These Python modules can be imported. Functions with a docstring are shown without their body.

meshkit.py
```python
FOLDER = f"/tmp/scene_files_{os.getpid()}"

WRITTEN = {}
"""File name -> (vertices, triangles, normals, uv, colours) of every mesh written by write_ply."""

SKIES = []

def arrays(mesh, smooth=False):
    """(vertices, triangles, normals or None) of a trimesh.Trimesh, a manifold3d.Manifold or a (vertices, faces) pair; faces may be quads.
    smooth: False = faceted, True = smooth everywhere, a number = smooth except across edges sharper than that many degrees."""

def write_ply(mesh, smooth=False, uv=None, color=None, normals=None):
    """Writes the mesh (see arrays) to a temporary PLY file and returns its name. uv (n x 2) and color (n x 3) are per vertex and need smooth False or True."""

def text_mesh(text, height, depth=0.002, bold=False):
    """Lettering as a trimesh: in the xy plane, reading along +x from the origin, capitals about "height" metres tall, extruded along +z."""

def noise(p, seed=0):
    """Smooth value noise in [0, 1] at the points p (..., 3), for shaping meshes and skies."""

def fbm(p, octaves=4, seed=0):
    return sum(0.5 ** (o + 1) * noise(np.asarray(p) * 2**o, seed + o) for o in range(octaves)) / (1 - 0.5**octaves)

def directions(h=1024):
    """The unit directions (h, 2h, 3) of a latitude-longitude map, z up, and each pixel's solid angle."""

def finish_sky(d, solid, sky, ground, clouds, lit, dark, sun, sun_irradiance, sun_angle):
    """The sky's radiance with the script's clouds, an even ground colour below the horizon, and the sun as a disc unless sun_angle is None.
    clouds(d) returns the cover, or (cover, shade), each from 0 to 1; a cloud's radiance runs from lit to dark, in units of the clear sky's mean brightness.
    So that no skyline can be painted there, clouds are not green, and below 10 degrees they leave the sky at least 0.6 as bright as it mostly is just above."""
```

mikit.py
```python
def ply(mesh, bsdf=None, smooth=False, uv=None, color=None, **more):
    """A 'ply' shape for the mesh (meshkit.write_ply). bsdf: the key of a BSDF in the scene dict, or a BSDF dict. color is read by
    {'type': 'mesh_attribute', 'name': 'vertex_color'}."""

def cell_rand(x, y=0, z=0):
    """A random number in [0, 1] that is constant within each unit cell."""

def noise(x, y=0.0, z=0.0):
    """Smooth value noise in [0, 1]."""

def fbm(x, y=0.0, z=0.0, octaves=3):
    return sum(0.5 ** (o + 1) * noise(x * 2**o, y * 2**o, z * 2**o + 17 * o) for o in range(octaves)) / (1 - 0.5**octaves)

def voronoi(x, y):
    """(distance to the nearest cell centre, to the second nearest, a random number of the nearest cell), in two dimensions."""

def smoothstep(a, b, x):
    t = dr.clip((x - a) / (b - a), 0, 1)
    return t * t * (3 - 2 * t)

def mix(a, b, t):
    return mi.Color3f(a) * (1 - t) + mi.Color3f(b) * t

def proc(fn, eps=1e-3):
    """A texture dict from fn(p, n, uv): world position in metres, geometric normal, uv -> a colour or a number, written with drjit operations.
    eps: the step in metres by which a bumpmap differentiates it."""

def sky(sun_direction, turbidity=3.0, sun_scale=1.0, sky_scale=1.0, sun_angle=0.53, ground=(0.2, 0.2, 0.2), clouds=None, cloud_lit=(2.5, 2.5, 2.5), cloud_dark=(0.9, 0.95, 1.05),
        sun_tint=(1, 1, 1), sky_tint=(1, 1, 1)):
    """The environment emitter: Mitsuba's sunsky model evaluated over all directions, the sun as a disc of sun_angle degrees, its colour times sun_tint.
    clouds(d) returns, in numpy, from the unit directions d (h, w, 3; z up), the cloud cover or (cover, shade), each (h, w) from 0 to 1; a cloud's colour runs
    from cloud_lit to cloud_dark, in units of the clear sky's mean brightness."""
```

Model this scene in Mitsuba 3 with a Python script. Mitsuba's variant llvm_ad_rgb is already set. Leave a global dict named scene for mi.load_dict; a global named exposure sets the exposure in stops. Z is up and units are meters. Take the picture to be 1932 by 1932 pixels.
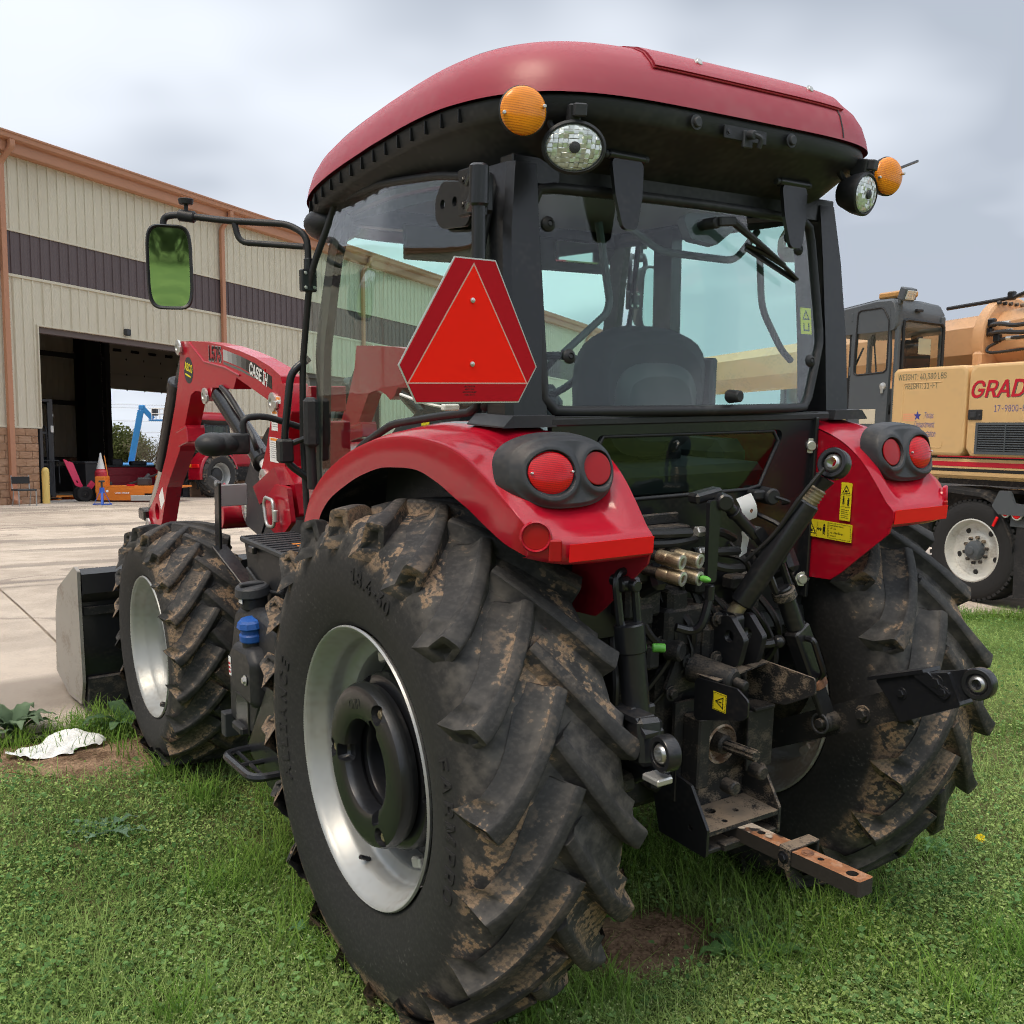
import math, numpy as np, trimesh, manifold3d as m3, drjit as dr, mitsuba as mi, mikit, meshkit
from shapely.geometry import Polygon, Point, LineString, box as sbox
from shapely.ops import unary_union
scene, labels = {}, {}
# ---------------------------------------------------------------- camera, sky, exposure
FPX, CYP, HORIZ, EYE = 1921.4, 1040.0, 873.0, 1.10
PITCH = math.atan((CYP - HORIZ) / FPX)
T4 = mi.ScalarTransform4f
scene['camera'] = {'type': 'perspective', 'fov': 2 * math.degrees(math.atan(966 / FPX)), 'fov_axis': 'x',
    'principal_point_offset_y': -(CYP - 966) / 1932, 'near_clip': 0.05, 'far_clip': 2000.0,
    'to_world': T4().look_at(origin=[0, 0, EYE], target=[0, math.cos(PITCH), EYE - math.sin(PITCH)], up=[0, 0, 1])}
def cloud_fn(d):
    z = np.clip(d[..., 2], 0.02, 1)
    q = np.stack([d[..., 0] / (z + .25), d[..., 1] / (z + .25), 0 * z], -1)
    a = meshkit.fbm(q * 1.1 + [3.1, 7.7, 0], 5, 3)
    b = meshkit.fbm(q * [.7, 1.6, 1] + [9.4, 1.2, 4], 4, 11)
    sh = np.clip((a * .65 + b * .35 - .36) / .26, 0, 1)
    sh = sh * sh * (3 - 2 * sh)
    zen = np.clip(d[..., 2], 0, 1)
    side = np.clip(d[..., 0] * .6 + .25, 0, 1) * (1 - zen)
    return .94 + 0 * z, np.clip(.90 - 1.0 * zen ** 2.6 + .46 * (sh - .5) + .12 * side, 0, 1)     # overcast: brightest overhead
scene['sky'] = mikit.sky([-0.35, -0.45, 0.85], turbidity=4, sun_scale=0.20, sun_angle=24, sky_scale=.55, clouds=cloud_fn, cloud_lit=(4.6, 4.75, 4.95), cloud_dark=(1.46, 1.60, 1.82))
labels['sky'] = {'label': 'pale grey overcast sky with soft cloud banks', 'category': 'sky', 'kind': 'structure'}
exposure = 2.6
# ---------------------------------------------------------------- helpers
FR = [np.eye(4)]
def frame(O, X, Y, Z):
    m = np.eye(4); m[:3, 0], m[:3, 1], m[:3, 2], m[:3, 3] = X, Y, Z, O
    return m
class use:
    def __init__(s, m, rel=False): s.m = FR[-1] @ m if rel else m
    def __enter__(s): FR.append(s.m)
    def __exit__(s, *a): FR.pop()
USED = {'sky', 'camera'}
def numbered(key):
    k, q = 1, key
    while q in USED: q = f'{key}_{k:03d}'; k += 1
    USED.add(q); return q
def vf(mesh):
    if isinstance(mesh, list): return merge(mesh)
    if hasattr(mesh, 'to_mesh'):
        m = mesh.to_mesh(); return np.array(m.vert_properties[:, :3], float), np.array(m.tri_verts, int)
    if isinstance(mesh, tuple):
        v, f = np.asarray(mesh[0], float), np.asarray(mesh[1], int)
        if f.shape[1] == 4: f = np.vstack([f[:, [0, 1, 2]], f[:, [0, 2, 3]]])
        return v, f
    return np.array(mesh.vertices), np.array(mesh.faces)
def merge(ms):
    V, F, n = [], [], 0
    for m in ms:
        v, f = vf(m); V.append(v); F.append(f + n); n += len(v)
    return np.vstack(V), np.vstack(F)
SPLIT = set('door_post door_jamb rocker_pin thread girt column door_trim band_trim gable_wall base_trim rear_axle lift_arm hose_bundle top_link_bracket rail crossbar inner_wall clutter wheel base fork hose_bracket bracket grille armrest rear_console crossbar side_skirt end_box hitch_arm side_arm bolt fitting post body chassis hitch cross_plate front_frame back_rib hook_bracket sleeve_bolt pin front_cab_post front_cab stay spoke bar_strap overhead_guard lower_plate'.split())
def add(parent, name, mesh, mat, smooth=32, color=None, label=None, kind=None, cat=None, group=None, uv=None):
    if name in SPLIT and isinstance(mesh, list) and len(mesh) > 1:
        return [add(parent, name, m, mat, smooth, color, label, kind, cat, group, uv) for m in mesh][0]
    v, f = vf(mesh); M = FR[-1]
    v = v @ M[:3, :3].T + M[:3, 3]
    if np.linalg.det(M[:3, :3]) < 0: f = f[:, ::-1]
    key = numbered(parent + '__' + name if parent else name)
    if color is not None or uv is not None: smooth = True if smooth else False
    scene[key] = mikit.ply((v, f), mat, smooth=smooth, color=color, uv=uv)
    L = {k: x for k, x in (('label', label), ('kind', kind), ('category', cat), ('group', group)) if x}
    if L: labels[key] = L
    return key
def thing(name, label, cat, group=None, kind=None):
    key = numbered(name); labels[key] = {'label': label, 'category': cat}
    if group: labels[key]['group'] = group
    if kind: labels[key]['kind'] = kind
    return key
def unit(v): v = np.asarray(v, float); return v / np.linalg.norm(v)
def _tmpl():
    s = np.array([[x, y, z] for x in (-1, 1) for y in (-1, 1) for z in (-1, 1)], float)
    P = np.vstack([s * 1 - s * np.eye(3)[k] * 0 for k in range(3)])
    K = np.repeat(np.arange(3), 8)      # which axis keeps the full size
    W = P.copy()
    for i in range(24):
        for k in range(3):
            if k != K[i]: W[i, k] *= .8
    h = trimesh.convex.convex_hull(W); idx = [int(np.argmin(((W - q) ** 2).sum(1))) for q in h.vertices]
    return P, K, np.array(idx)[h.faces]
_P, _K, _F = _tmpl()
def bx(c, s, b=.004, R=None):
    s = np.asarray(s, float) / 2; b = min(b, s.min() * .49)
    v = _P * s
    for k in range(3):
        m = _K != k; v[m, k] -= np.sign(v[m, k]) * b
    if R is not None: v = v @ np.asarray(R).T
    return v + np.asarray(c, float), _F
def bb(lo, hi, b=.004): lo, hi = np.array(lo, float), np.array(hi, float); return bx((lo + hi) / 2, hi - lo, b)
def rot(ax, deg):
    c, s = math.cos(math.radians(deg)), math.sin(math.radians(deg)); a = unit(ax)
    K = np.array([[0, -a[2], a[1]], [a[2], 0, -a[0]], [-a[1], a[0], 0]])
    return np.eye(3) + s * K + (1 - c) * K @ K
def basis(d):
    d = unit(d); a = np.cross(d, [0, 0, 1] if abs(d[2]) < .9 else [1, 0, 0]); a = unit(a)
    return a, np.cross(d, a), d
def beam(p0, p1, w, h, b=.004, up=(0, 0, 1)):
    p0, p1 = np.array(p0, float), np.array(p1, float); d = unit(p1 - p0)
    a = unit(np.cross(d, up)); u = np.cross(a, d)
    return bx((p0 + p1) / 2, (w, np.linalg.norm(p1 - p0), h), b, np.stack([a, d, u], 1))
def loft(rings, cap0=True, cap1=True, closed=True):
    rings = [np.asarray(r, float) for r in rings]; n = len(rings[0]); V = list(rings); F = []
    e = n if closed else n - 1
    for i in range(len(rings) - 1):
        for j in range(e):
            k = (j + 1) % n; F.append([i * n + j, i * n + k, (i + 1) * n + k, (i + 1) * n + j])
    F = np.array(F); F = np.vstack([F[:, [0, 1, 2]], F[:, [0, 2, 3]]]); V = np.vstack(V); X = []
    for c, i in ((cap0, 0), (cap1, len(rings) - 1)):
        if c:
            V = np.vstack([V, rings[i], rings[i].mean(0)[None]]); o = len(V) - n - 1
            t = np.array([[o + j, o + (j + 1) % n, o + n] for j in range(n)])
            X.append(t[:, [1, 0, 2]] if i == 0 else t)
    return V, np.vstack([F] + X)
def lathe(prof, n=32, c=(0, 0, 0), ax=(0, 0, 1), caps=False, arc=None):
    a, b, d = basis(ax); c = np.asarray(c, float)
    t = np.linspace(0, 2 * np.pi, n, endpoint=False)
    rings = [c + d * h + r * (np.cos(t)[:, None] * a + np.sin(t)[:, None] * b) for r, h in prof]
    return loft(rings, caps, caps)
def rod(p0, p1, r, r1=None, n=14, b=None):
    p0, p1 = np.asarray(p0, float), np.asarray(p1, float); L = np.linalg.norm(p1 - p0); r1 = r if r1 is None else r1
    b = min(r, r1, L / 2) * .22 if b is None else b
    return lathe([(r - b, 0), (r, b), (r1, L - b), (r1 - b, L)], n, p0, p1 - p0, True)
def fillet(pts, rad, n=5):
    pts = [np.asarray(p, float) for p in pts]; out = [pts[0]]
    for i in range(1, len(pts) - 1):
        a, p, c = pts[i - 1], pts[i], pts[i + 1]; r = min(rad, np.linalg.norm(a - p) * .45, np.linalg.norm(c - p) * .45)
        A, B = p + unit(a - p) * r, p + unit(c - p) * r
        for t in np.linspace(0, 1, n): out.append((1 - t) ** 2 * A + 2 * t * (1 - t) * p + t * t * B)
    return np.array(out + [pts[-1]])
def smoothpath(pts, n=8):
    p = np.asarray(pts, float); P = np.vstack([2 * p[0] - p[1], p, 2 * p[-1] - p[-2]]); out = []
    for i in range(1, len(P) - 2):
        for t in np.linspace(0, 1, n, endpoint=False):
            out.append(.5 * (2 * P[i] + (P[i + 1] - P[i - 1]) * t + (2 * P[i - 1] - 5 * P[i] + 4 * P[i + 1] - P[i + 2]) * t * t + (3 * P[i] - P[i - 1] - 3 * P[i + 1] + P[i + 2]) * t ** 3))
    return np.array(out + [p[-1]])
def tube(pts, r, n=8, rad=None, closed=False, sq=None):
    p = fillet(pts, rad) if rad else np.asarray(pts, float)
    if closed: p = np.vstack([p, p[:1]])
    t = np.gradient(p, axis=0)
    if closed: t[0] = t[-1] = p[1] - p[-2]
    t /= np.linalg.norm(t, axis=1, keepdims=True) + 1e-12
    a, b, _ = basis(t[0]); rings = []; ang = np.arange(n) * 2 * np.pi / n
    rr = np.broadcast_to(r, (len(p),))
    for i in range(len(p)):
        a = unit(a - t[i] * (a @ t[i])); b = np.cross(t[i], a)
        rings.append(p[i] + rr[i] * (np.cos(ang)[:, None] * a + np.sin(ang)[:, None] * b))
    return loft(rings, not closed, not closed)
def plate(poly, t, O=(0, 0, 0), U=(1, 0, 0), V=(0, 1, 0), holes=()):
    """polygon in (u, v) extruded by t along U x V"""
    if not hasattr(poly, 'geom_type'): poly = Polygon(poly)
    poly = poly.buffer(0)
    for h in holes: poly = poly.difference(h)
    O, U, V = np.asarray(O, float), unit(U), unit(V); W = np.cross(U, V); out = []
    for g in getattr(poly, 'geoms', [poly]):
        m = trimesh.creation.extrude_polygon(g, abs(t), engine='earcut')
        v = np.array(m.vertices); w = v[:, 2] * (1 if t > 0 else -1); f = np.array(m.faces)
        if t < 0: f = f[:, ::-1]
        out.append((O + v[:, :1] * U + v[:, 1:2] * V + w[:, None] * W, f))
    return merge(out)
def rpoly(pts, r):
    p = Polygon(pts); return p.buffer(-r, join_style=1, quad_segs=4).buffer(r, join_style=1, quad_segs=5)
def opoly(pts, r):
    return Polygon(pts).buffer(r, join_style=1, quad_segs=6)
def disk(x, y, r, n=6): return Point(x, y).buffer(r, quad_segs=n)
def grid(P, cu=False, cv=False):
    P = np.asarray(P, float); nu, nv = P.shape[:2]; i, j = np.meshgrid(np.arange(nu - (not cu)), np.arange(nv - (not cv)), indexing='ij')
    i2, j2 = (i + 1) % nu, (j + 1) % nv
    F = np.stack([i * nv + j, i2 * nv + j, i2 * nv + j2, i * nv + j2], -1).reshape(-1, 4)
    return P.reshape(-1, 3), np.vstack([F[:, [0, 1, 2]], F[:, [0, 2, 3]]])
def ell(c, r, n=14, R=None):
    m = trimesh.creation.uv_sphere(1.0, count=[n, 2 * n]); v = np.array(m.vertices) * r
    if R is not None: v = v @ np.asarray(R).T
    return v + np.asarray(c, float), np.array(m.faces)
def shell(m3m, t): return m3m
def bolt(p, d, r=.012, h=.008, hexa=True, washer=True):
    out = [rod(p, np.asarray(p, float) + unit(d) * h, r, n=6 if hexa else 12, b=r * .15)]
    if washer: out.append(rod(p, np.asarray(p, float) + unit(d) * h * .3, r * 1.5, n=14))
    return merge(out)
def text(s, h, O, U, V, t=.0015, bold=True, width=None, italic=0):
    v, f = vf(meshkit.text_mesh(s, h, t, bold)); x0 = v[:, 0].min()
    v = v.copy(); v[:, 0] -= x0; v[:, 0] += italic * v[:, 1]
    if width: v[:, 0] *= width / v[:, 0].max()
    O, U, V = np.asarray(O, float), unit(U), unit(V); W = np.cross(U, V)
    return O + v[:, :1] * U + v[:, 1:2] * V + v[:, 2:] * W, f
def mani(mesh):
    v, f = vf(mesh); v = np.asarray(v, np.float32)
    tm = trimesh.Trimesh(v, f, process=True); tm.merge_vertices()
    return m3.Manifold(m3.Mesh(np.asarray(tm.vertices, np.float32), np.asarray(tm.faces, np.uint32)))
def sstep(a, b, x): t = np.clip((x - a) / (b - a), 0, 1); return t * t * (3 - 2 * t)
# ---------------------------------------------------------------- materials
def tw(d): return {'type': 'twosided', 'bsdf': d}
def mat(name, col, rough=.5, metal=0., coat=0., coatr=.9, spec=.5, sheen=0., tex=None, bump=None, bscale=1., eps=.002):
    d = {'type': 'principled', 'base_color': tex if tex else {'type': 'rgb', 'value': list(col)}, 'roughness': rough, 'metallic': metal, 'specular': spec}
    if coat: d['clearcoat'] = coat; d['clearcoat_gloss'] = coatr
    if sheen: d['sheen'] = sheen
    if bump: d = {'type': 'bumpmap', 'arbitrary': mikit.proc(bump, eps=eps), 'scale': bscale, 'bsdf': d}
    scene[name] = tw(d); return name
nz, fb, ss, mx = mikit.noise, mikit.fbm, mikit.smoothstep, mikit.mix
def dusty(col, dust, amt, s=9., lo=.45, hi=.8, k=1.):
    def fn(p, n, uv):
        a = fb(p.x * s, p.y * s, p.z * s, 4); b = nz(p.x * s * 11, p.y * s * 11, p.z * s * 11)
        up = dr.clip(n.z, 0, 1)
        t = ss(lo, hi, a * .75 + b * .25 + up * .12 * k) * amt
        return mx(col, dust, t)
    return mikit.proc(fn)
mat('red_paint', (.50, .012, .030), .16, spec=.45, coat=.8, coatr=.985, tex=dusty((.40, .004, .019), (.36, .10, .09), .26, 6, .5, .85, .9))
mat('red_roof', (.42, .02, .04), .42, spec=.7, coat=.25, coatr=.6, tex=dusty((.33, .016, .034), (.40, .15, .15), .35, 3, .4, .9, .6))
mat('red_dark', (.30, .008, .02), .35, spec=.5, coat=.5)
mat('black_paint', (.016, .017, .019), .28, spec=.6, tex=dusty((.013, .014, .017), (.075, .062, .050), .35, 8, .55, .9, 1))
mat('black_dirty', (.02, .02, .02), .6, tex=dusty((.014, .0145, .016), (.135, .108, .082), .6, 22, .48, .82, 1.5))
mat('black_plastic', (.022, .023, .026), .48, spec=.45, tex=dusty((.020, .021, .024), (.09, .085, .078), .35, 7, .5, .9, 1))
mat('grey_plastic', (.05, .053, .06), .5, spec=.45, tex=dusty((.036, .039, .045), (.11, .10, .09), .4, 8, .5, .85, 1))
mat('black_cast', (.012, .013, .016), .28, spec=.6, coat=.4, coatr=.75)
mat('black_gloss', (.012, .012, .014), .22, spec=.6)
def rubber_fn(p, n, uv):
    # uv.x: how readily mud sticks there (grooves, shoulders), uv.y: 0 sidewall .. 1 tread
    n1 = fb(p.x * 5, p.y * 5, p.z * 5, 3); n2 = fb(p.x * 24, p.y * 24, p.z * 24, 4); n3 = fb(p.x * 110, p.y * 110, p.z * 110, 3); n4 = nz(p.x * 420, p.y * 420, p.z * 420)
    c = mx((.014, .0145, .016), (.030, .031, .033), n3 * .7 + n4 * .3)
    dust = (.10 + .50 * uv.x * ss(.3, .65, n2) + .20 * ss(.45, .7, n2) * uv.y + .12 * ss(.5, .72, n3)) * (.45 + .55 * uv.y)
    c = mx(c, (.118, .108, .096), dr.clip(dust, 0, 1) * .8)
    scuff = ss(.68, .74, n3) * ss(.5, .7, n1) * .35
    c = mx(c, (.16, .155, .15), scuff)
    w = n1 * .52 + n2 * .33 + n3 * .15
    mud = uv.x * ss(.515, .555, w) * (.35 + .65 * ss(.40, .56, n3))
    return mx(c, mx((.120, .078, .046), (.345, .240, .155), n3 * .6 + n4 * .4), dr.clip(mud, 0, 1))
mat('rubber', (.02, .02, .02), .68, spec=.38, tex=mikit.proc(rubber_fn))
mat('rubber_plain', (.025, .025, .026), .75, spec=.3)
mat('hose', (.018, .018, .019), .42, spec=.5)
mat('silver_paint', (.50, .52, .50), .36, metal=.35, spec=.5, tex=dusty((.40, .415, .41), (.24, .21, .17), .5, 5, .48, .85, .4))
mat('silver_dirty', (.4, .4, .38), .5, metal=.2, tex=dusty((.40, .41, .40), (.22, .17, .12), .7, 9, .42, .75, 1))
mat('steel', (.55, .55, .54), .28, metal=.9)
mat('zinc', (.62, .62, .60), .35, metal=.75)
mat('brass', (.45, .36, .20), .38, metal=.7, tex=dusty((.42, .36, .25), (.13, .09, .06), .8, 40, .4, .7, 0))
mat('rust', (.28, .13, .06), .8, tex=dusty((.26, .125, .070), (.10, .055, .04), .8, 30, .35, .7, 0))
mat('rust_paint', (.05, .04, .04), .6, tex=dusty((.017, .0175, .019), (.30, .232, .168), .72, 26, .47, .74, 1.9))
mat('white_paint', (.78, .78, .76), .4)
mat('white_print', (.80, .80, .80), .45)
mat('black_print', (.012, .012, .013), .5)
mat('grey_print', (.33, .33, .34), .4)
mat('yellow_print', (.80, .66, .02), .45)
mat('orange_print', (.85, .28, .04), .45)
mat('red_reflector', (.86, .010, .014), .30, spec=.25, coat=.2)
mat('smv_orange', (1.0, .018, .006), .6, spec=.12)
mat('smv_red', (.48, .006, .014), .5, spec=.15)
mat('blue_plastic', (.015, .09, .36), .45)
mat('chrome', (.9, .9, .9), .06, metal=1.)
mat('mirror', (.82, .93, .88), .02, metal=1.)
mat('seat_fabric', (.028, .030, .034), .85, sheen=.4)
mat('interior_grey', (.06, .063, .068), .6)
painted_rib_tex = lambda a, b, f: mikit.proc(lambda p, n, uv: mx(a, b, ss(-.5, .9, dr.sin((p.z + .12 * p.x) * f)) * (.6 + .4 * nz(p.x * 60, p.y * 60, p.z * 60))))  # light and dark refracted by the lens ribs, painted as stripes in the colour
mat('amber_lens', (.9, .25, .0), .14, spec=.5, coat=.5, tex=painted_rib_tex((.95, .33, .008), (.62, .135, .002), 1150))
mat('red_lens', (.5, .0, .0), .14, spec=.4, coat=.4, tex=painted_rib_tex((.66, .003, .008), (.34, .001, .004), 1250))
mat('red_lens_plain', (.36, .006, .009), .25, spec=.35, coat=.2)
def facet(p, n, uv):
    u, v = (p.x * .83 + p.y * .55) * 95, p.z * 95
    a, b = dr.floor(u), dr.floor(v)
    return (u - a) * (mikit.cell_rand(a, b, 1) - .5) + (v - b) * (mikit.cell_rand(a, b, 2) - .5)
mat('lamp_lens', (.80, .84, .80), .14, metal=.6, spec=.8, bump=facet, bscale=.0055, eps=.001)
scene['tint_glass'] = {'type': 'thindielectric', 'int_ior': 1.5, 'specular_transmittance': {'type': 'rgb', 'value': [.79, .99, .925]}}
scene['dark_glass'] = {'type': 'thindielectric', 'int_ior': 1.5, 'specular_reflectance': {'type': 'rgb', 'value': [.6, .6, .6]}, 'specular_transmittance': {'type': 'rgb', 'value': [.36, .45, .42]}}
scene['clear_glass'] = {'type': 'thindielectric', 'int_ior': 1.5, 'specular_transmittance': {'type': 'rgb', 'value': [.88, .93, .90]}}
MROT = np.array([[.832925, -.553238, .012775], [.551924, .828826, -.091799], [.040199, .083512, .995696]]); MORG = np.array([.35754, 3.424778, -.448601])
# ---------------------------------------------------------------- ground: a grass slope rising to a level concrete yard
def smin(a, b, k): h = np.clip(.5 + .5 * (b - a) / k, 0, 1); return b * (1 - h) + a * h - k * h * (1 - h)
def gz(x, y):
    x, y = np.asarray(x, float), np.asarray(y, float)
    p = -.4486 - .01283 * (x - .3575) + .0922 * (y - 3.4248)
    p = -smin(-p, .95 + 0 * p, .4)
    z = smin(p, 0 * p, .35)
    d = np.logaddexp(0, (x - 1.9) * 3) / 3
    return z - np.minimum(.118 * d, .9)
E0, ED, EN = np.array([-2.0, 5.25]), np.array([.826, .564]), np.array([-.564, .826])
def edge_v(x, y): return (x - E0[0]) * EN[0] + (y - E0[1]) * EN[1]
def edge_u(x, y): return (x - E0[0]) * ED[0] + (y - E0[1]) * ED[1]
def warp(n, near, far): t = np.linspace(-1, 1, n); return near * t + (far - near) * np.sign(t) * np.abs(t) ** 5
def dirt_np(x, y):
    w = meshkit.fbm(np.stack([x * 5, y * 5, 0 * x], -1), 3, 2) - .5
    a = np.hypot((x + 2.05) / .62, (y - 4.72) / .26) + w * .9
    b = np.hypot((x - .40) / .34, (y - 3.22) / .22) + w * .9
    c = 9 + 0 * x
    return np.maximum(1 - sstep(.75, 1.15, a), 1 - sstep(.75, 1.15, b)), 1 - sstep(.6, 1.2, c)
gx, gy = np.meshgrid(warp(260, 9, 900), warp(260, 9, 900) + 5, indexing='ij')
bump = (meshkit.fbm(np.stack([gx * 6, gy * 6, 0 * gx], -1), 4, 8) - .5) * .05 * (edge_v(gx, gy) < 0) * (np.hypot(gx, gy) < 14)
gzv = gz(gx, gy) + bump - np.where(edge_v(gx, gy) > 0, .05, 0)
def soil_fn(p, n, uv):
    a = fb(p.x * 9, p.y * 9, 1., 4); b = nz(p.x * 130, p.y * 130, 2.); c = fb(p.x * .6, p.y * .6, 5., 3)
    soil = mx((.115, .070, .043), (.33, .22, .145), ss(.3, .75, a * .7 + b * .3))
    green = mx((.060, .105, .022), (.115, .175, .040), ss(.3, .7, c * .6 + fb(p.x * 14, p.y * 14, 4., 3) * .4))
    r = dr.sqrt(p.x * p.x + p.y * p.y)
    far = ss(4.5, 10., r)
    base = mx(soil * .55, green, .35 + .65 * far)
    da = dr.sqrt(dr.square((p.x + 2.05) / .70) + dr.square((p.y - 4.72) / .30)) + (a - .5) * .8
    db = dr.sqrt(dr.square((p.x - .40) / .38) + dr.square((p.y - 3.22) / .26)) + (a - .5) * .8
    return mx(base, soil, dr.maximum(1 - ss(.8, 1.2, da), 1 - ss(.8, 1.2, db)))
mat('soil', (.2, .15, .1), .95, spec=.2, tex=mikit.proc(soil_fn), bump=lambda p, n, uv: fb(p.x * 30, p.y * 30, p.z * 30, 4), bscale=.02)
add('', 'ground', grid(np.stack([gx, gy, gzv], -1)), 'soil', True, label='rough grassy soil with two bare patches sloping up to the yard', kind='structure', cat='ground')
def conc_fn(p, n, uv):
    u = p.x * .826 + p.y * .564; v = p.y * .826 - p.x * .564
    a = fb(p.x * .5, p.y * .5, 3., 5); b = fb(p.x * 6, p.y * 6, 1., 4); c = nz(p.x * 90, p.y * 90, 0.)
    st = fb(u * .18 + .5 * a, v * 1.1, 7., 4)
    base = mx((.28, .235, .192), (.46, .395, .325), ss(.25, .75, a * .6 + b * .3 + c * .1))
    tracks = ss(.58, .70, st)
    crack = ss(.012, .004, dr.abs(fb(p.x * .33, p.y * .33, 9., 5) - .5))
    return mx(mx(base, (.13, .11, .095), tracks * .6), (.12, .10, .09), crack * .45)
mat('concrete', (.4, .36, .32), .85, spec=.3, tex=mikit.proc(conc_fn))
CY_ = thing('concrete_yard', 'pale stained concrete yard between the tractor and the workshop', 'yard', kind='structure')
def slab(u0, u1, v0, v1, nu, nv, dz, nm='slab', kind=None):
    u, v = np.meshgrid(np.linspace(u0, u1, nu), np.linspace(v0, v1, nv), indexing='ij')
    if v0 == 0: v = v + (1 - (v - v0) / (v1 - v0)) * (meshkit.fbm(np.stack([u * 2.2, u * 0, u * 0], -1), 4, 5) - .5) * .25
    x, y = E0[0] + ED[0] * u + EN[0] * v, E0[1] + ED[1] * u + EN[1] * v
    add(CY_, nm, grid(np.stack([x, y, gz(x, y) + dz], -1)), 'concrete', True, kind=kind)
S_ = 4.6
for i in range(-4, 4):
    for j in range(0, 7): slab(i * S_ + .008, (i + 1) * S_ - .008, max(0, j * S_ + (.008 if j else 0)), (j + 1) * S_ - .008, 15, 22 if j == 0 else 9, .012)
slab(-110, 120, 0.02, 150, 120, 60, -.004, 'base')
# ---------------------------------------------------------------- grass and weeds
scene['leaf'] = {'type': 'principledthin', 'base_color': {'type': 'mesh_attribute', 'name': 'vertex_color'}, 'roughness': .55, 'diff_trans': .75, 'eta': 1.4, 'spec_trans': 0.}
rngG = np.random.default_rng(11)
def img_points(n, y0=1090, y1=2010, x0=-160, x1=2100):
    px, py = rngG.uniform(x0, x1, n), rngG.uniform(y0, y1, n)
    cp, sp = math.cos(PITCH), math.sin(PITCH)
    dx, dz_ = (px - 966) / FPX, -(py - CYP) / FPX
    D = np.stack([dx, cp + dz_ * sp, -sp + dz_ * cp], 1)
    k = np.full(n, 3.)
    for _ in range(12): P = D * k[:, None]; k = np.clip((gz(P[:, 0], P[:, 1]) - EYE) / D[:, 2], .5, 40)
    return (D * k[:, None])[:, :2]
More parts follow.
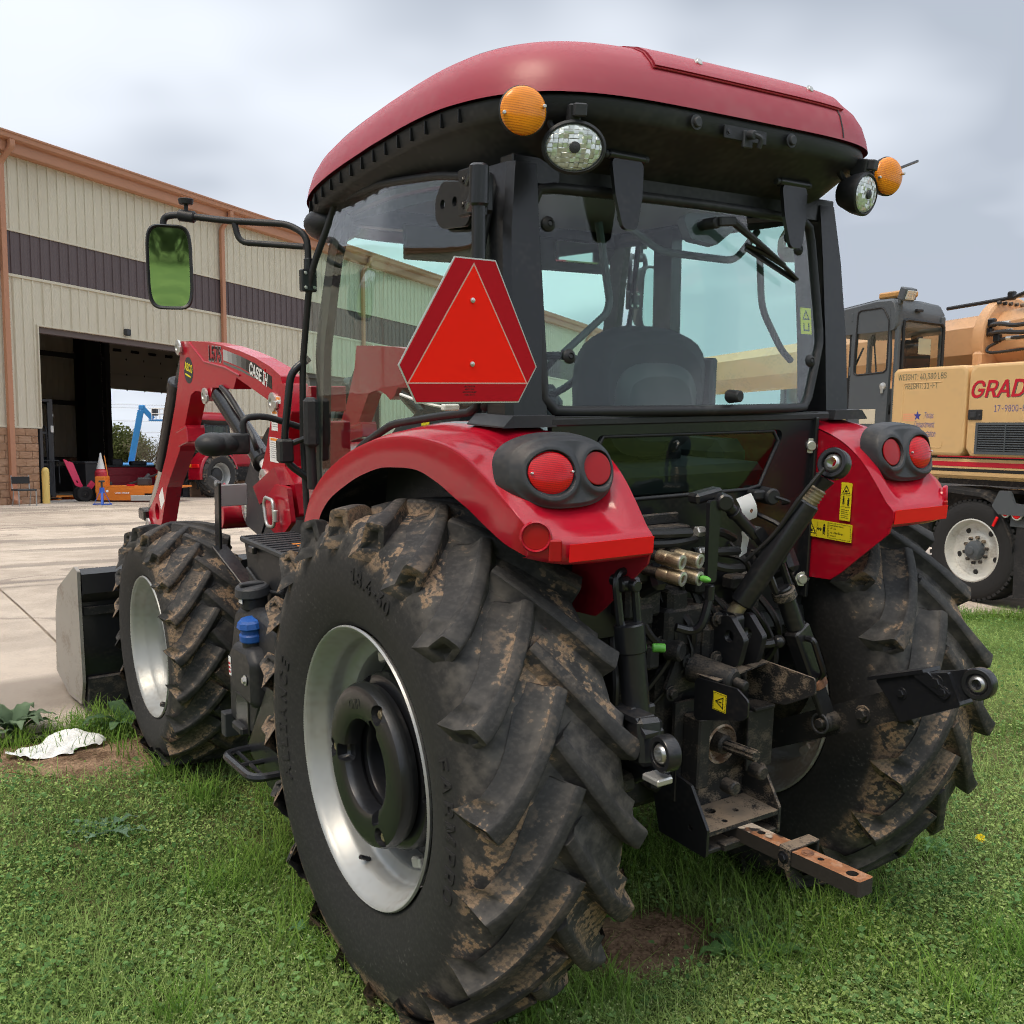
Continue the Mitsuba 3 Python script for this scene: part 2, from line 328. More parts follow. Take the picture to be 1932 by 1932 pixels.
def scatter(n_img, n_w, box=(-3.2, 5.5, 1.6, 10.5)):
    q = rngG.uniform((box[0], box[2]), (box[1], box[3]), (n_w, 2))
    p = np.vstack([img_points(n_img), q]); p = p[(edge_v(p[:, 0], p[:, 1]) < .10) & (p[:, 1] > 1.2) & (np.hypot(p[:, 0], p[:, 1]) < 14)]
    d, d2 = dirt_np(p[:, 0], p[:, 1]); keep = rngG.uniform(size=len(p)) > d * .985
    return p[keep & (rngG.uniform(size=len(p)) > d2 * .8)]
def gcol(p, lo, hi, var=.25, seed=1):
    a = meshkit.fbm(np.stack([p[:, 0] * 1.3, p[:, 1] * 1.3, 0 * p[:, 0]], -1), 3, seed); b = rngG.uniform(0, 1, len(p))
    t = np.clip((a - .3) / .4 * .6 + b * .4, 0, 1)[:, None]
    return (np.array(lo) * (1 - t) + np.array(hi) * t) * rngG.uniform(1 - var, 1 + var, (len(p), 1))
def blades(p, h, w, lean, lo, hi, nseg=3, seed=1):
    n = len(p); az = rngG.uniform(0, 2 * np.pi, n); H = h * rngG.uniform(.5, 1.25, n); W = w * rngG.uniform(.7, 1.3, n); L = lean * rngG.uniform(.2, 1.3, n) * H
    d = np.stack([np.cos(az), np.sin(az), 0 * az], 1); s = np.stack([-np.sin(az), np.cos(az), 0 * az], 1)
    base = np.column_stack([p, gz(p[:, 0], p[:, 1]) - .008]); V, C = [], []; col = gcol(p, lo, hi, seed=seed)
    for k in range(nseg + 1):
        t = k / nseg; c = base + d * (L * t * t)[:, None] + np.array([0, 0, 1]) * (H * (t - .18 * t * t * (lean > .5)))[:, None]
        ww = (W * (1 - t) ** .6 * (.7 + .6 * t))[:, None]
        if k < nseg: V += [c - s * ww, c + s * ww]
        else: V += [c]
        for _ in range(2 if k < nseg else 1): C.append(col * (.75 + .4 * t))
    m = 2 * nseg + 1; V = np.stack(V, 1).reshape(-1, 3); C = np.stack(C, 1).reshape(-1, 3); F = []
    for k in range(nseg - 1): F += [[2 * k, 2 * k + 1, 2 * k + 3], [2 * k, 2 * k + 3, 2 * k + 2]]
    F.append([2 * nseg - 2, 2 * nseg - 1, 2 * nseg])
    F = (np.array(F)[None] + (np.arange(n) * m)[:, None, None]).reshape(-1, 3)
    return V, F, C
def leaves(p, size, hmax, lo, hi, seed=1, asp=.62, tilt=.8):
    n = len(p); hh = meshkit.fbm(np.stack([p[:, 0] * 4, p[:, 1] * 4, 0 * p[:, 0]], -1), 3, 21)
    z = gz(p[:, 0], p[:, 1]) + rngG.uniform(.0, 1, n) ** .8 * hmax * (.35 + 1.3 * hh); az = rngG.uniform(0, 2 * np.pi, n); el = rngG.normal(0, tilt * .5, n)
    S = size * rngG.uniform(.5, 1.5, n)
    d = np.stack([np.cos(az) * np.cos(el), np.sin(az) * np.cos(el), np.sin(el)], 1); s = np.cross(d, rngG.normal(0, .35, (n, 3)) + [0, 0, 1]); s /= np.linalg.norm(s, axis=1, keepdims=True)
    c = np.column_stack([p, z]); up = np.cross(s, d)
    a, b = S[:, None] * .5, S[:, None] * .5 * asp
    V = np.stack([c - d * a, c + s * b + d * a * .15 + up * a * .12, c + d * a, c - s * b + d * a * .15 + up * a * .12], 1).reshape(-1, 3)
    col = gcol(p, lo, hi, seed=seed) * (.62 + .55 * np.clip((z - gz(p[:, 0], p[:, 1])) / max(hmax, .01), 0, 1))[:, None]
    C = np.repeat(col, 4, 0); F = (np.array([[0, 1, 2], [0, 2, 3]])[None] + (np.arange(n) * 4)[:, None, None]).reshape(-1, 3)
    return V, F, C
def mergec(L):
    V, F, C, n = [], [], [], 0
    for v, f, c in L: V.append(v); F.append(f + n); C.append(c); n += len(v)
    return np.vstack(V), np.vstack(F), np.vstack(C)
def clumps(spots, n, r):
    out = []
    for x, y, k in spots: out.append(np.array([x, y]) + rngG.normal(0, r * k, (int(n * k), 2)))
    return np.vstack(out)
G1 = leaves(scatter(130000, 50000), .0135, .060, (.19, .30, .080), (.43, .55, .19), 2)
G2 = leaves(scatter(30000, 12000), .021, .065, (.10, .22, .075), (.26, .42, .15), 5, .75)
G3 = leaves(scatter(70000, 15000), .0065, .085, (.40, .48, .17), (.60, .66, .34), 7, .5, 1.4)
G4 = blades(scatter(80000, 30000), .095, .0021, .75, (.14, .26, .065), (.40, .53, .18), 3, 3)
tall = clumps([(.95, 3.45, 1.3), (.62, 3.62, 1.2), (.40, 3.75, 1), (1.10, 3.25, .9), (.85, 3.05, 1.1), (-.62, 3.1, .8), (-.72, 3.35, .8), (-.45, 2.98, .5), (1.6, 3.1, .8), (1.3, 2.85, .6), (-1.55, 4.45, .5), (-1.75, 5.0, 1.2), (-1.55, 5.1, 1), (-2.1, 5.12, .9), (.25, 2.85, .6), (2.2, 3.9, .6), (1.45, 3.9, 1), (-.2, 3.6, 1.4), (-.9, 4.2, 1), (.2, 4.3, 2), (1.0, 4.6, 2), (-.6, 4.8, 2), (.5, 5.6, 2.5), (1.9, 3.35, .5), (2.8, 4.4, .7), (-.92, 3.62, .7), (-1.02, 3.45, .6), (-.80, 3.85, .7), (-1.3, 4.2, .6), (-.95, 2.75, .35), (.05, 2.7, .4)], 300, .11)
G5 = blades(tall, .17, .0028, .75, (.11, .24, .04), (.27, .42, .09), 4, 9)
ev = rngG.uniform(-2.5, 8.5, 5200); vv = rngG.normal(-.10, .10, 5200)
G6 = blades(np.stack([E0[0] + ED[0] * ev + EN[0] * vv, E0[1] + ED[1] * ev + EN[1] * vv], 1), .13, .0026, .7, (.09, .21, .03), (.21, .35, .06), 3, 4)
gv, gf, gc = mergec([G1, G2, G3, G4, G5, G6])
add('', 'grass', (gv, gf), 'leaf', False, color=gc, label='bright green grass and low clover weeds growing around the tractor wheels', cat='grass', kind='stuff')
straw = scatter(2500, 1500); dl = np.array([-2.05, 4.72]) + rngG.normal(0, 1, (900, 2)) * [.45, .18]; dr_ = np.array([.40, 3.22]) + rngG.normal(0, 1, (500, 2)) * [.22, .15]
sv, sf, sc_ = leaves(np.vstack([straw, dl, dr_]), .022, .012, (.30, .22, .13), (.45, .36, .22), 3, .12, .3)
add('', 'dead_grass', (sv, sf), 'leaf', False, color=sc_, label='scattered dry straw and dead stalks on the bare soil', cat='straw', kind='stuff')
def weed(name, label, x, y, nl, L, W, lo, hi, lobes=0, rise=.35, group=None, seed=0):
    r = np.random.default_rng(seed); K = thing(name, label, 'weed', group)
    for i in range(nl):
        az = 2 * np.pi * i / nl + r.uniform(-.3, .3); l = L * r.uniform(.7, 1.2); el = rise * r.uniform(.4, 1.5); n = 22
        t = np.linspace(0, 1, n); w = W * np.sin(np.pi * np.clip(t, .02, .985) ** .75) ** .8 * (1 + (lobes > 0) * (.42 * np.sign(np.sin(t * np.pi * 2 * lobes)) - .15))
        d = np.array([math.cos(az), math.sin(az), 0]); s = np.array([-d[1], d[0], 0])
        c = np.array([x, y, float(gz(x, y)) + .005]) + d * (l * t)[:, None] + np.array([0, 0, 1]) * (l * el * (t - .75 * t * t) * 1.6)[:, None]
        P = np.stack([c - s * w[:, None] + [0, 0, .12] * w[:, None], c, c + s * w[:, None] + [0, 0, .12] * w[:, None]], 1)
        P[:, [0, 2], 2] += .006 * np.sin(t * 19 + i)[:, None]
        v, f = grid(P); col = np.array(lo) * (1 - t[:, None]) + np.array(hi) * t[:, None]; cc = np.repeat(col * r.uniform(.8, 1.2), 3, 0); cc[1::3] *= 1.25
        add(K, 'leaf', (v, f), 'leaf', True, color=cc)
    return K
weed('thistle', 'grey green thistle rosette with lobed leaves in the left foreground grass', -1.62, 3.92, 7, .17, .030, (.09, .17, .11), (.20, .30, .21), 3, .5, seed=1)
weed('dock_weed', 'broad leaved weed clump at the yard edge beside the white paper', -2.50, 5.02, 20, .19, .040, (.08, .13, .075), (.20, .27, .17), 0, 1.0, seed=2)
weed('dock_weed', 'smaller broad leaved weed half hidden against the left frame edge near the yard', -2.72, 4.86, 14, .17, .038, (.08, .13, .075), (.20, .27, .17), 0, 1.0, seed=3)
weed('dock_weed', 'dusty broad leaved weed in the grass left of the front wheel', -1.98, 5.12, 8, .20, .042, (.06, .13, .06), (.13, .21, .11), 0, .7, seed=4)
weed('leafy_weed', 'fresh green leafy weed against the foot of the left rear tyre', -.30, 2.78, 7, .085, .024, (.07, .19, .035), (.16, .32, .07), 0, 1.1, seed=5)
weed('leafy_weed', 'small bright weed on the bare soil behind the left rear tyre', .28, 3.36, 7, .10, .022, (.06, .17, .03), (.14, .29, .06), 0, .9, seed=6)
weed('leafy_weed', 'blue green weed beside the left rear tyre sidewall', -.62, 3.20, 8, .10, .03, (.06, .16, .07), (.14, .27, .13), 2, .9, seed=7)
weed('leafy_weed', 'glossy broad weed in the tall grass below the drawbar', .74, 3.10, 7, .17, .036, (.06, .15, .05), (.14, .26, .09), 0, .7, seed=8)
weed('leafy_weed', 'pale leaved weed at the foot of the right rear tyre', 1.66, 3.86, 8, .075, .016, (.10, .22, .09), (.22, .36, .16), 0, .9, seed=9)
mat('petal', (.85, .68, .02), .6); mat('stem_green', (.10, .20, .04), .6)
def dandelion(label, x, y, h, tilt):
    K = thing('dandelion', label, 'flower'); b = np.array([x, y, float(gz(x, y))]); top = b + [tilt, .0, h]
    add(K, 'stem', tube(smoothpath([b, (b + top) / 2 + [tilt * .3, 0, .01], top], 4), .0022, 6), 'stem_green')
    d = unit((-.25 - tilt, -.75, .75)); a, c, _ = basis(d); P = []
    for k in range(34):
        r = .019 * (1 - .55 * (k % 3) / 3); t = k * 2.4; u = a * math.cos(t) + c * math.sin(t); w = np.cross(d, u) * .0032; e = top + u * r + d * (.004 + .004 * (k % 3))
        P.append((np.array([top + w, top - w, e - w * .8, e + w * .8]), np.array([[0, 1, 2], [0, 2, 3]])))
    add(K, 'bloom', P, 'petal', False)
dandelion('yellow dandelion in bloom just right of the drawbar tip', 1.318, 3.79, .13, .01)
dandelion('second yellow dandelion lower in the grass right of the drawbar', 1.40, 3.70, .09, .02)
dandelion('lone yellow dandelion in the lawn right of the rear wheel', 1.86, 3.93, .06, .0)
u, v = np.meshgrid(np.linspace(-.5, .5, 26), np.linspace(-.5, .5, 20), indexing='ij')
px_, py_ = -2.20 + u * .30 + v * .05 + .03 * np.sin(v * 5), 4.82 + v * .24 * (1 - .5 * np.abs(u)) + u * .05
pz_ = gz(px_, py_) + .015 + .05 * np.clip(1 - (u / .5) ** 2, 0, 1) * (v + .45) + (meshkit.fbm(np.stack([u * 5, v * 5, 0 * u], -1), 3, 4) - .4) * .06
add('', 'paper_sheet', grid(np.stack([px_, py_, pz_], -1)), 'white_paint', True, label='crumpled white paper lying on the bare soil at left', cat='paper')
add('', 'twig', tube(smoothpath([(a, b, float(gz(a, b)) + .008) for a, b in ((-2.35, 4.56), (-2.15, 4.50), (-1.98, 4.47), (-1.86, 4.42))], 5), .006, 6), 'rust', label='dry twig lying across the bare soil below the white paper', cat='twig')
# ---------------------------------------------------------------- the workshop: local x along the wall, y inward, z up
BF = frame([-12.49, 27.56, 0], [.429575, .903031, 0], [-.903031, .429575, 0], [0, 0, 1])
FR.append(BF)
def wallcol(col, dirt):
    def fn(p, n, uv):
        a = fb(p.x * .8, p.y * .8, p.z * .35, 4); return mx(col, dirt, ss(.5, .85, a) * .35)
    return mikit.proc(fn)
mat('wall_cream', (.60, .54, .42), .5, spec=.4, tex=wallcol((.600, .550, .440), (.44, .38, .29)))
mat('wall_brown', (.095, .065, .068), .45, tex=wallcol((.100, .072, .076), (.07, .05, .05)))
mat('copper_trim', (.45, .20, .11), .45, tex=wallcol((.46, .215, .125), (.36, .17, .10)))
mat('block', (.36, .22, .14), .9, tex=mikit.proc(lambda p, n, uv: mx((.30, .165, .095), (.46, .30, .20), fb(p.x * 4, p.y * 4, p.z * 8, 5))), bump=lambda p, n, uv: fb(p.x * 18, p.y * 18, p.z * 18, 4), bscale=.05)
mat('mortar', (.52, .43, .35), .9)
mat('door_panel', (.62, .56, .46), .6); mat('door_shut', (.125, .095, .092), .5)
mat('steel_dark', (.045, .045, .05), .6); mat('inner_wall', (.66, .60, .50), .7); mat('inner_floor', (.46, .42, .38), .7)
WS = thing('workshop', 'large cream metal workshop with brown band, copper gutter and open roller door', 'building')
X0, X1, EAVE, DEP = -30., 44., 9.0, 14.0
P_ = .305
DOORS = [(-.20, 5.32, 4.70), (10.95, 16.4, 4.40), (-9.5, -4.2, 4.70), (20.5, 26, 4.4)]
def rib_sheet(x0, x1, z0, z1):
    """ribbed sheet metal between x0 and x1, ribs every 305 mm on a common grid"""
    k0, k1 = math.ceil(x0 / P_ - .001), math.floor(x1 / P_ + .001); prof = [(x0, 0)]
    for k in range(k0, k1 + 1):
        c = k * P_
        for dx, y in ((-.030, 0), (-.018, -.030), (.018, -.030), (.030, 0)):
            if x0 < c + dx < x1: prof.append((c + dx, y))
        for q in (.10, .205):
            for dx, y in ((-.012, 0), (0, -.005), (.012, 0)):
                if x0 < c + q + dx < x1: prof.append((c + q + dx, y))
    prof.append((x1, 0)); prof.sort(); p = np.array(prof)
    return grid(np.stack([np.stack([p[:, 0], p[:, 1], np.full(len(p), z)], 1) for z in (z1, z0)]))
def split(z0, z1):
    xs = sorted({X0, X1, *[d for D in DOORS for d in D[:2]]}); out = []
    for a, b in zip(xs[:-1], xs[1:]):
        top = max([D[2] for D in DOORS if D[0] < (a + b) / 2 < D[1]] + [z0])
        if top < z1: out.append((a, b, top))
    return out
MOD = P_ * 3
for a, b, z in split(2.04, 5.90):
    xs = [a] + [k * MOD for k in range(math.ceil(a / MOD + .01), math.ceil(b / MOD - .01))] + [b]
    for p, q in zip(xs[:-1], xs[1:]): add(WS, 'wall_panel', rib_sheet(p, q, z, 5.88), 'wall_cream', False)
nseg = [X0 + MOD * k for k in range(int((X1 - X0) / MOD) + 1)]
for p, q in zip(nseg[:-1], nseg[1:]):
    add(WS, 'band_panel', rib_sheet(p, q, 5.94, 7.03), 'wall_brown', False); add(WS, 'upper_panel', rib_sheet(p, q, 7.07, EAVE), 'wall_cream', False)
add(WS, 'band_trim', [bb((X0, -.045, 5.875), (X1, .0, 5.945), .004), bb((X0, -.042, 7.025), (X1, 0, 7.075), .004)], 'wall_cream')
xsd = sorted({X0, X1, *[d for D in DOORS for d in D[:2]]})
rB = np.random.default_rng(5); blk = [mat(f'block_{k}', (1, 1, 1), .9, tex=mikit.proc(lambda p, n, uv, k=k: mx(((.33, .175, .10), (.36, .20, .12), (.30, .16, .095))[k], ((.50, .31, .20), (.46, .30, .20), (.44, .27, .17))[k], fb(p.x * 5 + k, p.y * 5, p.z * 9, 5))), bump=lambda p, n, uv: fb(p.x * 18, p.y * 18, p.z * 18, 4), bscale=.06) for k in range(3)]
for a, b in zip(xsd[:-1], xsd[1:]):
    if any(D[0] < (a + b) / 2 < D[1] for D in DOORS): continue
    lo, hi = a + (.12 if a > X0 else 0), b - (.13 if b < X1 else 0)
    near = hi < 0 and hi > -3.0 or False
    add(WS, 'mortar_bed', bb((a, .02, -.05), (b - .128 if b == -.20 else b, .16, 2.0), .002), 'mortar')
    for r in range(10):
        if a < -4.3 and b > -.5 or b == -.20:
            x = b - .135 - (0 if r % 2 else .2); first = b - .135; k = 0; right = first
            while right > max(a, -3.0):
                left = first - (.2 if r % 2 == 0 else .4) if k == 0 else right - .41
                left = max(left, a); add(WS, 'block', bx(((left + right) / 2 + rB.uniform(-.002, .002), .0 + rB.uniform(-.006, .006), .1 + .2 * r), (right - left - .012, .09, .188), .007), f'block_{rB.integers(3)}', 20); right = left; k += 1
    if b != -.20: add(WS, 'block_wall', bb((a, -.03, 0), (b, .03, 2.0), .004), 'block')
    else: add(WS, 'block_wall', bb((a, -.03, 0), (-3.1, .03, 2.0), .004), 'block')
add(WS, 'base_trim', [bb((a, -.05, 2.005), (b - (.0), .02, 2.045), .004) for a, b in zip(xsd[:-1], xsd[1:]) if not any(D[0] < (a + b) / 2 < D[1] for D in DOORS)], 'wall_cream')
# roof edge, gutter, downspouts
add(WS, 'fascia', bb((X0, -.28, 8.93), (X1, -.26, 9.22), .004), 'copper_trim')
add(WS, 'soffit', bb((X0, -.275, 8.92), (X1, .02, 8.945), .003), 'copper_trim')
add(WS, 'gutter', loft([np.array([[x, y, z] for y, z in ((-.28, 9.18), (-.36, 9.19), (-.42, 9.23), (-.43, 9.33), (-.46, 9.35), (-.46, 9.39), (-.44, 9.40), (-.40, 9.36), (-.36, 9.25), (-.28, 9.24))]) for x in np.linspace(X0, X1, 60)]), 'copper_trim', 20)
add(WS, 'roof', loft([np.array([[x, -.30, 9.42], [x, DEP / 2, 9.95], [x, DEP + .3, 9.42], [x, DEP + .3, 9.34], [x, DEP / 2, 9.87], [x, -.30, 9.34]]) for x in (X0, X1)]), mat('roof_metal', (.30, .28, .26), .5), 10)
for i, x in enumerate([-1.21 + 8.15 * k for k in range(-3, 6)]):
    pth = [(x + .12, -.40, 9.2), (x + .12, -.40, 9.02), (x + .02, -.16, 8.72), (x, -.11, 8.62), (x, -.11, .22), (x, -.22, .10)]
    d = numbered(WS + '__downspout'); p = fillet(pth, .12, 5)
    add(d, 'pipe', loft([np.array([q + np.array([a, b, 0]) * [.075, .05, 1] + (np.array([0, 0, 0])) for a, b in ((-1, -1), (1, -1), (1, 1), (-1, 1))]) for q in p]), 'copper_trim', 20)
    add(d, 'outlet', bx((x, -.26, .09), (.16, .12, .09), .01), 'copper_trim')
# door opening trims and doors
def sect_door(par, x0, x1, z0, z1, y, mat_, rows, slots=None):
    h = (z1 - z0) / rows
    add(par, 'backing', bb((x0, y + .052, z0), (x1, y + .07, z1), .002), mat_)
    for r in range(rows):
        add(par, 'section', bb((x0, y, z0 + r * h + .006), (x1, y + .05, z0 + (r + 1) * h - .006), .006), mat_)
        if slots is not None and r == slots:
            n = int((x1 - x0) / 1.09)
            for k in range(n): add(par, 'pane', bx((x0 + .50 + 1.09 * k, y - .008, z0 + (r + .55) * h), (.50, .02, .13), .004), 'black_gloss')
        n = int((x1 - x0) / 1.09)
        for k in range(n): add(par, 'hinge', bx((x0 + 1.04 + 1.09 * k, y - .012, z0 + r * h), (.07, .02, .09), .004), 'steel_dark')
for i, (a, b, z) in enumerate(DOORS):
    add(WS, 'door_trim', [bb((a - .03, -.055, z), (b + .03, .05, z + .035), .003), bb((a - .03, -.055, 2.045), (a + .012, .05, z), .003), bb((b - .012, -.055, 2.045), (b + .03, .05, z), .003)], 'wall_cream')
    add(WS, 'door_header', bb((a, .05, z - .16), (b, .20, z + .3), .004), 'door_shut')
    add(WS, 'door_jamb', [bb((a - .02, .03, 0), (a + .07, .25, z), .004), bb((b - .07, .03, 0), (b + .02, .25, z), .004)], 'steel_dark')
    if i: sect_door(numbered(WS + '__closed_door'), a + .05, b - .05, .02, z - .12, .22, 'door_shut', 8)
WL = numbered(WS + '__wall_lamp')
add(WL, 'housing', [bx((2.82, -.10, 4.885), (.16, .14, .17), .012), bx((2.82, -.12, 4.79), (.13, .10, .03), .006)], 'grey_plastic')
# interior
add('', 'workshop_floor', bb((X0, .25, -.2), (X1, DEP, .014), .01), 'inner_floor', label='grey concrete floor inside the workshop', kind='structure', cat='floor')
FD = (15.2, 21.0, 7.3)
for a, b, z in ((X0, FD[0], 0), (FD[0], FD[1], FD[2]), (FD[1], X1, 0)): add(WS, 'back_wall', rib_sheet(a, b, z, 9.35), 'inner_wall', False) if False else None
with use(BF @ frame([0, DEP, 0], [1, 0, 0], [0, 1, 0], [0, 0, 1])):
    for a, b, z in ((X0, FD[0], 0), (FD[0], FD[1], FD[2]), (FD[1], X1, 0)):
        add(WS, 'back_wall', rib_sheet(a, b, z, 9.35), 'inner_wall', False)
    for z in (1.25, 3.72, 5.78, 7.6): add(WS, 'girt', [bb((X0, -.20, z - .10), (FD[0] - .3, -.03, z + .10), .004), bb((FD[1] + .3, -.20, z - .10), (X1, -.03, z + .10), .004)], 'steel_dark')
    for x in (-6, 1.2, 7.2, 13.75, 22.8, 30): add(WS, 'column', [bb((x - .45, -.75, 0), (x + .45, -.05, 8.9), .01), bb((x - .2, -DEP + .6, 8.6), (x + .2, -.2, 9.2), .01)], mat('column_black', (.012, .012, .013), .6))
    add(WS, 'door_post', [bb((FD[0] - .30, -.22, 0), (FD[0], .06, FD[2]), .004), bb((FD[1], -.22, 0), (FD[1] + .30, .06, FD[2]), .004)], 'steel_dark')
sect_door(numbered(WS + '__raised_door'), FD[0], FD[1], 4.50, FD[2], DEP - .14, 'door_panel', 4, 2)
add(WS, 'gable_wall', [bb((X0 - .1, .0, 0), (X0, DEP, 9.35), .004), bb((X1, 0, 0), (X1 + .1, DEP, 9.35), .004)], 'inner_wall')
add(WS, 'ceiling', bb((X0, .02, 9.28), (X1, DEP, 9.32), .002), 'inner_wall')
# a dealer sign further along the facade (outside the frame; its mirror image shows in the cab glass)
SN = numbered(WS + '__facade_sign')
add(SN, 'board', bb((-9.0, -.12, 6.1), (-5.2, -.04, 6.9), .01), 'wall_brown')
add(SN, 'lettering', text('CASE IH', .50, (-8.7, -.125, 6.25), (1, 0, 0), (0, 0, 1), .02), 'white_print', False)
# ---------------- things in and before the doorway
BO = thing('bollard', 'yellow round-topped bollard beside the open workshop door', 'bollard')
add(BO, 'post', lathe([(.095, 0), (.095, .86), (.088, .91), (.065, .955), (.03, .975), (.004, .98)], 28, (-.223, -.121, .0), (0, 0, 1), True), mat('bollard_yellow', (.78, .56, .17), .5), 40)
CH = thing('patio_chair', 'dark chair with pale metal frame at the left edge by the downspout', 'chair')
with use(BF @ frame([-1.62, -1.0, 0], unit((.9, -.3, 0)), unit((.3, .9, 0)), [0, 0, 1])):
    add(CH, 'seat', bx((0, 0, .42), (.46, .46, .05), .02), 'grey_plastic'); add(CH, 'backrest', bx((0, .2, .66), (.44, .04, .18), .02), 'black_plastic')
    for a in (-.21, .21):
        add(CH, 'frame', tube([(a, -.22, 0), (a, -.22, .40), (a, .20, .42), (a, .24, .78)], .014, 6, .05), 'silver_paint'); add(CH, 'leg', tube([(a, .10, .42), (a, .22, 0)], .012, 6), 'silver_paint')
FK = thing('forklift', 'dark forklift with tall mast just inside the workshop door', 'forklift')
with use(BF @ frame([.95, 1.6, .014], unit((.94, -.33, 0)), unit((.33, .94, 0)), [0, 0, 1])):
    for x in (-.42, .42):
        add(FK, 'mast_rail', bb((x - .05, -.06, .1), (x + .05, .08, 2.9), .006), 'steel_dark'); add(FK, 'inner_rail', bb((x * .8 - .03, -.1, .15), (x * .8 + .03, -.04, 2.8), .004), 'grey_plastic')
        add(FK, 'clip', bb((x - .04, -.11, 1.95), (x + .04, -.06, 2.14), .004), 'white_paint'); add(FK, 'fork', [bb((x * .6 - .05, -.9, .06), (x * .6 + .05, -.1, .10), .004), bb((x * .6 - .05, -.14, .06), (x * .6 + .05, -.10, .6), .004)], 'steel_dark')
        add(FK, 'wheel', rod((x - .12, .55, .30), (x + .12, .55, .30), .30, n=24), 'rubber_plain')
    add(FK, 'crossbar', [bb((-.45, -.06, z), (.45, .0, z + .07), .004) for z in (.45, 1.0, 1.9, 2.82)], 'steel_dark'); add(FK, 'carriage_guard', [tube([(-.55, -.16, .5), (-.55, -.16, 1.15), (.55, -.16, 1.15), (.55, -.16, .5)], .02, 6)] + [tube([(-.55 + .157 * k, -.16, .5), (-.55 + .157 * k, -.16, 1.15)], .010, 6) for k in range(8)], 'grey_plastic')
    add(FK, 'cylinder', [rod((0, .02, .2), (0, .02, 2.2), .05), tube([(-.40, 0, 1.9), (-.02, .02, 1.3)], .02, 6)], 'steel_dark')
    add(FK, 'body', [bb((-.55, .25, .25), (.55, 1.9, .85), .08), bb((-.5, 1.3, .8), (.5, 2.1, 1.25), .1)], 'black_plastic'); add(FK, 'overhead_guard', [tube([(x, .4, .8), (x, .55, 2.15), (x, 1.7, 2.15), (x, 1.9, 1.2)], .03, 6, .1) for x in (-.48, .48)] + [beam((-.48, .6 + .2 * k, 2.16), (.48, .6 + .2 * k, 2.16), .04, .03) for k in range(6)], 'steel_dark')
    add(FK, 'headlight', [ell((.56, .3, 2.45), (.07, .05, .07), 10)], 'lamp_lens')
HT = thing('hand_truck', 'pink red two-wheeled hand truck leaning by the orange mower', 'hand truck')
with use(BF @ frame([1.14, .04, 0], unit((.90, -.43, 0)), unit((.43, .90, 0)), [0, 0, 1])):
    add(HT, 'panel', [plate(rpoly([(-.13, 0), (.13, 0), (.16, .78), (-.16, .78)], .03).difference(unary_union([rpoly([(-.03, .12 + .16 * k), (.03, .12 + .16 * k), (.03, .20 + .16 * k), (-.03, .20 + .16 * k)], .01) for k in (0, 4)])), .03, (-.10, .0, .42), (.80, .25, -.30), (-.36, .0, .93))], mat('pink_red', (.62, .03, .10), .4), 20)
    for y in (-.02, .36): add(HT, 'wheel', [lathe([(.10, -.05), (.19, -.055), (.22, -.02), (.22, .02), (.19, .055), (.10, .05)], 30, (.05, y, .22), (.15, 1, 0)), lathe([(.10, -.03), (.03, -.045), (.03, .045), (.10, .03)], 20, (.05, y, .22), (.15, 1, 0), True)], 'rubber_plain', 40)
    add(HT, 'axle', rod((.05, -.05, .22), (.05, .40, .22), .02), 'steel'); add(HT, 'side_arm', [beam((-.42, .05, 1.12), (.02, .12, .45), .05, .04), beam((.1, .1, .25), (.34, .18, .55), .05, .16)], 'pink_red')
JS = thing('jack_stand', 'blue jack stand standing alone in front of the orange mower', 'jack stand')
with use(BF @ frame([-.307, -2.262, 0], [1, 0, 0], [0, 1, 0], [0, 0, 1]) @ np.diag([1.15, 1.15, 1.15, 1])):
    for a in range(4):
        t = math.pi / 4 + a * math.pi / 2; add(JS, 'leg', beam((.19 * math.cos(t), .19 * math.sin(t), 0), (.04 * math.cos(t), .04 * math.sin(t), .32), .05, .012, .002), mat('blue_paint', (.03, .11, .50), .4))
    add(JS, 'collar', lathe([(.06, .28), (.05, .40)], 12, (0, 0, 0), (0, 0, 1), True), 'blue_paint'); add(JS, 'base', [beam((-.14, s * .14, .03), (.14, s * .14, .03), .02, .03, .002) for s in (-1, 1)], 'blue_paint')
    add(JS, 'ratchet_post', rod((0, 0, .3), (0, 0, .52), .022), 'steel_dark'); add(JS, 'saddle', bx((0, 0, .54), (.13, .07, .04), .008), 'steel_dark'); add(JS, 'tag', bx((.10, -.05, .32), (.06, .02, .05), .004), 'white_print')
MW = thing('rotary_cutter', 'orange rotary cutter deck lying in the workshop doorway', 'mower')
org = mat('orange_paint', (.72, .20, .02), .42)
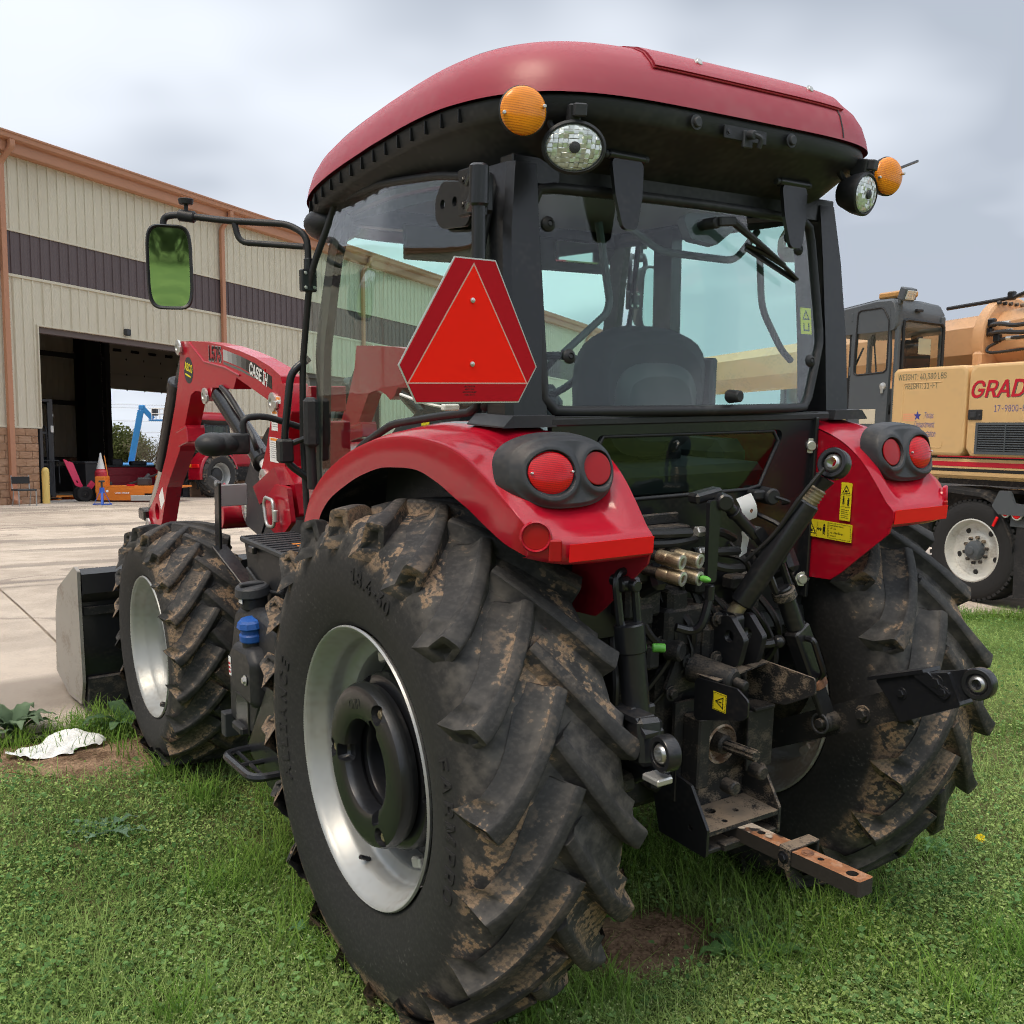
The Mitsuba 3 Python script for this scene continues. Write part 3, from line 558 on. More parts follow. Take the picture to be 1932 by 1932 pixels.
with use(BF @ frame([1.55, -.9, 0], unit((.50, -.866, 0)), unit((.866, .50, 0)), [0, 0, 1])):
    add(MW, 'deck', plate(rpoly([(-.55, -.2), (1.7, -.5), (1.75, 1.2), (-.55, 1.0)], .08), .05, (0, 0, .40)), org, 20)
    add(MW, 'side_skirt', [beam((-.55, -.2, .23), (.8, -.38, .23), .02, .34), beam((-.55, -.2, .25), (-.55, 1.0, .25), .02, .36), beam((.8, -.38, .33), (1.7, -.5, .33), .02, .15)], org)
    add(MW, 'end_box', [bb((-.58, -.22, .25), (-.3, .2, .72), .02), bb((.95, .2, .42), (1.35, .7, .75), .03)], org)
    add(MW, 'skid_bar', beam((.45, -.46, .13), (1.75, -.58, .13), .05, .16, .01), 'zinc'); add(MW, 'gearbox', [bb((.4, .3, .44), (.75, .65, .68), .04), rod((.55, .5, .6), (.55, 1.0, .75), .05)], 'steel_dark')
    add(MW, 'hitch_arm', [beam((.2, .3, .5), (1.5, .9, 1.0), .06, .05), beam((.9, .8, .45), (1.6, .2, .62), .06, .05)], 'black_plastic'); add(MW, 'lettering', text('LAND PRIDE', .05, (-.02, -.305, .24), unit((1.35, -.18, 0)), (0, 0, 1), .002), 'white_print', False)
    add(MW, 'red_tool', bx((.35, -.1, .47), (.2, .1, .06), .01), 'smv_red')
CN = thing('jerry_can', 'clear bag over a red petrol can standing behind the jack stand', 'can')
with use(BF @ frame([1.9, .15, 0], [1, 0, 0], [0, 1, 0], [0, 0, 1])):
    add(CN, 'can', lathe([(.17, .0), (.17, .28), (.12, .36), (.05, .40)], 16, (0, 0, .55), (0, 0, 1), True), mat('can_red', (.55, .04, .06), .4), 30); add(CN, 'bag', lathe([(.12, .36), (.09, .5), (.04, .70), (.02, .82)], 14, (0, 0, .56), (0, 0, 1), True), 'white_paint', 30)
    add(CN, 'crate', bb((-.22, -.2, .014), (.22, .2, .55), .01), 'black_plastic'); add(CN, 'stick', tube([(.12, -.18, .5), (.05, -.1, 1.3)], .014, 6), 'orange_print')
TC = thing('tool_chest', 'dark red low tool chest deep inside the workshop', 'tool chest')
with use(BF @ frame([5.2, 3.2, .014], unit((.86, -.5, 0)), unit((.5, .86, 0)), [0, 0, 1])):
    add(TC, 'body', bb((-.2, 0, .1), (2.6, .7, .95), .02), mat('chest_red', (.33, .012, .03), .4)); add(TC, 'worktop', bb((-.25, -.05, .95), (2.65, .75, 1.0), .01), 'steel_dark')
    for i in range(2):
        for j in range(3): add(TC, 'drawer', bb((-.15 + 1.38 * i, -.02, .16 + .26 * j), (1.15 + 1.38 * i, .0, .40 + .26 * j), .006), 'chest_red')
    add(TC, 'clutter', [bx((.2, .3, 1.1), (.35, .3, .22), .03), bx((.9, .35, 1.07), (.5, .4, .14), .03), bx((1.7, .3, 1.15), (.4, .3, .3), .04)], 'grey_plastic')
WB_ = thing('work_bench', 'dark cluttered workbench in the shadow behind the forklift', 'bench')
with use(BF @ frame([5.0, 7.5, .014], [1, 0, 0], [0, 1, 0], [0, 0, 1])):
    add(WB_, 'top', bb((-2.4, 0, .9), (4.5, .9, .97), .01), 'steel_dark'); add(WB_, 'panel', bb((-2.4, .05, .05), (4.5, .85, .9), .01), 'black_plastic')
    rc = np.random.default_rng(8)
    for k in range(14): add(WB_, 'box', bx((rc.uniform(-2.2, 4.2), rc.uniform(.2, .7), .97 + .16), (rc.uniform(.2, .5), .3, .30), .01), ('steel_dark', 'rust', 'grey_plastic', 'orange_print', 'worn_box')[k % 4])
CB = thing('waste_bin', 'black waste bin in the workshop doorway beside the petrol can', 'bin')
with use(BF @ frame([2.6, 1.5, .014], [1, 0, 0], [0, 1, 0], [0, 0, 1])):
    add(CB, 'body', loft([np.array([[-a, -a, z], [a, -a, z], [a, a, z], [-a, a, z]]) for z, a in ((0, .26), (1.05, .33))]), 'black_plastic', 10); add(CB, 'lid', bx((0, 0, 1.09), (.72, .72, .07), .02), 'grey_plastic')
PB = thing('pallet', 'yellow pallet on the floor behind the bollard', 'pallet')
add(PB, 'deck', [bb((.9, 1.55 + .13 * k, .10), (2.4, 1.65 + .13 * k, .13), .003) for k in range(6)] + [bb((.9 + .7 * k, 1.55, .014), (1.0 + .7 * k, 2.3, .10), .003) for k in range(3)], 'orange_print')
FR.pop()
# ---------------------------------------------------------------- beyond the building: trees, wires, a boom lift
rT = np.random.default_rng(21)
scene['leaf_far'] = {'type': 'principledthin', 'base_color': {'type': 'mesh_attribute', 'name': 'vertex_color'}, 'roughness': .7, 'diff_trans': .5, 'eta': 1.4, 'spec_trans': 0.}
mat('bark', (.10, .075, .055), .9)
def tree(label, x, y, H, Wd, lo, hi, nl, size, seed, bare=False, group=None, z0=0.):
    r = np.random.default_rng(seed); K = thing('tree', label, 'tree', group); B0 = np.array([x, y, z0]); limbs, tips = [], []
    limbs.append(tube(smoothpath([B0 - [0, 0, .3], B0 + [.1, 0, H * .18], B0 + [-.05, .1, H * .38]], 5), np.linspace(.05, .032, 11) * H * .7, 8))
    for k in range(16):
        a = k * 2.4; e = B0 + np.array([math.cos(a) * Wd * r.uniform(.25, .48), math.sin(a) * Wd * r.uniform(.25, .48), H * r.uniform(.45, .92)])
        s0 = B0 + np.array([0, 0, H * r.uniform(.16, .36)]); m = (s0 + e) / 2 + r.normal(0, .05 * H, 3)
        p = smoothpath([s0, m, e], 5); limbs.append(tube(p, np.linspace(.018, .004, len(p)) * H * .7, 6)); tips += [e, m, (m + e) / 2]
        for j in range(4 if bare else 2):
            q = p[r.integers(4, len(p))]; e2 = q + r.normal(0, .11 * H, 3) + [0, 0, .06 * H]; limbs.append(tube([q, (q + e2) / 2 + r.normal(0, .02 * H, 3), e2], [.006 * H, .004 * H, .0015 * H], 5)); tips.append(e2)
    add(K, 'trunk', limbs, 'bark')
    C = np.array(tips); c = C[r.integers(0, len(C), nl)] + r.normal(0, 1, (nl, 3)) * Wd * np.array([.085, .085, .075])
    n = r.normal(0, 1, (nl, 3)); n /= np.linalg.norm(n, axis=1, keepdims=True); a = np.cross(n, r.normal(0, 1, (nl, 3))); a /= np.linalg.norm(a, axis=1, keepdims=True); b = np.cross(n, a)
    S = size * r.uniform(.5, 1.4, (nl, 1)); V = np.stack([c - a * S, c + b * S * .6, c + a * S, c - b * S * .6], 1).reshape(-1, 3)
    t = r.uniform(0, 1, (nl, 1)) * .6 + .4 * meshkit.noise(c * .8, seed)[:, None]; col = np.repeat(np.array(lo) * (1 - t) + np.array(hi) * t, 4, 0)
    F = (np.array([[0, 1, 2], [0, 2, 3]])[None] + (np.arange(nl) * 4)[:, None, None]).reshape(-1, 3)
    add(K, 'crown', (V, F), 'leaf_far', False, color=col)
# ---------------------------------------------------------------- the tractor (own frame: x right, y forward, z up from the ground below the rear axle)
M_T = np.eye(4); M_T[:3, :3] = MROT; M_T[:3, 3] = MORG
FR.append(M_T)
TR = thing('tractor', 'red farm tractor with black cab, front loader and muddy tyres parked on the grass', 'tractor')
AX, AZ, WB, FZ = .754, .729, 2.195, .561
def tyre(prof, rl, nl, hl, half, phase, seed, nth=520, nu=110):
    """the smooth carcass, wheel axis = x, rear = angle 0, top = angle 90: (vertices, faces, colours)"""
    pr = smoothpath(prof, 10); d = np.r_[0, np.cumsum(np.linalg.norm(np.diff(pr, axis=0), axis=1))]
    s = np.linspace(0, d[-1], nu); X, Rr = np.interp(s, d, pr[:, 0]), np.interp(s, d, pr[:, 1])
    th = np.linspace(0, 2 * np.pi, nth, endpoint=False)
    TH, XX = np.meshgrid(th, X, indexing='ij'); RR = np.broadcast_to(Rr, TH.shape)
    sh = sstep(rl - .17 * (rl / .75), rl - .085 * (rl / .75), RR)
    base = meshkit.fbm(np.stack([np.cos(TH) * 9, np.sin(TH) * 9, XX * 18 + 40], -1), 3, seed) - .5
    Rd = RR + base * .006 * sh
    V = np.stack([XX, -Rd * np.cos(TH), Rd * np.sin(TH)], -1)
    ring = sstep(.05, .6, sh) * (1 - sstep(.75, 1, sh))
    m = np.clip(sstep(.7, 1, sh) + ring * .8, 0, 1)
    v, f = grid(V, cu=True)
    return v, f[:, ::-1], np.stack([m, np.clip(sh + ring * .6, 0, 1)], -1).reshape(-1, 2)
def lug_meshes(prof, rl, nl, half, phase, seed, lean=20., wl=.0195, t0=-.075):
    """one mesh per tread lug, both rows; faces meet in crisp edges, every face smooth"""
    pp = np.array(prof); n2 = len(pp) // 2; cx, cr = pp[n2:, 0], pp[n2:, 1]     # half profile, centre to bead
    Rc = lambda x: np.interp(np.abs(x), cx[:np.argmax(cx) + 1], cr[:np.argmax(cx) + 1])
    Rt = lambda x: rl - .016 * (np.abs(x) / half) ** 2.2
    pitch = 2 * np.pi / nl; out = []
    NS = 22; tt = np.r_[t0, t0 * .5, np.linspace(0, 1.10, NS - 2)]
    for row, (sd, ph) in enumerate(((-1, phase), (1, phase + 180. / nl))):
        for k in range(nl):
            rk = np.random.default_rng(seed * 1000 + row * 100 + k); t = tt; x = sd * half * (1 - t)
            g = .50 * t + .50 * np.abs(t) ** 1.5; th = math.radians(ph) + k * pitch + math.radians(lean) * np.where(t < 0, .55 * t, g)
            s = th * rl; ds, dx = np.gradient(s), np.gradient(x * 1.0); L = np.hypot(ds, dx); ns, nx = -dx / L * sd, ds / L * sd
            w = wl * (1.34 - .42 * sstep(-.1, .55, t)) * (1 - .08 * sstep(.95, 1.1, t)); top = Rt(x); bot = np.minimum(Rc(x) - .004, top - .02)
            bot = np.where(t < .12, np.minimum(bot, Rc(half * 1.02) - .03 + (t + .085) * .18), bot)
            def P(off, r): return np.stack([x + nx * off, -r * np.cos((s + ns * off) / rl), r * np.sin((s + ns * off) / rl)], 1)
            fl = .016 + .008 * sstep(.3, 1, t)
            lead = [P(-w - fl, bot), P(-w - fl * .42, bot + (top - bot) * .30), P(-w - .002, top - .010), P(-w, top - .004)]
            trail = [P(w, top - .004), P(w + .003, top - .012), P(w + fl * .9, bot + (top - bot) * .34), P(w + fl * 3.2, bot)]
            cap = [P(-w, top - .004), P(-w + .004, top), P(-w * .4, top + .001), P(w * .4, top + .001), P(w - .004, top), P(w, top - .004)]
            parts, zone = [], []
            for rows, z in ((lead, 0), (cap, 1), (trail, 0)):
                G = np.stack(rows, 1); parts.append(grid(G if sd > 0 else G[:, ::-1])); h = np.linspace(0, 1, G.shape[1])
                zone.append(np.tile(np.full(G.shape[1], 1.) if z else (h if rows is lead else h[::-1]) * .35, G.shape[0]))
            # end faces: outer nose with its hollow pocket, inner blunt end
            for e, dirn in ((0, 1), (-1, -1)):
                o = np.array([lead[q][e] for q in range(4)] + [cap[q][e] for q in range(1, 5)] + [trail[q][e] for q in range(4)])
                c = o.mean(0); inw = np.array([-sd, 0, 0]) if e == 0 else np.array([0, 0, 0])
                rings = [o, c + (o - c) * .96]
                if e == 0:
                    rr_ = np.hypot(c[1], c[2]); dn = np.array([0, c[1], c[2]]) / rr_; c2 = c - dn * .004
                    rings += [c2 + (o - c) * .50, c2 + (o - c) * .46 + inw * .016, c2 + (o - c) * .10 + inw * .020]
                else:
                    foot = np.array([sd * -.010, 0, 0]); rings[1] = c + (o - c) * .9
                rings.append(np.repeat(rings[-1].mean(0)[None], len(o), 0))
                if e == 0: o_out = o.copy()
                G = np.stack(rings, 0); m = grid(G, cv=True); f = m[1] if (sd > 0) == (e == 0) else m[1][:, ::-1]
                parts.append((m[0], f)); zone.append(np.full(len(m[0]), .25 if e == 0 else .2))
            v, f = merge(parts); zc = np.concatenate(zone)
            v = v + (meshkit.noise(v * 60 + seed, seed)[:, None] - .5) * .0018
            rad = np.hypot(v[:, 1], v[:, 2]); nose = sstep(half * .93, half * 1.04, np.abs(v[:, 0])) * (1 - (zc > .9) * .55)
            out.append((v, f, np.stack([np.clip((1 - sstep(.08, .34, zc)) * (zc < .9) + .55 * nose + .10 * (zc > .9), 0, 1), 0 * zc + 1], 1)))
    return out
REAR_PROF = [(-.190, .402), (-.205, .425), (-.226, .50), (-.232, .56), (-.226, .615), (-.208, .666), (-.178, .696), (-.10, .710), (0, .714), (.10, .710), (.178, .696), (.208, .666), (.226, .615), (.232, .56), (.226, .50), (.205, .425), (.190, .402)]
FRONT_PROF = [(-.145, .324), (-.160, .345), (-.178, .40), (-.184, .44), (-.178, .475), (-.166, .502), (-.145, .520), (-.08, .531), (0, .534), (.08, .531), (.145, .520), (.166, .502), (.178, .475), (.184, .44), (.178, .40), (.160, .345), (.145, .324)]
def side_text(s, W, th0, r, h, xface, sgn=-1, sp=1.12, dirn=1):
    """raised sidewall lettering reading clockwise seen from outside"""
    out = []; a = th0
    for ch in s:
        if ch == ' ': a += dirn * h * .5 / r; continue
        v, f = vf(meshkit.text_mesh(ch, h, .004, True)); v = v.copy(); v[:, 0] -= v[:, 0].min(); w = v[:, 0].max()
        ang = a + dirn * v[:, 0] / r; rr = r + v[:, 1]
        x = sgn * (np.interp(rr, [p[1] for p in REAR_PROF[:6]], [-p[0] for p in REAR_PROF[:6]]) + .0005 + v[:, 2])
        out.append((np.stack([x, -rr * np.cos(ang), rr * np.sin(ang)], 1), f)); a += dirn * (w * sp + h * .12) / r
    return merge(out)
def rear_wheel(side, seed):
    W = TR + '__rear_wheel'; W = numbered(W); labels[W] = {'label': ('left' if side < 0 else 'right') + ' rear wheel with deep lugged muddy tyre'}
    with use(M_T @ frame([side * AX, 0, AZ], [1, 0, 0], [0, 1, 0], [0, 0, 1])):
        v, f, c = tyre(REAR_PROF, .752, 20, .050, .205, 7.4, seed)
        add(W, 'tyre', (v, f), 'rubber', True, uv=c)
        for v, f, c in lug_meshes(REAR_PROF, .752, 20, .205, 7.4, seed): add(W, 'tread_lug', (v, f), 'rubber', True, uv=c)
        s = side
        rim = [(.400, .194), (.406, .204), (.402, .210), (.394, .206), (.386, .190), (.380, .170), (.366, .155), (.360, .135), (.362, .110), (.350, .092), (.322, .082), (.312, .060), (.310, -.02), (.318, -.09), (.36, -.12), (.385, -.19), (.400, -.206), (.406, -.2)]
        add(W, 'rim', lathe([(r, h) for r, h in rim], 96, (0, 0, 0), (s, 0, 0)), 'silver_paint' if s < 0 else 'silver_dirty', 40)
        add(W, 'disc', lathe([(.314, .01), (.30, .02), (.24, .012), (.20, -.01), (.06, -.01)], 64, (0, 0, 0), (s, 0, 0)), 'black_cast' if s < 0 else 'silver_dirty', 40)
        if s < 0:
            def ring(ro, ri, h0, h1, rd):
                return lathe([(ri + rd * .4, h0), (ro - rd, h0), (ro - rd * .3, h0 + rd * .3), (ro, h0 + rd), (ro, h1 - rd), (ro - rd * .3, h1 - rd * .3), (ro - rd, h1), (ri + rd, h1), (ri + rd * .3, h1 - rd * .3), (ri, h1 - rd), (ri, h0 + rd * .4), (ri + rd * .4, h0)], 72, (0, 0, 0), (-1, 0, 0))
            big = mani(ring(.258, .12, .02, .130, .024)); front = mani(ring(.238, .128, .132, .200, .028))
            for k in range(3):
                a = math.radians(62 + 120 * k); c, q = math.cos(a), math.sin(a)
                front -= mani(bx((-.19, -.137 * c, .137 * q), (.06, .062, .05), .008, rot((1, 0, 0), -math.degrees(a))))
                front -= mani(rod((-.172, -.204 * c, .204 * q), (-.21, -.204 * c, .204 * q), .026, .03, 18))
                a2 = a + math.radians(55); big -= mani(bx((-.10, -.245 * math.cos(a2), .245 * math.sin(a2)), (.11, .03, .05), .006, rot((1, 0, 0), -math.degrees(a2))))
            add(W, 'wheel_weight', big, 'black_cast', 38); add(W, 'wheel_weight', front, 'black_cast', 38)
            for k in range(3):
                a = math.radians(62 + 120 * k); c, q = math.cos(a), math.sin(a)
                add(W, 'bolt', bolt((-.172, -.204 * c, .204 * q), (-1, 0, 0), .013, .018), 'brass')
            for k in range(4):
                a = math.radians(20 + 90 * k); add(W, 'rim_lug', bx((-.07, -.300 * math.cos(a), .300 * math.sin(a)), (.03, .035, .05), .006, rot((1, 0, 0), -math.degrees(a))), 'zinc')
            add(W, 'valve', rod((-.13, .10, -.345), (-.165, .095, -.325), .007), 'black_gloss')
            add(W, 'lettering', text('CNH', .026, (-.1985, .075, .150), (0, -1, .32), (0, .32, 1), .003), 'black_cast')
            add(W, 'size_lettering', side_text('18.4-30', W, math.radians(88), .545, .040, 0, -1, 1.12, -1), 'rubber_plain')
            add(W, 'maker_lettering', side_text('ALLIANCE', W, math.radians(203), .505, .046, 0, -1, 1.3, -1), 'rubber_plain')
            add(W, 'maker_lettering', side_text('FARMPRO', W, math.radians(22), .535, .044, 0, -1, 1.3, -1), 'rubber_plain')
        else:
            add(W, 'hub_flange', lathe([(.17, -.01), (.17, -.05), (.12, -.08), (.12, -.22), (.02, -.22)], 40, (0, 0, 0), (1, 0, 0), True), 'black_dirty')
            for k in range(8):
                a = math.radians(45 * k); add(W, 'bolt', bolt((-.012, -.20 * math.cos(a), .20 * math.sin(a)), (-1, 0, 0), .016, .02), 'rust_paint')
            for k in range(4):
                a = math.radians(45 + 90 * k); add(W, 'rim_lug', bx((-.05, -.305 * math.cos(a), .305 * math.sin(a)), (.05, .04, .06), .006, rot((1, 0, 0), -math.degrees(a))), 'silver_dirty')
rear_wheel(-1, 1); rear_wheel(1, 2)
def front_wheel(side, seed):
    W = numbered(TR + '__front_wheel'); labels[W] = {'label': ('left' if side < 0 else 'right') + ' front wheel with chevron tyre and pale rim'}
    with use(M_T @ frame([side * .835, WB, FZ], [1, 0, 0], [0, 1, 0], [0, 0, 1])):
        v, f, c = tyre(FRONT_PROF, .568, 20, .042, .172, 6.5, seed, nth=420, nu=90)
        add(W, 'tyre', (v, f), 'rubber', True, uv=c)
        for v, f, c in lug_meshes(FRONT_PROF, .568, 20, .170, 6.5, seed, 19., .0155, -.03): add(W, 'tread_lug', (v, f), 'rubber', True, uv=c)
        s = side
        rim = [(.322, .148), (.330, .156), (.326, .162), (.318, .158), (.311, .145), (.306, .125), (.294, .112), (.290, .095), (.285, .07), (.272, .05), (.268, .02), (.27, -.06), (.29, -.10), (.31, -.14), (.322, -.156), (.33, -.15)]
        add(W, 'rim', lathe(rim, 80, (0, 0, 0), (s, 0, 0)), 'silver_paint', 40)
        add(W, 'disc', lathe([(.272, .0), (.24, -.012), (.16, -.035), (.10, -.035), (.09, .0), (.05, .01)], 56, (0, 0, 0), (s, 0, 0)), 'silver_paint', 40)
        for k in range(8):
            a = math.radians(45 * k + 10); add(W, 'bolt', bolt((-s * .030, -.135 * math.cos(a), .135 * math.sin(a)), (s, 0, 0), .011, .015), 'black_gloss')
        add(W, 'valve', rod((s * .10, -.05, -.278), (s * .13, -.05, -.265), .012), 'black_gloss')
front_wheel(-1, 3); front_wheel(1, 4)
# ---------------- cab roof
RC, RA, RB = .35, .735, .80
def roof_edge(y): return 2.513 - .105 * np.clip((y + .08) / 1.0, 0, 2) ** 1.6
def rring(d, dz, n=180, ex=4.6, a=RA, b=RB):
    t = np.linspace(0, 2 * np.pi, n, endpoint=False); c, s = np.cos(t), np.sin(t)
    x = (a - d) * np.sign(c) * np.abs(c) ** (2 / ex); y = RC + (b - d) * np.sign(s) * np.abs(s) ** (2 / ex)
    return np.stack([x, y, roof_edge(y) + dz], 1)
RP = [(0, 0), (.006, .03), (.018, .068), (.038, .102), (.066, .130), (.10, .148), (.16, .165), (.26, .182), (.40, .196), (.55, .204)]
roof = loft([rring(d, z) for d, z in RP], False, True)
ROOF = add(TR, 'roof', roof, 'red_roof', 60)
# rear hatch: a patch of the same surface, 5 mm proud
def roof_pt(x, k, off=0.):
    i = np.interp(k, np.arange(len(RP)), [p[0] for p in RP]); j = np.interp(k, np.arange(len(RP)), [p[1] for p in RP])
    a, b, ex = RA - i, RB - i, 4.6
    y = RC - b * (1 - np.abs(x / a) ** ex) ** (1 / ex)
    return np.array([x, y - off, roof_edge(y) + j + off * .6])
def roof_patch(x0, x1, k0, k1, off):
    xs, ks = np.linspace(x0, x1, 24), np.linspace(k0, k1, 14)
    top = np.array([[roof_pt(x, k, off) for k in ks] for x in xs]); bot = np.array([[roof_pt(x, k, -.01) for k in ks] for x in xs])
    loop = lambda G: np.vstack([G[:, 0], G[-1, 1:], G[-2::-1, -1], G[0, -2:0:-1]])
    return merge([grid(top), loft([loop(bot), loop(top)], False, False)])
add(TR, 'roof__hatch', roof_patch(-.315, .425, 2.65, 6.5, .007), 'red_roof', 40)
gp = [roof_pt(x, 2.55, .003) for x in np.linspace(-.32, .40, 16)]
add(TR, 'roof__hatch_seam', tube([roof_pt(-.32, 6.5, .002)] + [roof_pt(-.32, k, .002) for k in (5, 4, 3)] + gp, .0022, 6), 'red_dark')
add(TR, 'roof__panel_seam', tube([roof_pt(.395, k, .001) for k in (2.5, 2, 1, .2)], .0022, 6), 'black_plastic')
for x in (-.14, .30): add(TR, 'roof__hatch_screw', bolt(roof_pt(x, 4.0, .006), (0, -1, .4), .009, .007, False), 'zinc')
# black roof base below the red shell
HDR = lambda z: np.array([[.60 * np.sign(math.cos(t)) * abs(math.cos(t)) ** .3, .345 + .60 * np.sign(math.sin(t)) * abs(math.sin(t)) ** .3, z] for t in np.linspace(0, 2 * np.pi, 180, endpoint=False)])
def ub(d, dz): return rring(d, dz)
BASE = loft([ub(.05, .01), ub(.014, -.002), ub(.012, -.012), ub(.018, -.042), ub(.03, -.056), ub(.05, -.064), HDR(2.365), HDR(2.33)], False, False)
RBASE = add(TR, 'roof_base', BASE, 'black_plastic', 40)
for y in np.linspace(-.12, .98, 15):
    z = roof_edge(y); xx = RA * (1 - min(.999, abs((y - RC) / RB)) ** 4.6) ** (1 / 4.6)
    add(RBASE, 'vent_rib', bx((-xx + .012, y, z - .026), (.012, .004, .034), .001), 'black_gloss')
for y in np.linspace(.0, .7, 8):
    for k in range(0): add(RBASE, 'vent_slot', bx((-.665 + .03 * k, y + .02 * k, roof_edge(y) - .072 - .010 * k), (.018, .035, .008), .002), 'black_gloss')
for x in (-.19, .17, ): add(RBASE, 'bolt', bolt((x, -.444, 2.482), (0, -1, 0), .013, .012, False), 'grey_plastic')
add(RBASE, 'plate', bx((-.01, -.445, 2.474), (.16, .006, .034), .002), 'black_plastic')
for x in (-.075, .055): add(RBASE, 'plate_bolt', bolt((x, -.448, 2.474), (0, -1, 0), .006, .004), 'black_gloss')
add(RBASE, 'socket', [bx((-.005, -.448, 2.462), (.035, .012, .045), .004), rod((-.005, -.45, 2.474), (-.005, -.475, 2.470), .012), tube(smoothpath([(-.002, -.47, 2.472), (.016, -.478, 2.462), (.018, -.47, 2.440)], 5), .007)], 'grey_plastic')
with use(M_T):
    add(TR, 'headliner', grid(np.array([[[x, y, 2.385] for y in np.linspace(-.2, .92, 4)] for x in np.linspace(-.58, .58, 4)])), 'interior_grey')
# front corner lamp pods under the roof
for s in (-1, 1): add(TR, 'roof_lamp_pod', ell((s * .60, .93, 2.335), (.10, .11, .062), 12), 'black_plastic', 60)
# ---------------- lamps under the rear of the roof
def amber(s):
    L = numbered(TR + '__indicator_lamp'); c = np.array([s * .685, -.372, 2.452]); R = rot((0, 0, 1), -22 if s < 0 else -8) * .95
    with use(M_T @ frame(c, R[:, 0], R[:, 1], R[:, 2])):
        add(L, 'housing', lathe([(.03, .06), (.050, .03), (.060, .004), (.062, -.008), (.058, -.012)], 36, (0, 0, 0), (0, 1, 0), True), 'black_plastic', 40)
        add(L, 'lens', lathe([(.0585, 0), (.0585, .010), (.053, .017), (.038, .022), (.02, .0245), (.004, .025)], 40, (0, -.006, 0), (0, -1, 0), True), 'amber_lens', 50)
        for k in (-1, 1): add(L, 'screw', rod((k * .051, -.024, .01 * k), (k * .051, -.034, .01 * k), .0045), 'zinc')
        if s > 0: add(L, 'aerial', tube([(.05, -.01, .03), (.19, .05, .075)], .005, 6), 'black_gloss')
amber(-1); amber(1)
def worklamp(s):
    L = numbered(TR + '__work_lamp'); c = np.array([s * .548, -.395, 2.384])
    R = rot((0, 0, 1), -26 if s < 0 else 14) @ rot((1, 0, 0), 8)
    with use(M_T @ frame(c, R[:, 0], R[:, 1], R[:, 2])):
        def el(sx, sz, y): t = np.linspace(0, 2 * np.pi, 44, endpoint=False); return np.stack([sx * np.cos(t), 0 * t + y, sz * np.sin(t)], 1)
        add(L, 'housing', loft([el(.02, .02, .075), el(.05, .04, .06), el(.075, .058, .02), el(.080, .063, -.004), el(.080, .063, -.014), el(.074, .057, -.018), el(.070, .053, -.012)], True, False), 'black_plastic', 40)
        add(L, 'lens', loft([el(.071, .054, -.010), el(.066, .049, -.017), el(.04, .03, -.021), el(.01, .008, -.022)], False, True), 'lamp_lens', 50)
        add(L, 'bulb', lathe([(.014, 0), (.013, .006), (.004, .008)], 18, (0, -.021, 0), (0, -1, 0), True), 'grey_plastic')
        add(L, 'bracket', [bx((0, .02, .075), (.03, .05, .05), .004), tube(smoothpath([(-.02, .05, .03), (-.05, .06, .06), (-.03, .05, .10), (.02, .07, .11)], 5), .009)], 'black_plastic')
        add(L, 'connector', bx((.01, .0, .085), (.032, .05, .03), .003), 'grey_plastic')
worklamp(-1); worklamp(1)
# ---------------- cab frame
def post(s):
    r = [np.array([[s * (xi), y0, z], [s * (xo - .014), y0, z], [s * xo, y0 + .02, z], [s * xo, y1 - .015, z], [s * (xo - .02), y1, z], [s * xi, y1, z]])
         for z, xi, xo, y0, y1 in ((1.705, .553, .672, -.315, -.195), (1.95, .553, .668, -.292, -.175), (2.2, .552, .652, -.262, -.145), (2.37, .548, .628, -.24, -.12))]
    if s > 0: r = [q[::-1] for q in r]
    return loft(r)
for s in (-1, 1):
    add(TR, 'rear_post', post(s), 'black_paint', 20)
    add(TR, 'post_foot', loft([np.array([[s * a, -.35, z], [s * b, -.35, z], [s * b, -.17, z], [s * a, -.17, z]])[::s] for z, a, b in ((1.700, .548, .712), (1.704, .548, .712), (1.730, .555, .685))]), 'grey_plastic', 10)
    add(TR, 'front_pillar', loft([np.array([[s * (x - .03), y - .03, z], [s * x, y - .03, z], [s * x, y + .03, z], [s * (x - .05), y + .03, z]])[::s] for z, x, y in ((1.05, .655, .93), (1.5, .665, .94), (1.9, .665, .91), (2.2, .645, .85), (2.38, .62, .79))]), 'black_paint', 20)
    add(TR, 'inner_post', loft([np.array([[s * (x - .05), y - .05, z], [s * x, y - .05, z], [s * x, y + .05, z], [s * (x - .05), y + .05, z]])[::s] for z, x, y in ((1.1, .63, .50), (2.37, .60, .50))]), 'black_paint', 20) if s > 0 else None
add(TR, 'rear_header', beam((-.62, -.205, 2.355), (.62, -.205, 2.355), .06, .07), 'black_paint')
add(TR, 'front_header', beam((-.62, .85, 2.36), (.62, .85, 2.36), .06, .07), 'black_paint')
for s in (-1, 1): add(TR, 'side_header', tube(smoothpath([(s * .60, -.2, 2.345), (s * .61, .1, 2.37), (s * .615, .45, 2.38), (s * .60, .8, 2.365)], 6), .022, 8), 'black_paint')
def rdens(pts, rad, n=5): q = fillet(list(pts) + [pts[0], pts[1]], rad, n); m = len(q); return q
def outline(pts, rad, step=.05):
    P = Polygon([tuple(p) for p in pts]); P = P.buffer(-rad, join_style=1, quad_segs=6).buffer(rad, join_style=1, quad_segs=6)
    L = P.exterior; n = max(24, int(L.length / step)); return np.array([L.interpolate(i / n, True).coords[0] for i in range(n)])
def patch(o, fn, k=7):
    c = o.mean(0); rings = [np.array([fn(*(c + (q - c) * t)) for q in o]) for t in np.linspace(1, .02, k)]
    return loft(rings, False, True)
def pane(parent, name, o, fn, glass, frame_r, fm='black_plastic', off=0.):
    a = add(parent, name, patch(o, fn), glass, 60)
    add(a, 'frame', tube([fn(*q) for q in o], frame_r, 8, closed=True), fm, 60)
    return a
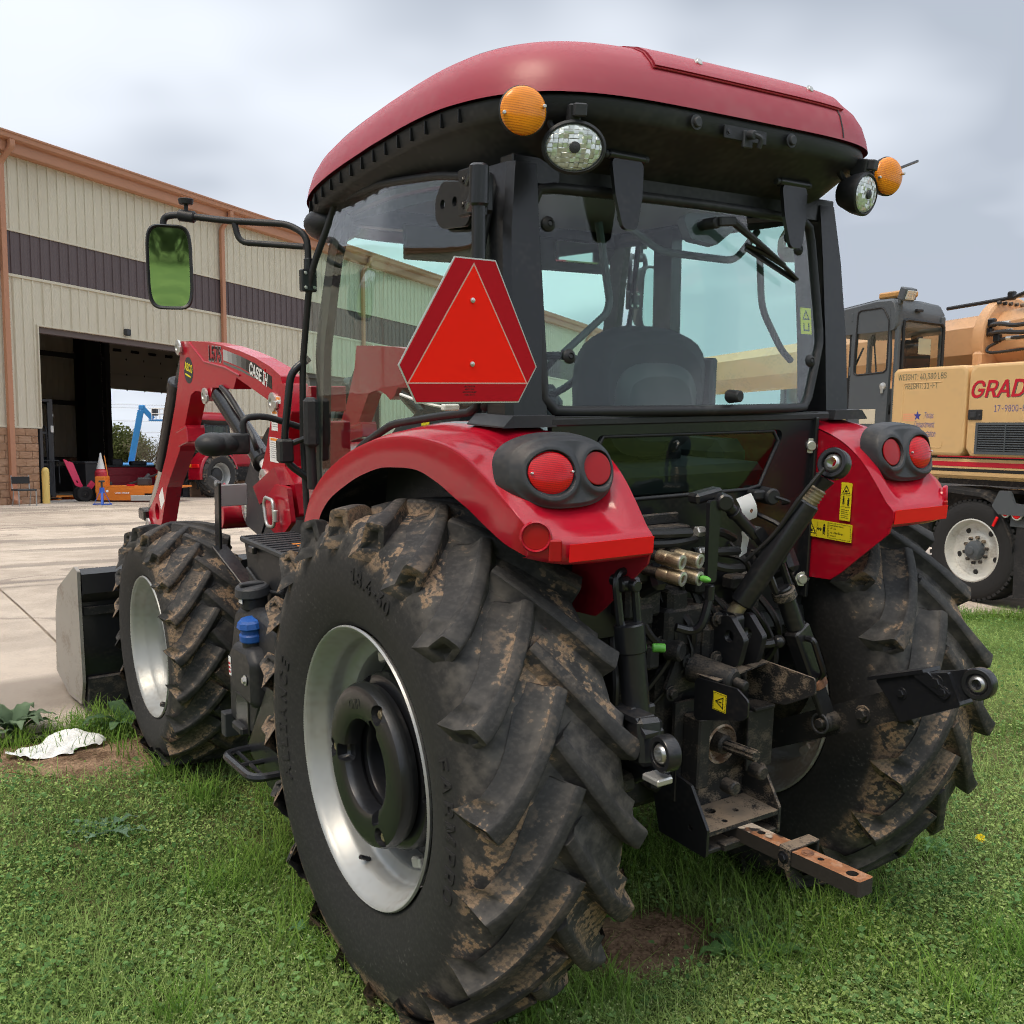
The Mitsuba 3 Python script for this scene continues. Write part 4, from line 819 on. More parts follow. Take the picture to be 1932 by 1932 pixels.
# rear window
RWY = lambda x, z: np.array([x, -.300 + .17 * (x * x - .2256) + .132 * (z - 1.883), z])
RWO = outline([(-.556, 2.315), (.505, 2.315), (.538, 1.95), (.44, 1.738), (-.556, 1.738)], .045, .045)
RW = pane(TR, 'rear_window', RWO, RWY, 'tint_glass', .015)
for x, z in ((-.515, 2.222), (-.476, 1.882), (.074, 1.776), (.432, 2.225), (.474, 1.884)):
    p = RWY(x, z); add(RW, 'fixing_knob', merge([lathe([(.019, 0), (.020, .004), (.016, .009), (.009, .012), (.008, .006)], 24, p + [0, .001, 0], (0, -1, .13), True), rod(p + [0, -.004, 0], p + [0, -.011, .001], .007, n=6)]), 'black_plastic')
add(RW, 'latch_knob', rod(RWY(.074, 1.776), RWY(.074, 1.776) + [0, -.045, .002], .020, .017), 'black_plastic')
for s in (-1, 1):
    H = numbered(TR + '__window_hinge')
    q = rpoly([(-.055, 2.395), (.055, 2.395), (.046, 2.30), (.024, 2.212), (-.024, 2.212), (-.046, 2.30)], .02)
    add(H, 'arm', plate(q, .012, (s * .322, -.560, .011), (1, 0, 0), (0, .10, 1)), 'black_paint', 25)
    add(H, 'barrel', rod((s * .322 - .062, -.325, 2.400), (s * .322 + .062, -.325, 2.400), .013), 'black_paint')
    for k in (-1, 1): add(H, 'pin', rod((s * .322 + k * .062, -.325, 2.400), (s * .322 + k * .074, -.325, 2.400), .010), 'grey_plastic')
    add(H, 'bolt', lathe([(.016, 0), (.015, .007), (.004, .010)], 20, (s * .322, -.315, 2.246), (0, -1, .1), True), 'black_gloss')
W_ = numbered(TR + '__rear_wiper')
add(W_, 'motor_cover', plate(rpoly([(-.06, 2.285), (.13, 2.30), (.17, 2.27), (.07, 2.205), (-.03, 2.215)], .02), .03, (0, -.528, .019), (1, 0, 0), (0, .13, 1)), 'interior_grey', 25)
add(W_, 'pivot', rod((.012, -.26, 2.262), (.012, -.335, 2.262), .016), 'black_plastic')
add(W_, 'arm', [beam((.012, -.335, 2.264), (.075, -.338, 2.270), .022, .026), tube([(.07, -.338, 2.268), (.16, -.338, 2.225), (.30, -.331, 2.165)], [.012, .010, .005], 8)], 'black_plastic')
add(W_, 'blade', [tube([(.145, -.318, 2.213), (.20, -.326, 2.196), (.30, -.330, 2.160), (.372, -.320, 2.128)], .0065, 6), beam((.15, -.312, 2.205), (.372, -.312, 2.124), .006, .016, .001)], 'black_gloss')
with use(M_T):
    ST = add(TR, 'warning_sticker', plate(sbox(0, 0, .058, .082), .001, (.445, -.283, 1.967), (1, .12, 0), (0, .13, 1)), 'yellow_print')
    add(ST, 'print', [plate(Polygon([(.01, .045), (.048, .045), (.029, .075)]).difference(Polygon([(.016, .049), (.042, .049), (.029, .069)])), .0008, (.445, -.2845, 1.967), (1, .12, 0), (0, .13, 1)), plate(sbox(.014, .01, .044, .035).difference(sbox(.018, .014, .040, .035)), .0008, (.445, -.2845, 1.967), (1, .12, 0), (0, .13, 1))], 'black_print')
# inside handles and stays seen through the rear window
for pts in ([(-.31, -.2, 2.25), (-.262, -.2, 2.038), (-.272, -.2, 2.005), (-.42, -.2, 1.893)], [(.40, -.13, 2.25), (.425, -.13, 2.05), (.53, -.13, 1.92), (.58, -.13, 1.885)]):
    add(TR, 'window_stay', tube(pts, .011, 8, .05), 'interior_grey')
add(TR, 'window_handle', tube([(-.22, -.19, 2.26), (-.07, -.19, 2.188), (.234, -.19, 2.182), (.335, -.18, 2.279)], .011, 8, .04), 'interior_grey')
# side doors
def door(s):
    D = numbered(TR + '__cab_door')
    fn = lambda y, z: np.array([s * (.672 + .040 * sstep(-.2, .4, y) + .012 * math.sin(math.pi * np.clip((z - 1.1) / 1.3, 0, 1))) - s * .05 * sstep(2.1, 2.42, z), y, z])
    o = outline([(-.175, 2.335), (.1, 2.378), (.45, 2.398), (.765, 2.385), (.85, 2.18), (.93, 1.85), (.945, 1.6), (.93, 1.12), (.80, 1.10), (.74, 1.35), (.62, 1.50), (.46, 1.60), (.25, 1.68), (.0, 1.715), (-.175, 1.735)], .03, .04)
    add(D, 'glass', patch(o, fn, 8), 'tint_glass', 60)
    add(D, 'frame', tube([fn(*q) for q in o], .012, 8, closed=True), 'black_plastic', 60)
    for z in (2.292, ):
        y0 = -.10
        add(D, 'hinge_plate', plate(rpoly([(-.02, 2.215), (-.02, 2.325), (.13, 2.345), (.165, 2.30), (.165, 2.25), (.13, 2.222)], .035), -s * .012, (s * .688, -.12, 0), (0, 1, 0), (0, 0, 1), [disk(.06, 2.285, .013), disk(.125, 2.285, .013)]), 'black_paint', 25)
        if s > 0: continue
        add(D, 'hinge', [bx((s * .70, -.205, 2.285), (.05, .07, .10), .008), bx((s * .735, -.20, 2.285), (.018, .06, .115), .004), rod((s * .715, -.245, 2.225), (s * .715, -.245, 2.345), .013)], 'black_paint')
        for dz in (-.03, .03): add(D, 'hinge_bolt', bolt((s * .745, -.20, 2.285 + dz), (s, 0, 0), .007, .005), 'black_gloss')
    return D, fn
DL, dfn = door(-1); DRt, _ = door(1)
add(DL, 'lock', bx((-.735, .84, 1.655), (.05, .10, .17), .022, rot((0, 0, 1), -20)), 'black_plastic')
add(DL, 'lock', rod((-.735, .85, 1.58), (-.73, .85, 1.42), .018), 'black_plastic')
FWO = outline([(-.615, 2.35), (.615, 2.35), (.66, 1.9), (.65, 1.25), (-.65, 1.25), (-.66, 1.9)], .05, .06)
pane(TR, 'windscreen', FWO, lambda x, z: np.array([x, .93 - .22 * max(0, z - 1.9) ** 1.3 + .05 * (1 - (x / .66) ** 2), z]), 'tint_glass', .014)
# lower rear panel with its dark window
PN = add(TR, 'rear_panel', plate(Polygon([(-.56, 1.10), (.475, 1.10), (.475, 1.725), (-.56, 1.725)]), -.02, (0, -.295, 0), (1, 0, 0), (0, -.03, 1), [rpoly([(-.40, 1.485), (.235, 1.49), (.33, 1.675), (-.41, 1.675)], .02)]), 'black_paint', 20)
pane(PN, 'window', outline([(-.395, 1.49), (.23, 1.495), (.325, 1.67), (-.405, 1.67)], .02, .05), lambda x, z: np.array([x, -.338, z]), 'dark_glass', .006)
add(TR, 'window_sill', bx((-.02, -.325, 1.712), (1.10, .05, .028), .008), 'black_plastic')
add(TR, 'side_flange', bx((.462, -.335, 1.42), (.014, .05, .58), .003), 'black_paint')
for z in (1.62, 1.19): add(TR, 'flange_bolt', bolt((.45, -.345, z), (-.5, -1, 0), .016, .012, False), 'zinc')
# ---------------- cab interior
SE = numbered(TR + '__driver_seat')
def sring(y, w, z0, z1, n=26, ex=3.): t = np.linspace(0, 2 * np.pi, n, endpoint=False); c, q = np.cos(t), np.sin(t); return np.stack([w * np.sign(c) * np.abs(c) ** (2 / ex), 0 * t + y, (z0 + z1) / 2 + (z1 - z0) / 2 * np.sign(q) * np.abs(q) ** (2 / ex)], 1)
with use(M_T @ frame([.02, .0, 0], [1, 0, 0], [0, 1, 0], [0, 0, 1])):
    add(SE, 'backrest', loft([sring(-.09, .19, 1.68, 1.93), sring(-.075, .225, 1.66, 1.965), sring(-.02, .24, 1.62, 1.985), sring(.03, .235, 1.60, 1.97), sring(.06, .20, 1.62, 1.93)]), 'seat_fabric', 50)
    add(SE, 'back_shell', loft([sring(-.115, .13, 1.63, 1.83), sring(-.10, .165, 1.60, 1.87), sring(-.07, .17, 1.58, 1.875)]), 'interior_grey', 50)
    add(SE, 'cushion', bx((0, .26, 1.55), (.48, .50, .13), .04), 'seat_fabric')
    add(SE, 'armrest', [bx((.30, .2, 1.74), (.07, .36, .06), .02), bx((.27, -.02, 1.80), (.03, .1, .18), .012)], 'interior_grey')
add(TR, 'cab_floor', bb((-.60, -.28, 1.02), (.60, .92, 1.08)), 'interior_grey')
add(TR, 'rear_console', [bb((-.55, -.27, 1.08), (.52, -.05, 1.46), .02), bb((-.44, -.22, 1.46), (.40, .30, 1.56), .03), bb((.33, -.05, 1.1), (.62, .55, 1.62), .04), bb((-.60, -.25, 1.1), (-.42, .40, 1.52), .04)], 'interior_grey')
SW = numbered(TR + '__steering_wheel'); cw = np.array([0, .58, 1.80]); Rw = rot((1, 0, 0), -28)
with use(M_T @ frame(cw, Rw[:, 0], Rw[:, 1], Rw[:, 2])):
    t = np.linspace(0, 2 * np.pi, 40, endpoint=False)
    add(SW, 'rim', tube(np.stack([.20 * np.cos(t), .20 * np.sin(t), 0 * t], 1), .014, 10, closed=True), 'black_plastic', 60)
    add(SW, 'spoke', [tube([(0, 0, -.02), (.19 * math.cos(a), .19 * math.sin(a), 0)], .012, 6) for a in (.5, 2.6, 4.7)] + [rod((0, 0, -.05), (0, 0, .01), .05)], 'black_plastic')
    add(SW, 'column', rod((0, .02, -.55), (0, 0, -.04), .09, .05), 'interior_grey')
add(TR, 'dashboard', [bx((0, .80, 1.50), (.55, .22, .55), .05), bx((0, .74, 1.74), (.42, .16, .10), .04)], 'interior_grey')
add(TR, 'sun_visor', bx((.05, .78, 2.28), (.9, .02, .12), .008), 'interior_grey')
IM = add(TR, 'inside_mirror', bx((.30, .70, 2.285), (.20, .02, .075), .02), 'mirror')
LV = numbered(TR + '__control_panel')
add(LV, 'shell', plate([(.12, 1.35), (.55, 1.35), (.50, 1.62), (.30, 1.72), (.16, 1.62)], .05, (-.60, 0, 0), (0, 1, 0), (0, 0, 1)), 'grey_plastic', 20)
add(LV, 'sticker', plate(sbox(.235, 1.63, .285, 1.695), .0012, (-.603, 0, 0), (0, 1, 0), (0, 0, 1)), 'yellow_print')
for y, z in ((.10, 1.75), (.0, 1.74)): add(LV, 'lever', [rod((-.50, y, 1.5), (-.50, y - .02, z), .008), ell((-.50, y - .02, z), (.018, .018, .028), 8)], 'black_plastic')
# ---------------- slow vehicle sign on its rod
SG = numbered(TR + '__slow_vehicle_sign'); labels[SG] = {'label': 'orange triangle sign with dark red border'}
SZ, SX, SY = 1.77, -.8525, -.412
outer = [(-.144, 0), (.138, 0), (.1885, .084), (.067, .327), (-.041, .329), (-.1865, .084)]
tri_ = [(-.163, .045), (.160, .045), (.0085, .315)]
with use(M_T @ frame([SX, SY, SZ], [1, 0, 0], [0, 1, 0], [0, 0, 1])):
    bd = Polygon(outer)
    add(SG, 'plate', plate(bd.buffer(.0035, join_style=2), .003, (0, 0, 0), (1, 0, 0), (0, 0, 1)), 'zinc', 20)
    to = Polygon(tri_)
    add(SG, 'border', plate(bd.difference(to.buffer(.003, join_style=2)), .001, (0, -.0032, 0), (1, 0, 0), (0, 0, 1)), 'smv_red', 20)
    add(SG, 'triangle', plate(to, .001, (0, -.0032, 0), (1, 0, 0), (0, 0, 1)), 'smv_orange', 20)
    add(SG, 'edge_line', plate(to.buffer(.0035, join_style=2).difference(to), .0008, (0, -.0034, 0), (1, 0, 0), (0, 0, 1)), mat('pale_edge', (.66, .36, .30), .5), 20)
    for z in (.235, .088): add(SG, 'screw', [lathe([(.0062, 0), (.006, .003), (.002, .0045)], 14, (.005, -.004, z), (0, -1, 0), True), bx((.005, -.0085, z), (.007, .001, .0015), .0003)], 'zinc')
    for i, (w, t) in enumerate(((.030, 'SPECIFICATION'), (.024, 'MEETS SAE'), (.038, 'AMERICAN STANDARD'), (.028, 'ASAE S276'))):
        add(SG, 'print', text(t, .0038, (-.002 - w / 2, -.0043, .034 - .0065 * i), (1, 0, 0), (0, 0, 1), .0004, False, w), 'black_print', False)
add(SG, 'rod', [rod((-.807, -.375, 1.80), (-.807, -.375, 2.25), .0165), rod((-.807, -.375, 2.225), (-.807, -.375, 2.32), .024)], 'black_paint')
add(SG, 'bracket', [beam((-.807, -.375, 2.30), (-.745, -.255, 2.30), .05, .02), beam((-.807, -.375, 2.24), (-.745, -.255, 2.24), .05, .02)], 'black_paint')
add(TR, 'number_plate_lamp', [bx((-.84, -.30, 1.752), (.045, .02, .016), .003), tube(smoothpath([(-.84, -.3, 1.75), (-.88, -.25, 1.76), (-.90, -.15, 1.78)], 5), .004, 6)], 'white_paint')
# ---------------- rear fenders
# stations: (centre y, z), crease (y, z), lower edge (y, z), half of the outer width
FS = [((.775, 1.16), (.755, 1.16), (.66, 1.16)), ((.77, 1.24), (.752, 1.238), (.655, 1.235)), ((.755, 1.31), (.735, 1.303), (.64, 1.29)), ((.70, 1.41), (.685, 1.395), (.60, 1.36)), ((.60, 1.50), (.585, 1.482), (.53, 1.42)),
    ((.463, 1.575), (.45, 1.552), (.41, 1.478)), ((.30, 1.636), (.29, 1.610), (.27, 1.530)), ((.12, 1.675), (.12, 1.648), (.11, 1.566)), ((-.05, 1.692), (-.05, 1.662), (-.05, 1.575)), ((-.20, 1.693), (-.19, 1.655), (-.18, 1.552)),
    ((-.33, 1.680), (-.30, 1.635), (-.27, 1.522)), ((-.43, 1.650), (-.38, 1.605), (-.34, 1.500)), ((-.497, 1.612), (-.44, 1.578), (-.40, 1.476)), ((-.54, 1.575), (-.49, 1.553), (-.45, 1.457)), ((-.578, 1.532), (-.53, 1.533), (-.49, 1.443)),
    ((-.608, 1.495), (-.555, 1.517), (-.52, 1.434)), ((-.630, 1.468), (-.572, 1.503), (-.545, 1.427)), ((-.644, 1.456), (-.582, 1.490), (-.560, 1.422)), ((-.652, 1.446), (-.588, 1.475), (-.568, 1.418)), ((-.655, 1.428), (-.590, 1.450), (-.572, 1.416)), ((-.651, 1.406), (-.589, 1.425), (-.572, 1.412)), ((-.636, 1.395), (-.570, 1.412), (-.555, 1.408))]
def fender(s):
    F = numbered(TR + '__rear_fender'); labels[F] = {'label': ('left' if s < 0 else 'right') + ' glossy red rear fender with tail lamps'}
    n = len(FS); P = []
    for i, (c, k, e) in enumerate(FS):
        c, k, e = np.array(c), np.array(k), np.array(e); q = sstep(9, 15, i); bowl = .036 * math.exp(-((i - 14.0) / 1.25) ** 2); xi, xo = .468, .815 - .02 * sstep(14, 20, i)
        lerp = lambda t: c * (1 - t) + k * t
        up = np.array([0, .010]) * (1 - q)
        fw = np.array([bowl, -bowl * .2])
        cols = [(xi, c), (xi + .045, c + up * .6), (xi + .10, c + up + fw), (xo - .16, c + up + fw), (xo - .085, lerp(.12) + fw * .5), (xo - .045, lerp(.38)), (xo - .015, lerp(.75)), (xo, k), (xo + .001, k * .62 + e * .38), (xo - .004, e)]
        P.append([[s * x, *p] for x, p in cols])
    P = np.array(P)
    from scipy.interpolate import PchipInterpolator as CubicSpline
    u = np.arange(n); P = CubicSpline(u, P, axis=0)(np.linspace(0, n - 1, 120)); P = CubicSpline(np.arange(P.shape[1]), P, axis=1)(np.linspace(0, P.shape[1] - 1, 40))
    m = grid(P if s < 0 else P[:, ::-1]); add(F, 'shell', m, 'red_paint', True)
    c0 = P[:84, 1:-3].copy(); c0[..., 2] -= .012; c0[..., 0] -= s * .006; add(F, 'liner', grid(c0), 'black_dirty', True)
    q = Polygon([(y, z - .002) for (y, z), _, _ in FS[4:20]] + [(-.642, 1.378), (-.475, 1.228), (-.44, 1.203), (-.26, 1.192), (.2, 1.2), (.45, 1.30)])
    add(F, 'inner_panel', plate(q, .006 * (1 if s > 0 else -1), (s * .470, 0, 0), (0, 1, 0), (0, 0, 1)), 'red_paint' if s > 0 else 'red_dark', 20)
    # tail lamp pod: a plate with a chamfered edge and two sunk lamps in raised rims
    L1, L2, bx0, bz0, bsx, bsz = (.712, 1.606, .062, .051), (.573, 1.611, .041, .041), .660, 1.606, .152, .091
    def bez(t, k):
        c, q = np.cos(t), np.sin(t); X = bx0 + bsx * k * np.sign(c) * np.abs(c) ** .76; Z = bz0 + bsz * k * np.sign(q) * np.abs(q) ** .76
        return X, Z
    def beze(X, Z, k):
        y = -.556 + 2.4 * np.maximum(0, X - .735) ** 1.6 + .26 * (Z - 1.60) + .05 * np.maximum(0, .60 - X) + .050 * np.maximum(0, (k - .93) / .07) ** 2 + .010 * sstep(.80, .93, k)
        h = np.zeros_like(X)
        for lx, lz, rx, rz in (L1, L2):
            d = np.hypot((X - lx) / rx, (Z - lz) / rz); e = (d - 1) * (rx + rz) / 2
            h = np.maximum(h, .012 * np.exp(-((e - .011) / .012) ** 2) * (e > .011) + .012 * (e <= .011) * (e > 0)); h = np.where(e < .004, -.016 + .026 * np.clip(e / .004, 0, 1), h)
        return np.stack([s * X, y - h, Z], -1)
    kk = np.r_[np.linspace(0, .80, 90), np.linspace(.81, 1, 16)]; tg = np.linspace(0, 2 * np.pi, 220, endpoint=False); T_, K_ = np.meshgrid(tg, kk, indexing='ij')
    Xb, Zb = bez(T_, K_); G = beze(Xb, Zb, K_); v, f = grid(G, cu=True)
    add(F, 'lamp_bezel', (v, f if s < 0 else f[:, ::-1]), 'grey_plastic', True)
    for nm, (lx, lz, rx, rz), m_ in (('tail_lamp', L1, 'red_lens'), ('reflector', L2, 'red_lens_plain')):
        a = rot((0, 0, 1), s * (5 if lx > .65 else 1)) @ rot((1, 0, 0), -13)
        with use(M_T @ frame([s * lx, -.5535, lz], a[:, 0] * rx / .06, a[:, 1], a[:, 2] * rz / .06)):
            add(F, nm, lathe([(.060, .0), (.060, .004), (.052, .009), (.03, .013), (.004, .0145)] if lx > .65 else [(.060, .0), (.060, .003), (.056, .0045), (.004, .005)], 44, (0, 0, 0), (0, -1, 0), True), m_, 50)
            if lx > .65:
                for e in (-1, 1): add(F, 'lamp_screw', rod((e * .054, -.007, 0), (e * .054, -.014, 0), .0035), 'zinc')
    add(F, 'reflective_strip', plate(sbox(.472, -.020, .728, .022), -.002 , (0, -.6585, 1.428), (1, 0, 0), (0, -.06, 1)) if s > 0 else plate(sbox(-.728, -.020, -.472, .022), -.002, (0, -.6585, 1.428), (1, 0, 0), (0, -.06, 1)), 'red_reflector', 20)
    d = unit((s * .55, -.83, .06))
    cc = np.array([s * .788, -.606, 1.466])
    add(F, 'round_recess', lathe([(.034, -.006), (.038, .004), (.034, .009), (.031, .004), (.030, -.012)], 32, cc, d), 'red_paint', 60)
    add(F, 'round_reflector', lathe([(.031, -.006), (.030, .0), (.004, .001)], 28, cc, d, True), 'red_lens_plain', 50)
    a, b, _ = basis(d)
    add(F, 'corner_reflector', bx(np.array([s * .752, -.634, 1.434]), (.030, .012, .052), .003, rot((0, 0, 1), s * 28)), 'red_lens_plain')
    if s > 0:
        for nm, y0, z0, w, h in (('warning_sticker', -.333, 1.332, .184, .056), ('warning_sticker', -.466, 1.398, .040, .118)):
            with use(M_T @ frame([.4625 if s > 0 else -.4625, y0, z0], [0, -1, 0], [0, 0, 1], [-1, 0, 0])):
                add(F, nm, plate(sbox(0, 0, w, h), .0012), 'yellow_print')
                R_ = []
                def tri3(x, y, k): t_ = Polygon([(x, y), (x + k, y), (x + k / 2, y + k * .88)]); R_.append(plate(t_.difference(t_.buffer(-k * .07)), .0006, (0, 0, .0013))); R_.append(plate(sbox(x + k * .35, y + k * .14, x + k * .65, y + k * .34), .0006, (0, 0, .0013)))
                def man(x, y, k): R_.append(plate(unary_union([disk(x, y + k * .88, k * .11), sbox(x - k * .12, y + k * .3, x + k * .12, y + k * .75), sbox(x - k * .11, y, x - k * .02, y + k * .3), sbox(x + k * .02, y, x + k * .11, y + k * .3)]), .0006, (0, 0, .0013)))
                if w > h:
                    tri3(.006, .010, .042); man(.078, .012, .034); R_.append(plate(unary_union([sbox(.055, .026, .066, .029), Polygon([(.064, .022), (.064, .033), (.070, .0275)]), Polygon([(.057, .022), (.057, .033), (.051, .0275)])]), .0006, (0, 0, .0013)))
                    for x in (.050, .092): R_.append(plate(sbox(x, .003, x + .001, .053), .0006, (0, 0, .0013)))
                    R_.append(plate(sbox(.096, .004, .180, .052).difference(sbox(.097, .005, .179, .051)), .0006, (0, 0, .0013)))
                    for i, t_ in enumerate(('REFRIGERANT CHARGE', 'HFC 134A', 'AIR CONDITIONING', 'SYSTEM')): R_.append(text(t_, .0042, (.102, .042 - .0085 * i - (.006 if i > 1 else 0), .0013), (1, 0, 0), (0, 1, 0), .0005, False, .05 if i % 2 == 0 else .022))
                    R_.append(text('V-1', .008, (.118, .019, .0013), (1, 0, 0), (0, 1, 0), .0005, False))
                else:
                    tri3(.005, .084, .030); man(.012, .050, .026); man(.030, .046, .026)
                    for y in (.042, .080): R_.append(plate(sbox(.002, y, .038, y + .001), .0006, (0, 0, .0013)))
                    for i in range(5): R_.append(plate(sbox(.006, .008 + .006 * i, .034 - .004 * (i % 2), .0095 + .006 * i), .0006, (0, 0, .0013)))
                add(F, 'sticker_print', R_, 'black_print', False)
for s in (-1, 1): fender(s)
# ---------------- rear axle, gearbox and the clutter of valves and hoses behind the cab
add(TR, 'rear_axle', [rod((s * .22, 0, .729), (s * .62, 0, .729), .155, .12, 28) for s in (-1, 1)] + [rod((s * .40, 0, .729), (s * .44, 0, .729), .19, .19, 28) for s in (-1, 1)], 'black_dirty')
GB = numbered(TR + '__gearbox')
add(GB, 'housing', [bb((-.25, -.30, .52), (.25, 1.0, 1.06), .03), bb((-.18, -.38, .60), (.18, -.28, 1.0), .02), bb((-.21, 1.0, .60), (.21, 1.9, .98), .03)], 'black_dirty')
add(GB, 'top_cover', [bb((-.23, -.36, 1.02), (.17, .1, 1.14), .012), bb((-.20, -.42, 1.06), (-.02, -.30, 1.18), .01), bb((-.06, -.44, .98), (.14, -.34, 1.12), .015)], 'black_dirty')
for x, y, z in ((-.20, -.40, 1.08), (-.12, -.43, 1.02), (-.03, -.45, 1.14), (.10, -.46, 1.10), (.12, -.46, 1.02), (-.17, -.42, .93), (.19, -.40, .95), (-.05, -.47, 1.03)):
    add(GB, 'bolt', bolt((x, y, z), (0, -1, 0), .015, .016), 'black_dirty')
add(GB, 'top_link_bracket', [plate(rpoly([(-.44, .98), (-.54, 1.02), (-.56, 1.10), (-.50, 1.16), (-.42, 1.14), (-.36, 1.06)], .02), .02, (x, 0, 0), (0, 1, 0), (0, 0, 1), [disk(-.50, 1.10, .018)]) for x in (-.03, .045)], 'black_paint', 25)
add(GB, 'solenoid', [rod((-.10, -.42, 1.0), (-.06, -.56, .985), .042, .038, 20), rod((-.06, -.56, .985), (-.055, -.60, .98), .015), rod((-.18, -.40, 1.06), (-.16, -.45, 1.06), .03)], 'black_dirty')
add(GB, 'side_plate', plate(rpoly([(-.20, .92), (-.02, .94), (.06, 1.00), (-.02, 1.08), (-.14, 1.06)], .02), .012, (0, -.405, 0), (1, 0, 0), (0, 0, 1)), 'black_dirty', 25)
add(GB, 'filler_cap', [rod((.13, -.30, 1.04), (.13, -.30, 1.10), .03), rod((.13, -.30, 1.10), (.13, -.30, 1.125), .038, n=10)], 'black_plastic')
add(GB, 'lever', [tube(smoothpath([(.05, -.42, 1.06), (.13, -.48, 1.05), (.17, -.50, 1.055)], 5), .014), ell((.175, -.505, 1.057), (.02, .02, .02), 8)], 'black_paint')
VB = numbered(TR + '__valve_block')
add(VB, 'body', [bb((-.36, -.44, 1.27), (-.17, -.33, 1.40), .01), bb((-.40, -.45, 1.40), (-.15, -.36, 1.425), .004), bb((-.40, -.40, 1.425), (-.15, -.385, 1.455), .003), bb((-.33, -.40, 1.16), (-.20, -.32, 1.28), .01)], 'black_dirty')
for k, (x, z) in enumerate(((-.305, 1.358), (-.240, 1.355), (-.300, 1.312), (-.238, 1.307))):
    p = np.array([x, -.49, z]); e = p + [.022, -.075, -.008]
    C_ = add(VB, 'coupler', lathe([(.017, 0), (.0195, .006), (.0195, .030), (.018, .034), (.0205, .038), (.0205, .068), (.019, .076), (.013, .077), (.011, .068), (.004, .066)], 26, p, e - p, True), 'brass', 40)
    add(VB, 'coupler_tip', lathe([(.0195, .071), (.0198, .0775), (.0125, .0785), (.012, .073)], 26, p, e - p), 'zinc', 40)
    add(VB, 'pipe', rod(p, p + [-.01, .06, .0], .014), 'black_dirty')
add(VB, 'dust_cap', [rod((-.218, -.565, 1.303), (-.208, -.60, 1.300), .008), ell((-.206, -.606, 1.299), (.011, .011, .009), 8)], 'yellow_print') if False else add(VB, 'dust_cap', ell((-.214, -.578, 1.301), (.010, .022, .009), 8), mat('green_plastic', (.12, .42, .06), .4))
add(VB, 'dust_cap', rod((-.34, -.52, 1.115), (-.31, -.54, 1.115), .012), 'green_plastic')
for pts in ([(-.40, -.42, 1.42), (-.30, -.47, 1.415), (-.18, -.48, 1.41)], [(-.38, -.44, 1.39), (-.25, -.47, 1.385), (-.15, -.47, 1.39)], [(-.15, -.46, 1.41), (-.05, -.46, 1.40), (.04, -.43, 1.37)], [(-.15, -.46, 1.35), (-.06, -.47, 1.345), (.02, -.47, 1.34)], [(-.14, -.46, 1.33), (-.05, -.48, 1.30), (.03, -.48, 1.29)]):
    add(VB, 'hose', tube(smoothpath(pts, 6), .013), 'hose')
for p in ((-.155, -.475, 1.41), (-.14, -.47, 1.35)): add(VB, 'fitting', rod(p, np.array(p) + [.03, 0, 0], .015, n=6), 'zinc')
HL = numbered(TR + '__hitch_linkage')
add(HL, 'rocker', [plate(rpoly([(-.018, 1.27), (.016, 1.27), (.022, 1.50), (-.022, 1.50)], .01), .014, (-.122, -.50, 0), (1, 0, 0), (0, 0, 1)), beam((-.16, -.46, 1.50), (-.06, -.46, 1.515), .045, .03, .008)], 'black_paint', 25)
add(HL, 'rocker_pin', [rod((-.10, -.53, 1.493), (-.02, -.40, 1.493), .024), rod((-.115, -.50, 1.26), (-.115, -.50, 1.215), .014), tube(smoothpath([(-.115, -.5, 1.22), (-.14, -.5, 1.15), (-.16, -.48, 1.13), (-.20, -.46, 1.14)], 5), .013)], 'black_paint')
add(HL, 'stay', [rod((-.06, -.49, 1.485), (.055, -.50, 1.385), .017), rod((-.035, -.495, 1.462), (-.025, -.495, 1.453), .021), plate(rpoly([(.03, 1.40), (.10, 1.33), (.125, 1.35), (.06, 1.415)], .008), .03, (0, -.49, 0), (1, 0, 0), (0, 0, 1))], 'black_paint')
add(HL, 'lift_arm', [beam((s * .24, -.08, 1.10), (s * .27, -.46, 1.30), .05, .085, .015) for s in (-1, 1)] + [rod((-.30, -.08, 1.10), (.30, -.08, 1.10), .06, n=20)], 'black_paint')
